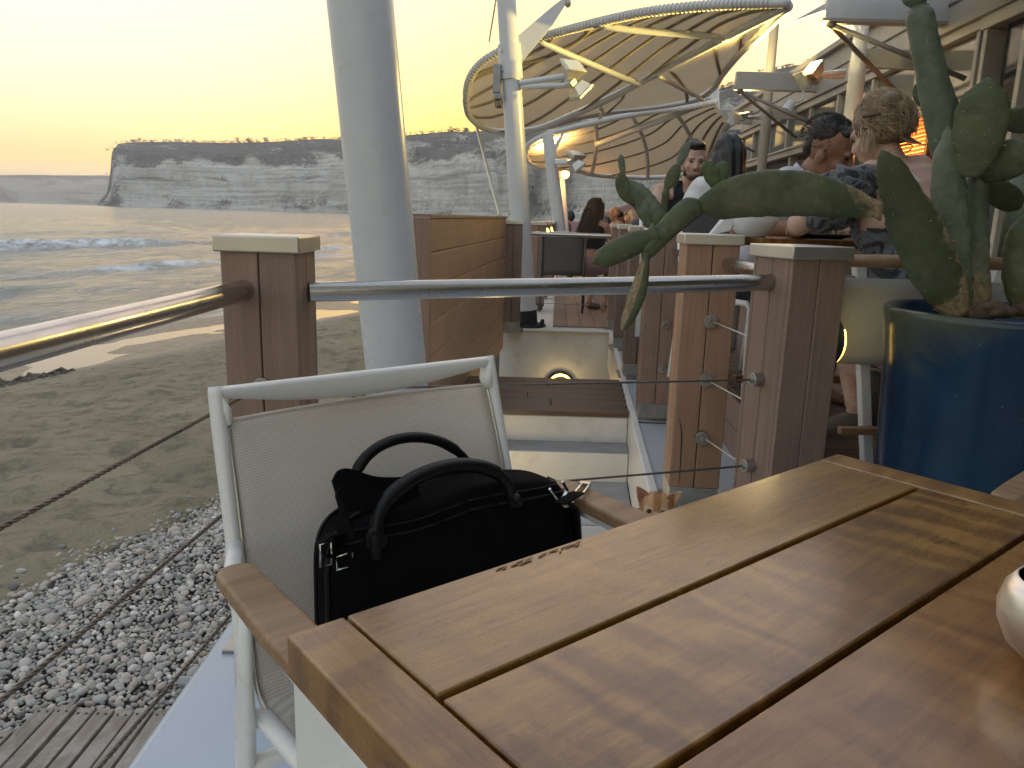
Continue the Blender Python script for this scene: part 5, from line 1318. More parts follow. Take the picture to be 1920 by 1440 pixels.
# orange-lit louvre in the opening behind the blonde woman
ly = 6.75; lv = thing('louvre_screen', 'orange lit wooden louvre screen behind the blonde woman', 'louvre', FB(ly,.12,1.35))
lou = plain('louvre_wood', (.32,.09,.03), .45)
for k in range(15):
    m_ = MB(); z_ = 1.56+.034*k; m_.hexa([FB(6.9,.10,z_),FB(6.9,.14,z_+.012),FB(7.75,.14,z_+.012),FB(7.75,.10,z_),FB(6.9,.10,z_+.010),FB(6.9,.14,z_+.022),FB(7.75,.14,z_+.022),FB(7.75,.10,z_+.010)]); build('slat', m_, lou, lv, local=False)
for y in (6.86,7.75):
    m_ = MB(); m_.hexa([FB(y,.09,1.53),FB(y,.15,1.53),FB(y+.05,.15,1.53),FB(y+.05,.09,1.53),FB(y,.09,2.10),FB(y,.15,2.10),FB(y+.05,.15,2.10),FB(y+.05,.09,2.10)]); build('stile', m_, lou, lv, local=False)
t = thing('interior_lamp', 'glowing orange lamp seen through the louvre slats', 'lamp', FB(7.30,.045,1.82)); m_ = MB(); m_.ell((0,0,0), (.025,.34,.18)); build('globe', m_, emit('amber_globe', (1,.30,.05), 2.0), t, smooth=True); lamp('amber', 'POINT', (-.16,-.1,.0), .5, (1,.38,.08), .1, t)
# far beach hut and mast
ht = thing('beach_hut', 'low dark beach hut with a maroon roof beyond the terrace', 'hut', (6.2,36,-.9))
m_ = MB(); m_.bx(-2.2,2.2,-1.5,1.5,0,2.1); build('walls', m_, dark_in, ht); m_ = MB(); m_.hexa([(-2.7,-2,2.1),(2.7,-2,2.1),(2.7,2,2.1),(-2.7,2,2.1),(-1,-.5,2.75),(1,-.5,2.75),(1,.5,2.75),(-1,.5,2.75)]); build('roof', m_, plain('maroon_roof', (.13,.055,.05), .7), ht)
rod('flag_mast', PY(1131,425,24), PY(1132,332,24), .03, 'thin white mast standing between the two canopies and the hill', 'mast', white_paint, 8)
# ================================================================== prickly pears and their pots
def cactus_mat(name, a, b, scar):
    s = NT(name); v = s.coord(); n = s.noise(v, 14, 5, .6); f = s.noise(v, 90, 4, .7); sc_ = s.noise(v, 38, 6, .75, .5)
    c = s.ramp(s.math('ADD', s.math('MULTIPLY', n, .6), s.math('MULTIPLY', s.noise(v, 55, 6, .75), .4)), [(.32, a), (.68, b)])
    c = s.mix(s.math('MULTIPLY', s.ramp(s.noise(v, 6, 5, .7), [(.5, 0.0), (.66, 1.0)]), .22), c, scar)
    c = s.mix(s.math('MULTIPLY', s.ramp(sc_, [(.64, 0.0), (.70, 1.0)]), .65), c, scar)
    at = s.n('ShaderNodeAttribute', attribute_name='cork'); k = s.math('ADD', at.outputs['Fac'], s.math('MULTIPLY', s.math('SUBTRACT', s.noise(v, 30, 6, .7), .5), .9))
    ck = s.ramp(f, [(.3, (.15,.10,.05)), (.7, (.40,.31,.19))]); c = s.mix(s.ramp(k, [(.45, 0.0), (.6, 1.0)]), c, ck)
    s.set(Base_Color=c); s.l(s.ramp(k, [(.4, .52), (.6, .9)]), s.b.inputs['Roughness'])
    s.bump(s.math('ADD', s.math('MULTIPLY', n, 1.0), s.math('MULTIPLY', f, .5)), .45, .006); return s.m
cac_d = cactus_mat('cactus_dark', (.044,.056,.023), (.092,.110,.048), (.30,.27,.18))
cac_l = cactus_mat('cactus_light', (.062,.085,.052), (.125,.155,.10), (.46,.45,.37))
cac_y = cactus_mat('cactus_young', (.04,.07,.02), (.075,.115,.04), (.2,.2,.1))
spine_m = plain('areole', (.42,.40,.30), .8, var=.3, nscale=40)
rgc = random.Random(31)
def pad(root, p0, p1, wpx, thick=.35, Y=(2.05,2.05), mat=None, turn=0.0, prof='egg', bend=(0,0), cork=None, bumps=0.0, spines=30, base=.34, tilt=0):
    """p0,p1: photo pixels of base and tip; Y depths; wpx: full width in pixels at mid length; thick: fraction of the width"""
    mat = mat or cac_d
    a = PY(p0[0], p0[1], Y[0]); b = PY(p1[0], p1[1], Y[1]); mid = PY((p0[0]+p1[0])/2+bend[0], (p0[1]+p1[1])/2+bend[1], (Y[0]+Y[1])/2)
    ym = (Y[0]+Y[1])/2; W = wpx/FOC*ym; axv_ = (b-a).normalized(); view = (mid-CAM).normalized()
    wv = axv_.cross(view).normalized(); nv = wv.cross(axv_).normalized()
    rotm = Matrix.Rotation(turn, 3, axv_); wv = rotm @ wv; nv = rotm @ nv
    nl, ns_ = 36, 28; m_ = MB(); cks = []; seed = rgc.random()*50
    def cen(t): return a*(1-t)**2+(mid*2-(a+b)/2)*(2*t*(1-t))+b*t*t
    def wf(t):
        if prof == 'egg': return max(base*(1-t*2.4), (max(0, math.sin(math.pi*(t*.84+.08)))**.7)*(.88+.12*t)*min(1, max(0, (1-t)/.16+.001)**.5))
        if prof == 'stem': return (1.0+.05*math.sin(t*7))*min(1, ((1-t)/.07+.02)**.5)*min(1, (t/.12+.12)**.5)*(.86+.14*math.cos(t*2))
        if prof == 'taper': return max(base*(1-t*3), (max(0, math.sin(math.pi*(t*.78+.10)))**.8)*(1.22-.50*t)*min(1, max(0, (1-t)/.10+.001)**.5))
        if prof == 'leaf': return max(base*(1-t*3), (max(0, math.sin(math.pi*(t*.80+.06)))**.75)*min(1, max(0, (1-t)/.13+.001)**.5))
    vs = []
    for i in range(nl+1):
        t = i/nl; w_ = max(.02, wf(t))*W/2; th_ = max(.02, (wf(t)**.7))*W/2*thick
        if prof != 'stem': th_ *= 1.1-.25*t
        c = cen(t)
        for k in range(ns_):
            an = 2*math.pi*k/ns_; d = wv*(math.cos(an)*w_)+nv*(math.sin(an)*th_)
            q = c+d
            nz = mnoise.noise(q*16+Vector((seed,0,0)))*.03*W+mnoise.noise(q*60+Vector((seed,3,0)))*(.02+.05*bumps)*W
            q = q+d.normalized()*nz; vs.append(q)
            ck = 0
            if cork: ck = cork(t, math.cos(an), math.sin(an))
            cks.append(ck)
    fs = [(i*ns_+k, i*ns_+(k+1)%ns_, (i+1)*ns_+(k+1)%ns_, (i+1)*ns_+k) for i in range(nl) for k in range(ns_)]
    fs += [tuple(range(ns_-1,-1,-1)), tuple(nl*ns_+k for k in range(ns_))]
    m_.add(vs, fs); o = build('pad', m_, mat, root, local=False, smooth=True)
    at = o.data.attributes.new('cork', 'FLOAT', 'POINT'); at.data.foreach_set('value', cks)
    if spines:
        m2 = MB(); n = 0
        for i in range(2, nl-1):
            for k in range(ns_):
                if (i % 4) or ((k+(i//4)%2*2) % 4) or rgc.random() < .3: continue
                q = vs[i*ns_+k]; c = cen(i/nl); d = (q-c).normalized(); L = min(.006, W*rgc.uniform(.03,.07)); q = q+Vector((rgc.gauss(0,.003),rgc.gauss(0,.001),rgc.gauss(0,.003)))
                x = d.orthogonal().normalized()*min(.0011, W*.010); y = d.cross(x).normalized()*min(.0011, W*.010)
                m2.add([q-x-y*.5, q+x-y*.5, q+y, q+d*L], [(0,1,3),(1,2,3),(2,0,3)])
        if m2.f: build('spines', m2, spine_m, o, local=False, kind='stuff')
    return o
# blue glazed pot
def glaze_mat():
    s = NT('blue_glaze'); v = s.coord(rand=False); n = s.noise(v, 4, 6, .6, .5); f = s.noise(v, 30, 5)
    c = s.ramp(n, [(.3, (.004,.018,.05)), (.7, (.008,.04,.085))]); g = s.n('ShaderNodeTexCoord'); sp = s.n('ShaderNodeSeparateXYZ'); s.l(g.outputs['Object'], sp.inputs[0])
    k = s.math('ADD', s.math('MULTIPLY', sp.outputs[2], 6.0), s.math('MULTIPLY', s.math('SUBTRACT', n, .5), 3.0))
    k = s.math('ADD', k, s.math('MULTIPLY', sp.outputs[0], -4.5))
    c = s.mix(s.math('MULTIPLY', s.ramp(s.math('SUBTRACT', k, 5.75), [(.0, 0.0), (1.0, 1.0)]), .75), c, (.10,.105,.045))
    c = s.mix(s.math('MULTIPLY', s.ramp(s.noise(v, 160, 2), [(.76, 0.0), (.8, 1.0)]), .6), c, (.5,.55,.55))
    s.set(Base_Color=c, Roughness=.22); s.b.inputs['Specular IOR Level'].default_value = .35; s.b.inputs['Coat Weight'].default_value = .12; s.b.inputs['Coat Roughness'].default_value = .05; s.bump(s.math('ADD', n, s.math('MULTIPLY', f, .2)), .25, .012); return s.m
glaze = glaze_mat(); soil = plain('dry_soil', (.11,.08,.055), .95, var=.4, nscale=30, bump=.8, bscale=40, bdist=.02)
PC = Vector((1.345, 2.10, 0)); RZ_ = .885
pot = thing('plant_pot', 'large blue glazed pot holding the tall prickly pear', 'pot', PC)
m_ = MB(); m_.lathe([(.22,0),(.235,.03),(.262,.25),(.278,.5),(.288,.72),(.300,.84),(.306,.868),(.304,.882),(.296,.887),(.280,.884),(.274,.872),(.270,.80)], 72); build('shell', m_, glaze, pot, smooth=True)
m_ = MB(); m_.lathe([(0,.84),(.1,.845),(.2,.835),(.272,.82)][::-1], 40); build('soil', m_, soil, pot, smooth=True)
Yc = 2.08
ca = thing('prickly_pear', 'tall prickly pear cactus with a long arm reaching left over the rail', 'cactus', PC+Vector((0,0,.83)))
lowcork = lambda t, c, s: max(0, 1.15-t*3.6)+ (.55 if c < -.55 else 0)*(1-t)
pad(ca, (1797,592), (1652,281), 92, .32, (2.02,1.97), cac_d, .10, 'taper', (-2,6), lambda t, c, s: max(0, .95-t*4.2)+(.9*max(0,-c-.35)*(1 if t < .75 else .4) if True else 0), .3, 26, .5)
pad(ca, (1652,396), (1298,389), 84, .34, (1.96,1.98), cac_d, .05, 'leaf', (-4,-30), lambda t, c, s: max(0, .75-t*2.6)+.25*max(0,-c), .2, 34, .45)
pad(ca, (1312,378), (1205,478), 44, .55, (1.98,1.99), cac_d, .1, 'stem', (-2,-4), lambda t, c, s: max(0,.35-t*6), .2, 26)
pad(ca, (1232,436), (1110,494), 46, .5, (1.985,2.0), cac_d, .05, 'leaf', (4,-2), None, .2, 24, .9)
pad(ca, (1212,474), (1166,622), 31, .6, (1.985,1.96), cac_d, .2, 'leaf', (6,4), lambda t, c, s: (.95 if c < .05 else .0)*min(1, t*6), .2, 20, .7)
pad(ca, (1347,356), (1322,301), 28, .35, (1.985,1.99), cac_y, .0, 'leaf', (0,0), None, .9, 60, .4)
pad(ca, (1347,352), (1357,301), 27, .35, (1.985,2.0), cac_y, .0, 'leaf', (0,0), None, .9, 60, .4)
pad(ca, (1366,344), (1370,332), 9, .8, (1.985,1.985), cac_y, .0, 'leaf', (0,0), None, .5, 0, .6)
pad(ca, (1812,590), (1778,235), 62, .42, (2.02,2.03), cac_l, .15, 'leaf', (-12,10), lambda t, c, s: max(0,.4-t*4), .9, 120, .55)
pad(ca, (1797,335), (1719,8), 58, .8, (2.05,2.10), cac_l, .0, 'stem', (-3,2), None, .25, 70)
pad(ca, (1722,16), (1712,-40), 46, .5, (2.10,2.10), cac_l, .0, 'leaf', (0,0), None, .2, 10, .8)
pad(ca, (1818,332), (1853,145), 96, .26, (2.0,1.98), cac_d, .0, 'egg', (2,0), None, .1, 24, .3)
pad(ca, (1772,242), (1741,136), 40, .40, (2.16,2.2), cac_l, .3, 'egg', (-6,0), None, .4, 40, .4)
pad(ca, (1738,205), (1716,158), 20, .5, (2.18,2.2), cac_d, .3, 'leaf', (-2,2), None, .2, 8, .5)
pad(ca, (1832,592), (1834,318), 46, .9, (2.08,2.06), cac_l, .0, 'stem', (-3,0), lambda t, c, s: max(0,.55-t*.9)+.25, .2, 40)
pad(ca, (1842,332), (1935,272), 74, .34, (2.04,1.96), cac_d, .1, 'egg', (0,-2), None, .1, 20, .4)
pad(ca, (1868,226), (1960,222), 48, .4, (2.12,2.14), cac_d, .0, 'leaf', (0,0), None, .1, 14, .4)
pad(ca, (1845,338), (1912,392), 48, .5, (2.12,2.16), cac_d, .2, 'leaf', (0,0), lambda t, c, s: .3, .1, 10, .6)
pad(ca, (1866,232), (1886,190), 24, .5, (2.2,2.22), cac_d, .1, 'leaf', (0,0), None, .1, 8, .6)
pad(ca, (1912,592), (1926,400), 66, .7, (2.05,2.03), cac_d, .0, 'leaf', (-3,0), lambda t, c, s: max(0,.8-t*3)+.35*max(0,-c), .2, 26, .8)
m_ = MB()
for k in range(7):
    p = PY(rgc.uniform(1830,1920), rgc.uniform(575,588), 2.0+rgc.uniform(-.05,.08)); m_.ell(p, (rgc.uniform(.03,.05), .03, rgc.uniform(.015,.03)), Euler((0,0,rgc.random()*3)).to_matrix(), 9, 6)
o = build('withered_base', m_, soil, ca, local=False, smooth=True)
bl = [x for x in bpy.data.objects if x.name.startswith('bulkhead_light')][0]
lamp('bulkhead', 'SPOT', (.05,0,.0), 3.2, (1,.70,.22), .04, bl, (0, R(-104), R(-57)), R(64))
# second prickly pear behind the post row, in its own pot
QY = 5.0; c2p = PY(1246,430,QY); pot2 = thing('plant_pot', 'smaller blue pot behind the boarded posts below the thin prickly pear', 'pot', Vector((c2p.x+.10,QY,DZ)))
m_ = MB(); m_.lathe([(.13,0),(.17,.2),(.19,.45),(.20,.6),(.185,.6),(.18,.52),(0,.52)], 40); build('shell', m_, glaze, pot2, smooth=True, autos=60)
cb = thing('prickly_pear', 'thin prickly pear with upright pads behind the boarded posts', 'cactus', Vector((c2p.x+.10,QY,DZ+.52)))
pad(cb, (1262,470), (1178,338), 44, .35, (QY,QY), cac_l, 0, 'leaf', (4,0), None, .2, 14, .7)
pad(cb, (1190,352+32), (1162,322), 27, .4, (QY,QY), cac_d, .1, 'leaf', (-5,4), None, .2, 12, .4)
pad(cb, (1170,330), (1164,289), 13, .5, (QY,QY), cac_l, .2, 'leaf', (-1,0), None, .2, 8, .5)
pad(cb, (1245,470), (1249,352), 16, .7, (QY+.1,QY+.1), cac_d, 0, 'stem', (-2,0), None, .2, 6)
pad(cb, (1249,356), (1273,306), 25, .3, (QY+.1,QY+.1), cac_d, 0, 'egg', (0,0), None, .1, 8, .5)
pad(cb, (1271,310), (1292,266), 19, .3, (QY+.1,QY+.1), cac_l, 0, 'egg', (0,0), None, .1, 8, .5)
pad(cb, (1264,352), (1270,312), 10, .6, (QY+.14,QY+.14), cac_l, .4, 'leaf', (2,0), None, .1, 4, .6)
pad(cb, (1258,470), (1232,395), 34, .4, (QY-.05,QY-.05), cac_y, .2, 'leaf', (0,0), lambda t,c,s: max(0,.5-t), .2, 10, .7)
# third: slim blue bottle pot further right behind
q3 = PY(1880,560,2.75); pot3 = thing('plant_pot', 'slim tapering blue pot standing beyond the big cactus', 'pot', Vector((q3.x,2.75,DZ)))
m_ = MB(); m_.lathe([(.095,0),(.10,.2),(.085,.45),(.062,.62),(.058,.66),(.05,.66),(.05,.6),(0,.6)], 32); build('shell', m_, glaze, pot3, smooth=True, autos=60)
m_ = MB(); m_.tube([(0,0,.58),(.01,0,.85),(-.005,0,1.05)], [.04,.045,.03], 12); build('stem', m_, cac_l, pot3, smooth=True)
# ================================================================== people, their tables and chairs
def skin_mat(name, col):
    s = NT(name); v = s.coord(rand=False); n = s.noise(v, 25, 4); f = s.noise(v, 220, 2)
    c = s.ramp(n, [(.3, tuple(x*.88 for x in col)), (.7, tuple(min(1,x*1.08) for x in col))]); s.set(Base_Color=c, Roughness=.5)
    s.b.inputs['Subsurface Weight'].default_value = .12; s.b.inputs['Subsurface Radius'].default_value = (.02,.008,.004); s.bump(f, .06, .001); return s.m
sk_fair = skin_mat('skin_fair', (.56,.36,.28)); sk_tan = skin_mat('skin_tan', (.40,.235,.165)); sk_brown = skin_mat('skin_brown', (.33,.18,.12))
def hair_mat(name, a, b):
    s = NT(name); g = s.noise(s.coord(scale=(60,60,8), rand=False), 1, 4); c = s.ramp(g, [(.3, a), (.7, b)]); s.set(Base_Color=c, Roughness=.42); s.bump(g, .4, .003); return s.m
h_black = hair_mat('hair_black', (.006,.006,.007), (.016,.014,.014)); h_dark = hair_mat('hair_dark_brown', (.012,.010,.009), (.04,.032,.026)); h_blond = hair_mat('hair_blonde', (.24,.165,.095), (.64,.49,.32)); h_brown = hair_mat('hair_brown', (.035,.02,.012), (.15,.09,.05))
eye_d = plain('eye_dark', (.015,.012,.010), .15)
def cloth(name, col, sc=14, b=.4, pattern=None):
    s = NT(name); v = s.coord(rand=False); n = s.noise(v, sc, 5, .6, .8); c = s.ramp(n, [(.3, tuple(x*.8 for x in col)), (.7, col)])
    if pattern:
        p = s.noise(v, 11, 2, .5, 2.5); c = s.mix(s.ramp(p, [(.5, 0.0), (.56, 1.0)], 'LINEAR'), c, pattern)
    s.set(Base_Color=c, Roughness=.85); s.b.inputs['Sheen Weight'].default_value = .15; s.bump(n, b, .02); return s.m
def hand_prims(wr, d, nrm, S=1.0, curl=.6):
    wr = Vector(wr); d = Vector(d).normalized(); nrm = Vector(nrm); nrm = (nrm-d*nrm.dot(d)).normalized(); x = d.cross(nrm)
    pr = [('e', wr+d*.045*S, (.038*S,.038*S,.038*S))]
    M = Matrix((x, d, nrm)).transposed(); pr = [('e', wr+d*.045*S, (.040*S,.048*S,.017*S), M)]
    for k, (off, L) in enumerate(((-.030,.062),(-.010,.074),(.010,.070),(.029,.054))):
        b = wr+d*.085*S+x*off*S; m = b+(d*math.cos(curl*.5)+nrm*math.sin(curl*.5))*L*.5*S; e = m+(d*math.cos(curl*1.4)+nrm*math.sin(curl*1.4))*L*.5*S
        pr += [('c', b, m, .0095*S, .0088*S), ('c', m, e, .0088*S, .0075*S)]
    b = wr+d*.03*S-x*.03*S; m = b+(d*.6-x*.7+nrm*.3).normalized()*.035*S; e = m+(d*.85-x*.2+nrm*.4).normalized()*.03*S
    return pr+[('c', b, m, .013*S, .011*S), ('c', m, e, .011*S, .009*S)]
class Fig: pass
def person(label, loc, rz, skin, lean=.15, tilt=0.0, yaw=0.0, pitch=0.0, arms=(None, None), legs=True, seat=.45, voxel=.008, S=1.0, wide=1.0, roll=0.0, feet=None, hands=True, fem=False, group=None):
    """seated figure; local frame faces +y, x to its right, z from the floor"""
    t = thing('person', label, 'person', loc, rz, group); F = Fig(); F.t = t
    U = Vector((math.sin(tilt), math.sin(lean), math.cos(lean))).normalized(); X = (Vector((1,0,0))-U*U.x).normalized(); Fw = U.cross(X)
    H = Vector((0,0,seat+.085)); F.H, F.U, F.X, F.Fw = H, U, X, Fw
    sw = (.172 if not fem else .155)*wide
    Cst = H+U*.30*S; Sh = H+U*.455*S; N0 = H+U*.49*S; N1 = N0+U*.055*S+Fw*.022; HC = N1+U*.100*S+Fw*.015; F.C, F.Sh, F.HC, F.N0 = Cst, Sh, HC, N0
    B = Matrix((X, Fw, U)).transposed(); Mh = B @ (Matrix.Rotation(yaw, 3, 'Z') @ Matrix.Rotation(-pitch, 3, 'X') @ Matrix.Rotation(roll, 3, 'Y')); F.Mh = Mh
    hp = lambda x, y, z: HC+Mh @ Vector((x, y, z))*S
    F.hp = hp
    tor = [('e', H, (.165*wide,.125*wide,.12), B), ('c', H+U*.05, H+U*.17, .125*wide, .115*wide), ('e', H+U*.10-X*.0, (.145*wide,.11*wide,.12), B), ('e', Cst, (.158*wide,.108*wide,.17), B), ('e', Sh-U*.03, (.17*wide,.075*wide,.065), B),
           ('c', N0-X*.09*wide-U*.01, N0+X*.09*wide-U*.01, .045, .045)]
    F.tor = tor
    neck = [('c', N0-U*.03, N1+U*.02, .056*(.88 if fem else 1)*S, .052*(.88 if fem else 1)*S)]
    head = [('e', hp(0,-.012,.028), (.076*S,.095*S,.088*S), Mh), ('e', hp(0,.022,-.03), (.061*S,.072*S,.085*S), Mh), ('e', hp(0,.040,-.086), (.042*S,.045*S,.032*S), Mh), ('c', hp(0,.088,.008), hp(0,.106,-.030), .008*S, .0125*S), ('e', hp(.012,.093,-.036), (.009*S,.01*S,.008*S), Mh), ('e', hp(-.012,.093,-.036), (.009*S,.01*S,.008*S), Mh),
            ('e', hp(.079,-.006,-.018), (.010*S,.021*S,.032*S), Mh), ('e', hp(-.079,-.006,-.018), (.010*S,.021*S,.032*S), Mh), ('e', hp(.028,.080,.020), (.026*S,.014*S,.009*S), Mh), ('e', hp(-.028,.080,.020), (.026*S,.014*S,.009*S), Mh), ('e', hp(0,.088,-.062), (.022*S,.011*S,.006*S), Mh), ('e', hp(0,.087,-.072), (.020*S,.011*S,.006*S), Mh), ('e', hp(.038,.062,-.03), (.024*S,.02*S,.02*S), Mh), ('e', hp(-.038,.062,-.03), (.024*S,.02*S,.02*S), Mh)]
    armp = []; F.arms = []
    for s_, A in zip((-1, 1), arms):
        sh = Sh+X*s_*sw-U*.015
        if A is None: A = (sh+Vector((s_*.06,.04,-.27)), sh+Vector((s_*.02,.28,-.25)), None)
        el, wr, nrm = Vector(A[0]), Vector(A[1]), A[2] if len(A) > 2 else None
        F.arms.append((sh, el, wr))
        k = .85 if fem else 1.0
        armp += [('e', sh, (.062*k,.062*k,.062*k)), ('c', sh, sh.lerp(el,.45), .055*k, .050*k), ('c', sh.lerp(el,.45), el, .050*k, .040*k), ('c', el, el.lerp(wr,.35), .041*k, .042*k), ('c', el.lerp(wr,.35), wr, .042*k, .028*k)]
        if hands: armp += hand_prims(wr, (A[3] if len(A) > 3 else wr-el), nrm or (0,0,-1), k, .7)
    legp = []; F.legs = []
    for i, s_ in enumerate((-1, 1)):
        hipj = H+Vector((s_*.09,.02,-.01)); kn = Vector((s_*.11,.43,seat+.05)); an = Vector((s_*.12,.40,.09))
        if feet: kn, an = Vector(feet[i][0]), Vector(feet[i][1])
        F.legs.append((hipj, kn, an))
        legp += [('c', hipj, kn, .088*wide, .058), ('c', kn, kn.lerp(an,.3), .056, .055), ('c', kn.lerp(an,.3), an, .055, .036)]
        fd = Vector(feet[i][2]) if feet else Vector((0,1,-.12))
        fd.normalize(); legp += [('e', an+Vector((0,0,-.03))-fd*.03, (.034,.034,.04)), ('c', an-Vector((0,0,.045))-fd*.02, an-Vector((0,0,.055))+fd*.13, .034, .026)]
    F.legp, F.armp, F.neck, F.head = legp, armp, neck, head
    F.body = blob('body', tor+neck+head+armp+legp, voxel, skin, t, 4)
    for s_ in (-1, 1):
        m_ = MB(); m_.ell(hp(s_*.030,.081,.001), (.0105*S,.006*S,.0048*S), Mh, 10, 6); build('eye', m_, eye_d, t, smooth=True)
    return F
def infl(pr, d): return [(p[0], p[1], p[2], p[3]+d, p[4]+d) if p[0] == 'c' else ('e', p[1], tuple(x+d for x in p[2]))+tuple(p[3:]) for p in pr]
def sleeves(F, frac, d, which=(0,1), wide=1.0):
    out = []
    for i in which:
        sh, el, wr = F.arms[i]; out += [('e', sh, (.062+d,)*3), ('c', sh, sh.lerp(el, frac), .056+d, (.052+d)*wide)]
    return out
def brows(F, mat, th=.004):
    for s_ in (-1, 1):
        m_ = MB(); m_.tube([F.hp(s_*.012,.092,.019), F.hp(s_*.03,.091,.025), F.hp(s_*.048,.079,.021)], [th*.8,th,th*.5], 6); build('eyebrow', m_, mat, F.t, smooth=True)
def strands(F, name, mat, paths, r_):
    m_ = MB()
    for p in paths: m_.tube(p, [r_*(1-.75*i/(len(p)-1)) for i in range(len(p))], 3, cap=False)
    return build(name, m_, mat, F.t, smooth=True, kind='stuff')
wrink = lambda sc, am: (lambda co: am*fbm(co, sc, 3))

# ---- blonde woman from behind, grey leaf-print dress
px_w = PY(1738, 500, 2.66)
tlw = lambda p: rotz(p-Vector((px_w.x, 2.66, DZ)), -R(24))
W = person('woman with pinned-up blonde hair seen from behind in a grey ruffled dress', Vector((px_w.x, 2.66, DZ)), R(24), sk_fair, lean=.30, tilt=-.14, yaw=R(18), pitch=.10, seat=.50, voxel=.0075, S=.90, wide=1.30, fem=False,
    arms=((Vector((-.34,.26,.80)), Vector((-.16,.46,.795)), (0,0,-1)), (Vector((.33,.16,.70)), Vector((.20,.42,.78)), (0,0,-1))),
    feet=((Vector((-.10,.40,.50)), tlw(PY(1640,715,2.62)), (.45,.3,-.75)), (Vector((.06,.40,.50)), tlw(PY(1606,762,2.66)), (-.75,.35,-.30))))
dress_m = cloth('dress_grey_leaf', (.16,.17,.19), 26, .8, (.035,.037,.042))
top = W.H+W.U*.30
pl_n = W.U
W_dr = blob('dress', infl(W.tor, .013)+[('c', W.H+Vector((s_*.09,.02,-.01)), Vector((s_*.10,.34,.45)), .115, .095) for s_ in (-1,1)]+[('e', W.H+Vector((0,.0,-.02)), (.20,.15,.12))], .010, dress_m, W.t, 3, keep=lambda c: (c-W.H).dot(W.U) < (.27 if (c-W.H).dot(W.Fw) > .03 else .15)+.55*max(0,-(c-W.H).dot(W.X)-.04), disp=lambda co: .010*math.sin(co.x*95+6*mnoise.noise(co*7))*mnoise.noise(co*5+Vector((3,1,2)))+.006*fbm(co, 22, 2))
sh, el, wr = W.arms[0]
blob('ruffle_sleeve', [('e', sh+Vector((-.01,0,-.01)), (.085,.085,.075)), ('c', sh+Vector((-.02,.0,-.02)), sh.lerp(el,.42), .085, .095), ('c', sh+W.X*.10-W.Fw*.06+W.U*.0, sh+Vector((-.01,0,.0)), .035, .07)], .008, dress_m, W.t, 2, disp=lambda co: .011*math.sin((co.x*.6+co.z)*120+5*mnoise.noise(co*9))+.006*fbm(co, 25, 2))
m_ = MB(); m_.tube([sh+W.X*.12-W.Fw*.10+W.U*.03, W.C+W.X*.0-W.Fw*.118+W.U*.03, W.H+W.U*.20-W.Fw*.125+W.X*.03], .010, 6, flat=.4); build('strap', m_, cloth('strap_white', (.7,.7,.7)), W.t, smooth=True)
hpW = W.hp
blob('hair', [('e', hpW(0,-.02,.035), (.078,.095,.090), W.Mh), ('e', hpW(0,-.075,.005), (.068,.050,.078), W.Mh), ('e', hpW(.0,-.05,.075), (.055,.065,.03), W.Mh), ('e', hpW(.045,-.05,-.01), (.036,.055,.055), W.Mh), ('e', hpW(-.045,-.05,-.01), (.036,.055,.055), W.Mh), ('e', hpW(.03,-.10,.05), (.04,.035,.05), W.Mh), ('e', hpW(-.035,-.09,.07), (.045,.04,.04), W.Mh)], .0075, hair_mat('hair_blonde_under', (.10,.065,.036), (.24,.165,.095)), W.t, 3, disp=lambda co: .006*fbm(co, 14, 2))
rgh = random.Random(4); paths = []
for k in range(2600):
    th_ = rgh.uniform(0, 6.28); ph = rgh.uniform(-.75, 1.5)
    if math.sin(th_) > .35 and ph < .5: continue
    pts = []; R0 = rgh.uniform(.99, 1.09); d_th = rgh.gauss(.25,.28)*(1 if math.cos(th_) > 0 else -1); d_ph = rgh.gauss(.55,.22); wob = rgh.uniform(0,6)
    for i in range(7):
        q = i/6; a = th_+d_th*q+.12*math.sin(q*5+wob); b = min(1.9, ph+d_ph*q); rr = R0*(1+.05*math.sin(q*3.1+wob)+(.05*q if rgh.random() < .3 else 0))
        pts.append(hpW(.088*rr*math.cos(b)*math.cos(a), -.035+.104*rr*math.cos(b)*math.sin(a), .02+.117*rr*math.sin(b)))
    paths.append(pts)
for k in range(60):   # loose wisps by the left cheek and nape
    s0 = hpW(-.088+rgh.gauss(0,.006), .015+rgh.gauss(0,.02), -.02+rgh.gauss(0,.02)); pts = [s0]
    dx = rgh.uniform(.01,.05)
    for i in range(1, 8):
        q = i/7; pts.append(s0+W.Mh @ Vector((-dx*math.sin(q*2.6), .01*q, -.075*q+.03*max(0,q-.6))))
    paths.append(pts)
for k in range(50):
    s0 = hpW(rgh.uniform(-.05,.06), -.085, -.06); paths.append([s0+W.Mh @ Vector((rgh.gauss(0,.012)*i, -.004*i, -.008*i)) for i in range(6)])
strands(W, 'hair_strands', h_blond, paths, .0014)
m_ = MB(); m_.tube([hpW(-.085,.0,.06), hpW(-.098,-.03,.045), hpW(-.095,-.065,.035)], .004, 6); build('sunglasses_arm', m_, plain('tortoise', (.05,.03,.02), .25), W.t, smooth=True)
m_ = MB(); m_.tube([W.N0+W.U*.045+(W.X*math.cos(a)*.068+W.Fw*math.sin(a)*.062)-W.U*.012*math.sin(a) for a in [2*math.pi*i/24 for i in range(24)]], .0022, 6, closed=True); build('necklace', m_, plain('gold', (.5,.34,.12), .3, 1.0), W.t, smooth=True)
shoe_m = cloth('espadrille_weave', (.20,.165,.115), 90, .9); trim_m = plain('espadrille_trim', (.48,.40,.30), .8)
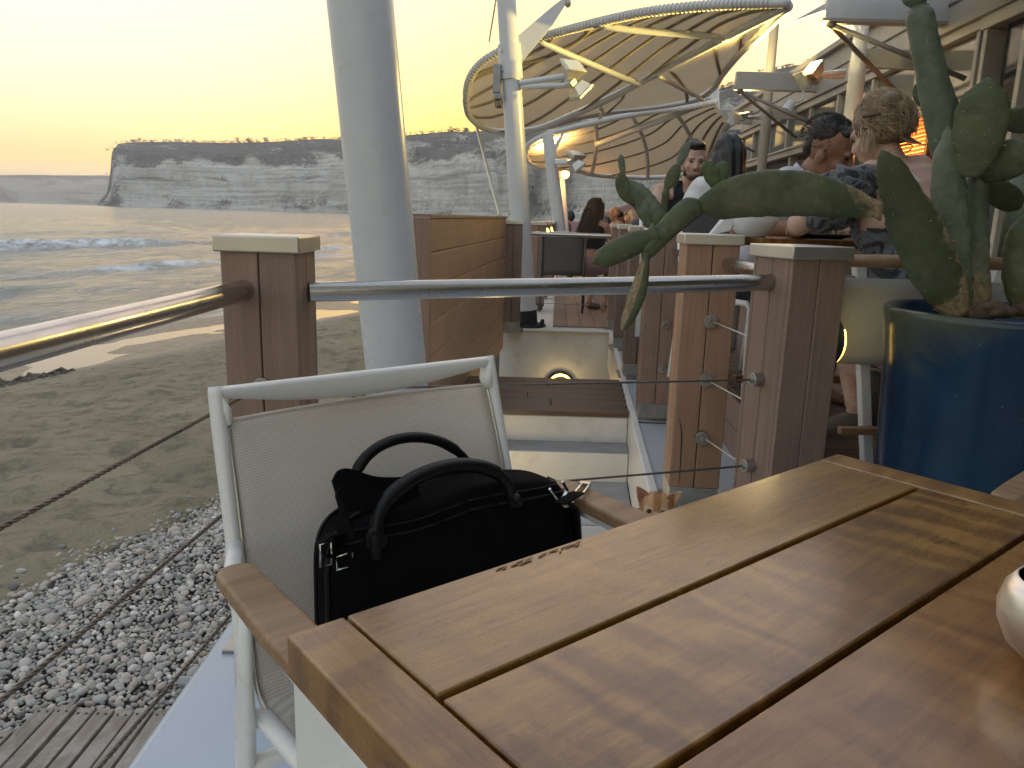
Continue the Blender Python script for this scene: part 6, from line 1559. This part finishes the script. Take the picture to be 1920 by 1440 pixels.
for (hj, kn, an), fd in zip(W.legs, (Vector((.45,.3,-.75)), Vector((-.75,.35,-.30)))):
    fd.normalize(); c0_ = an-Vector((0,0,.05))
    blob('shoe', [('c', c0_-fd*.035, c0_+fd*.14, .042, .034), ('e', c0_-fd*.03+Vector((0,0,.02)), (.040,.040,.042))], .008, shoe_m, W.t, 3)
    x = fd.orthogonal().normalized(); up_ = Vector((0,0,1))-fd*fd.z; up_.normalize(); sd_ = fd.cross(up_)
    m_ = MB(); m_.tube([c0_+up_*.035+fd*(-.03+.055*math.sin(a))*1.0+sd_*.038*math.cos(a)-fd*.01 for a in [2*math.pi*i/20 for i in range(20)]], .0055, 6, closed=True); build('shoe_trim', m_, trim_m, W.t, smooth=True)

# ---- man in lavender shirt bowed over the table
mp = PY(1416, 420, 3.85)
Mn = person('dark-haired man in a pale lavender T-shirt bowing his head over the table', Vector((mp.x, 3.85, DZ)), R(-152), sk_brown, lean=.54, tilt=.0, yaw=R(30), pitch=-.05, seat=.45, voxel=.0075, S=1.10, wide=1.12, roll=.05,
    arms=((Vector((-.36,.26,.775)), Vector((-.10,.44,.785)), (0,0,-1)), (Vector((.36,.26,.775)), Vector((.12,.46,.785)), (0,0,-1))))
shirt_m = cloth('tshirt_lavender', (.58,.58,.66), 10, .35)
blob('shirt', infl(Mn.tor, .018)+[('c', Mn.N0-Mn.U*.04, Mn.N0+Mn.U*.05, .085, .072)]+sleeves(Mn, .55, .022, wide=1.15), .010, shirt_m, Mn.t, 4, keep=lambda c: (c-Mn.N0).dot(Mn.U) < .062 and c.z > .44, disp=lambda co: .006*fbm(co, 9, 3))
blob('trousers', infl([p for p in Mn.legp if p[0] == 'c'][0:3]+[p for p in Mn.legp if p[0] == 'c'][4:7], .012)+[('e', Mn.H, (.18,.145,.12))], .012, cloth('trousers_navy', (.03,.035,.05)), Mn.t, 3)
hm = Mn.hp
blob('hair', [('e', hm(0,-.028,.050), (.081,.093,.080), Mn.Mh), ('e', hm(0,-.066,.005), (.070,.046,.066), Mn.Mh), ('e', hm(0,.040,.092), (.058,.045,.026), Mn.Mh)], .0075, h_dark, Mn.t, 6, disp=lambda co: .002*fbm(co, 40, 2))
paths = []
for k in range(1100):
    a = rgh.uniform(0, 6.28); b = rgh.uniform(-.25, 1.5)
    if math.sin(a) > .30 and b < .75: continue
    p0_ = hm(.088*math.cos(b)*math.cos(a), -.02+.108*math.cos(b)*math.sin(a), .035+.098*math.sin(b)); n_ = (p0_-hm(0,-.02,.03)).normalized(); fl = Mn.Mh @ Vector((rgh.gauss(0,.3), -.6, -.2))
    paths.append([p0_-n_*.006, p0_+n_*.003+fl*.006, p0_+n_*.002+fl*.010, p0_+n_*.0+fl*.015])
strands(Mn, 'hair_strands', h_dark, paths, .0013); brows(Mn, h_dark, .0045)

# ---- their table, crockery and the woman's chair
tx = PY(1500, 452, 3.06); ct = thing('cafe_table', 'wooden-topped table between the blonde woman and the bowed man', 'table', Vector((tx.x+.12, 3.13, DZ)), R(6))
for k in range(5):
    m_ = MB(); m_.box((0,0,0), (.78,.118,.03)); o = build('slat', m_, table_w, ct, bevel=.002); o.location = (0, -.244+.122*k, .735)
for sx in (-1, 1):
    for sy in (-1, 1):
        m_ = MB(); m_.bx(sx*.35-.03, sx*.35+.03, sy*.26-.03, sy*.26+.03, 0, .716); build('leg', m_, chair_white, ct, bevel=.003)
m_ = MB(); m_.bx(-.32,.32,-.02,.02,.16,.19); build('stretcher', m_, table_w, ct, bevel=.003)
porc = plain('porcelain', (.74,.75,.77), .18, var=.03)
bq = PZ(1438, 447, DZ+.75); bwl = thing('white_bowl', 'deep white serving bowl with a pouring lip on the couple\'s table', 'bowl', Vector((bq.x+.0, 2.93, DZ+.75)))
m_ = MB(); m_.lathe([(.0,0),(.045,0),(.05,.006),(.075,.03),(.088,.055),(.091,.062),(.094,.090),(.0965,.092),(.090,.092),(.086,.062),(.06,.02),(0,.01)], 48); build('shell', m_, porc, bwl, smooth=True, autos=60)
m_ = MB(); m_.hexa([(-.085,-.02,.02),(-.085,.02,.02),(-.075,.03,.06),(-.075,-.03,.06),(-.165,-.012,.0),(-.165,.012,.0),(-.10,.03,.085),(-.10,-.03,.085)]); build('pouring_lip', m_, porc, bwl, bevel=.004)
pq = thing('dinner_plate', 'dark plate of food beside the blonde woman\'s elbow', 'plate', Vector((bq.x+.28, 2.98, DZ+.75))); m_ = MB(); m_.lathe([(0,.002),(.08,.002),(.12,.016),(.118,.02),(.08,.008),(0,.008)], 40); build('dish', m_, plain('dark_stoneware', (.04,.035,.03), .3), pq, smooth=True)
m_ = MB()
for k in range(26): m_.ell((rgh.gauss(0,.04), rgh.gauss(0,.03), .016+rgh.random()*.022), (.016,.010,.009), Euler((rgh.random()*3,rgh.random()*3,rgh.random()*3)).to_matrix(), 7, 5)
fo_ = build('food', m_, plain('food', (.52,.40,.22), .6, var=.4, nscale=30), pq, smooth=True, kind='stuff')
def white_chair(label, loc, rz):
    t = thing('dining_chair', label, 'chair', loc, rz); 
    m_ = MB(); m_.grid(lambda u, v: Vector((-.33+.66*u, -.24-.05*math.sin(math.pi*u)-.05*v, .365+.275*v)), 14, 8); o = build('back_panel', m_, plain('panel_fabric', (.42,.41,.385), .8, var=.05, bump=.3, bscale=200), t, smooth=True); sm = o.modifiers.new('s','SOLIDIFY'); sm.thickness = .02
    m_ = MB(); m_.tube([(-.34,-.27,.695),(-.15,-.335,.70),(.15,-.335,.70),(.34,-.27,.695)], .02, 12); build('top_rail', m_, arm_w, t, smooth=True)
    m_ = MB(); m_.bx(-.25,.25,-.2,.26,.41,.45); build('seat', m_, MATS['panel_fabric'], t, bevel=.015)
    for sx in (-1, 1):
        m_ = MB(); m_.bar((sx*.10,-.16,0), (sx*.24,-.20,.70), .035, .035, (0,1,0)); build('leg', m_, chair_white, t, bevel=.004)
        m_ = MB(); m_.bar((sx*.25,.25,0), (sx*.25,.24,.41), .035, .035, (0,1,0)); build('leg', m_, chair_white, t, bevel=.004)
        m_ = MB(); m_.bx(sx*.275-.025, sx*.275+.025, -.22, .18, .62, .645); build('arm', m_, arm_w, t, bevel=.005)
    m_ = MB(); m_.bx(-.245,.245,-.235,-.205,.12,.145); build('stretcher', m_, arm_w, t, bevel=.003)
    return t
white_chair('white chair with a wooden rail and fabric back under the blonde woman', Vector((px_w.x-.08, 2.72, DZ)), R(4))

# ---- bearded man in navy tank top facing us
bp_ = PY(1284, 400, 5.62)
Bm = person('bearded man in a navy tank top resting his chin on his hand', Vector((bp_.x, 5.62, DZ)), R(184), sk_fair, lean=.20, tilt=.02, yaw=R(-6), pitch=.02, seat=.45, voxel=.008, S=1.08, wide=1.12,
    arms=((Vector((-.20,.42,.78)), Vector((-.045,.33,.955)), (0,-.8,.4), (.15,-.1,.6)), (Vector((.30,.22,.78)), Vector((.10,.44,.79)), (0,0,-1))))
blob('tank_top', infl(Bm.tor, .010), .010, cloth('tank_navy', (.014,.016,.026)), Bm.t, 3, keep=lambda c: ((c-Bm.N0).dot(Bm.U) < -.10+.0*abs(c.x) or ((c-Bm.N0).dot(Bm.U) < .03 and .06 < abs((c-Bm.N0).dot(Bm.X)) < .125)) and abs((c-Bm.N0).dot(Bm.X)) < .185)
hb = Bm.hp
blob('hair', [('e', hb(0,-.02,.062), (.080,.097,.072), Bm.Mh), ('e', hb(0,.035,.098), (.066,.06,.026), Bm.Mh), ('e', hb(0,-.07,.01), (.070,.045,.07), Bm.Mh)], .008, h_black, Bm.t, 2, disp=lambda co: .004*fbm(co, 40, 2))
blob('beard', [('e', hb(0,.046,-.090), (.047,.046,.034), Bm.Mh), ('e', hb(.05,.015,-.065), (.018,.035,.04), Bm.Mh), ('e', hb(-.05,.015,-.065), (.018,.035,.04), Bm.Mh), ('e', hb(0,.089,-.054), (.028,.011,.006), Bm.Mh)], .007, hair_mat('beard', (.065,.042,.032), (.15,.10,.075)), Bm.t, 2, disp=lambda co: .002*fbm(co, 60, 2))
blob('trousers', infl([p for p in Bm.legp if p[0] == 'c'][0:3]+[p for p in Bm.legp if p[0] == 'c'][4:7], .012)+[('e', Bm.H, (.18,.145,.12))], .014, cloth('shorts_grey', (.05,.05,.055)), Bm.t, 3)
brows(Bm, h_dark, .003)
# ---- black-haired woman in white, back to us
wp = PY(1364, 400, 4.62)
Bw = person('woman with long black hair and a loose white top seen from behind', Vector((wp.x+.02, 4.62, DZ)), R(14), sk_tan, lean=.12, yaw=0, pitch=-.05, seat=.45, voxel=.010, S=1.02, fem=True,
    arms=((Vector((-.26,.10,.72)), Vector((-.20,.36,.80)), (0,0,-1)), (Vector((.24,.15,.72)), Vector((.12,.40,.80)), (0,0,-1))))
blob('blouse', infl(Bw.tor, .020)+sleeves(Bw, .95, .028, wide=1.3), .012, cloth('blouse_white', (.74,.73,.72), 8, .5), Bw.t, 4, keep=lambda c: (c-Bw.N0).dot(Bw.U) < .03 and c.z > .40, disp=lambda co: .010*fbm(co, 8, 3))
hw_ = Bw.hp
blob('hair', [('e', hw_(0,-.02,.035), (.090,.107,.098), Bw.Mh), ('c', hw_(0,-.06,0), hw_(0,-.085,-.20), .085, .075), ('c', hw_(.05,-.02,-.02), hw_(.06,-.05,-.2), .05, .045), ('c', hw_(-.05,-.02,-.02), hw_(-.06,-.05,-.2), .05, .045)], .010, h_black, Bw.t, 4, disp=lambda co: .005*math.sin(co.x*120+4*mnoise.noise(co*6)))
blob('trousers', infl([p for p in Bw.legp if p[0] == 'c'][0:3]+[p for p in Bw.legp if p[0] == 'c'][4:7], .012)+[('e', Bw.H, (.17,.14,.12))], .014, MATS.get('x') or cloth('trousers_sand', (.30,.26,.2)), Bw.t, 3)
ct2 = thing('cafe_table', 'wooden-topped table between the bearded man and the black-haired woman', 'table', Vector(((bp_.x+wp.x)/2, 5.12, DZ)))
for k in range(5):
    m_ = MB(); m_.box((0,0,0), (.74,.118,.03)); o = build('slat', m_, table_w, ct2, bevel=.002); o.location = (0, -.244+.122*k, .735)
for sx in (-1, 1):
    for sy in (-1, 1):
        m_ = MB(); m_.bx(sx*.33-.03, sx*.33+.03, sy*.26-.03, sy*.26+.03, 0, .716); build('leg', m_, chair_white, ct2, bevel=.003)
def stool_chair(label, loc, rz, mat, sling, group=None):
    t = thing('mesh_chair', label, 'chair', loc, rz, group)
    m_ = MB(); m_.grid(lambda u, v: Vector((-.235+.47*u, -.21-.02*math.sin(math.pi*u)-.07*v, .44+.43*v)), 10, 8); o = build('back_sling', m_, sling, t, smooth=True); sm = o.modifiers.new('s','SOLIDIFY'); sm.thickness = .004
    m_ = MB(); m_.bx(-.235,.235,-.2,.24,.425,.44); build('seat_sling', m_, sling, t)
    m_ = MB(); m_.tube([(-.25,-.285,.875),(0,-.30,.88),(.25,-.285,.875)], .014, 10); build('top_bar', m_, mat, t, smooth=True)
    for sx in (-1, 1):
        m_ = MB(); m_.tube([(sx*.25,-.285,.875),(sx*.245,-.21,.45),(sx*.25,-.26,0)], [.014,.016,.013], 10); build('leg', m_, mat, t, smooth=True)
        m_ = MB(); m_.tube([(sx*.245,-.21,.44),(sx*.245,.24,.44),(sx*.25,.27,.42),(sx*.25,.28,0)], .014, 10); build('leg', m_, mat, t, smooth=True)
    return t
frame_g = plain('chair_frame_grey', (.09,.085,.08), .4, .5)
stool_chair('chair under the bearded man', Vector((bp_.x, 5.62, DZ)), R(184), chair_white, sling_grey, None)
stool_chair('chair under the black-haired woman', Vector((wp.x+.02, 4.60, DZ)), R(14), chair_white, sling_grey, None)
stool_chair('chair under the man in the lavender shirt', Vector((mp.x, 3.85, DZ)), R(-152), chair_white, sling_grey, None)

# ---- far terrace: long-haired woman, her grey chair and table
lw = PY(1104, 500, 9.25)
Lw = person('woman with long brown hair in a black top and pink skirt on the far terrace', Vector((lw.x, 9.25, .02)), R(-28), sk_tan, lean=.22, tilt=-.02, yaw=R(-5), pitch=-.12, seat=.45, voxel=.013, S=1.05, fem=True,
    arms=((Vector((-.22,.20,.72)), Vector((-.02,.46,.78)), (0,0,-1)), (Vector((.26,.24,.74)), Vector((.22,.52,.80)), (0,0,-1))), feet=((Vector((-.1,.38,.5)), Vector((-.02,.12,.10)), (.5,.8,-.2)), (Vector((.1,.38,.5)), Vector((.12,.36,.09)), (.5,.8,-.1))))
blob('top', infl(Lw.tor, .012), .014, cloth('top_black', (.012,.012,.014)), Lw.t, 3, keep=lambda c: -.06 > (c-Lw.N0).dot(Lw.U) > -.33)
blob('skirt', infl([p for p in Lw.legp if p[0] == 'c'][0:1]+[p for p in Lw.legp if p[0] == 'c'][4:5], .02)+[('e', Lw.H, (.19,.16,.14)), ('e', Lw.H+Vector((0,.2,-.01)), (.17,.2,.1))], .016, cloth('skirt_pink', (.30,.20,.21)), Lw.t, 4)
hl = Lw.hp
blob('hair', [('e', hl(0,-.02,.035), (.092,.110,.100), Lw.Mh), ('c', hl(0,-.05,.0), hl(-.03,-.10,-.22), .088, .085), ('c', hl(-.03,-.10,-.22), hl(-.06,-.13,-.42), .085, .05), ('c', hl(-.06,0,-.02), hl(-.08,-.04,-.3), .05, .04), ('c', hl(.06,0,-.02), hl(.07,-.04,-.25), .045, .035)], .012, h_brown, Lw.t, 3)
paths = []
for k in range(420):
    a = rgh.uniform(math.pi*.9, math.pi*2.1); b_ = rgh.uniform(-.2,1.2); s0 = hl(.094*math.cos(a)*math.cos(b_), -.02+.112*math.sin(a)*math.cos(b_), .035+.102*math.sin(b_)); e_ = hl(-.05+.10*math.cos(a)+rgh.gauss(0,.02), -.12+.09*math.sin(a), -.36+rgh.uniform(-.14,.12)); wv_ = rgh.uniform(0,6)
    paths.append([s0.lerp(e_, i/7)+Lw.Mh @ Vector((.012*math.sin(i*1.3+wv_), -.02*math.sin(math.pi*i/7), 0)) for i in range(8)])
strands(Lw, 'hair_strands', h_brown, paths, .0045)
for (hj, kn, an) in Lw.legs: blob('shoe', [('c', an-Vector((0,0,.05)), an-Vector((0,0,.06))+Vector((.5,.8,-.1)).normalized()*.13, .045, .035)], .014, plain('brown_leather', (.13,.065,.045), .5), Lw.t, 2)
gc = PY(1058, 520, 9.0); stool_chair('dark grey mesh chair seen from behind on the far terrace', Vector((gc.x, 9.22, .02)), R(-6), frame_g, sling_grey)
ft2 = thing('far_table', 'brown table with white legs before the long-haired woman', 'table', Vector((lw.x+.42, 9.85, .02)))
m_ = MB(); m_.bx(-.4,.4,-.35,.35,.72,.75); build('top', m_, table_w, ft2, bevel=.004)
for sx in (-1, 1):
    for sy in (-1, 1):
        m_ = MB(); m_.bx(sx*.35-.035, sx*.35+.035, sy*.3-.035, sy*.3+.035, 0, .719); build('leg', m_, chair_white, ft2)
dr = thing('drink_glass', 'glass of orange drink on the long-haired woman\'s table', 'glass', Vector((lw.x+.45, 9.7, .77))); m_ = MB(); m_.lathe([(.03,0),(.035,.14),(.033,.14),(.028,.01),(0,.01)], 20); g_ = NT('glass_clear'); g_.set(Base_Color=(1,1,1), Roughness=.03); g_.b.inputs['Transmission Weight'].default_value = 1; build('tumbler', m_, g_.m, dr, smooth=True); m_ = MB(); m_.lathe([(0,.012),(.027,.012),(.031,.11),(0,.11)], 20); build('drink', m_, plain('orange_drink', (.75,.16,.05), .2), dr, smooth=True)
nk = thing('napkin_holder', 'small white dispenser beside the orange drink', 'dispenser', Vector((lw.x+.33, 9.72, .77))); m_ = MB(); m_.bx(-.04,.04,-.04,.04,0,.11); build('box', m_, porc, nk, bevel=.01)
# ---- distant diners
far = [(1052,412,15.5,h_black,sk_tan,(.05,.05,.06),150,'distant dark-haired diner in profile behind the slender poles'),(1072,412,17.0,h_black,sk_tan,(.4,.25,.25),20,'distant dark-haired diner beside the long-haired woman'),(1152,409,14.2,h_dark,sk_tan,(.12,.10,.10),-60,'distant dark-haired woman facing right at a far table'),(1163,400,13.2,None,sk_tan,(.35,.25,.2),100,'distant shaven-headed man at a far table'),(1181,407,13.6,h_brown,sk_fair,(.10,.09,.09),160,'distant brown-haired diner between the bald men'),(1193,411,12.6,h_blond,sk_tan,(.05,.05,.05),30,'distant diner with curly fair hair by the boarded posts'),(1216,394,12.0,None,sk_brown,(.10,.11,.14),10,'distant bald man partly behind the thin prickly pear')]
for (x, y, Y, hm_, sk_, cl, rz_, lb) in far:
    p = PY(x, y, Y); zf = p.z-1.20
    f = person(lb, Vector((p.x, Y, .02)), R(rz_), sk_, lean=.1, seat=max(.40, min(.62, .45+zf)), voxel=.02, hands=False, group='distant diners')
    blob('shirt', infl(f.tor, .02)+sleeves(f, .6, .02), .02, cloth('far_shirt', cl), f.t, 3, keep=lambda c: (c-f.N0).dot(f.U) < .03)
    if hm_: blob('hair', [('e', f.hp(0,-.02,.04), (.088,.105,.092), f.Mh), ('e', f.hp(0,-.07,-.02), (.085,.06,.10), f.Mh)]+([('c', f.hp(0,-.07,-.03), f.hp(0,-.08,-.2), .08, .06)] if hm_ in (h_brown, h_blond) else []), .016, hm_, f.t, 2)
for i, (x, Y) in enumerate(((1110,13.4),(1175,12.4),(1085,16.2))):
    p = PY(x, 440, Y); t = thing('far_table', ('distant brown table among the far diners, nearest the poles','distant brown table in front of the shaven-headed man','most distant brown table behind the long-haired woman')[i], 'table', Vector((p.x, Y, .02))); m_ = MB(); m_.bx(-.4,.4,-.35,.35,.72,.75); build('top', m_, table_w, t)
    for sx in (-1, 1):
        for sy in (-1, 1):
            m_ = MB(); m_.bx(sx*.35-.035, sx*.35+.035, sy*.3-.035, sy*.3+.035, 0, .719); build('leg', m_, chair_white, t)
for i, (x, Y, rz_) in enumerate(((1040,11.4,R(10)),(1120,11.8,R(-30)))):
    p = PY(x, 500, Y); stool_chair(('pale empty chair behind the grey mesh chair','empty dark chair behind the long-haired woman')[i], Vector((p.x, Y, .02)), rz_, chair_white if i == 0 else frame_g, sling_m if i == 0 else sling_grey)
# ================================================================== sea haze over the bay
hz_m = bpy.data.materials.new('haze_air'); hz_m.use_nodes = True; t_ = hz_m.node_tree; t_.nodes.clear()
ho = t_.nodes.new('ShaderNodeOutputMaterial'); pv = t_.nodes.new('ShaderNodeVolumePrincipled'); pv.inputs['Color'].default_value = (.95,.95,.97,1); pv.inputs['Density'].default_value = .00020; pv.inputs['Anisotropy'].default_value = .2
t_.links.new(pv.outputs[0], ho.inputs['Volume'])
mb = MB(); mb.bx(-9500, 9500, -3200, 9900, -14, 330); build('haze', mb, hz_m, kind='stuff', label='pale sea haze over the bay')
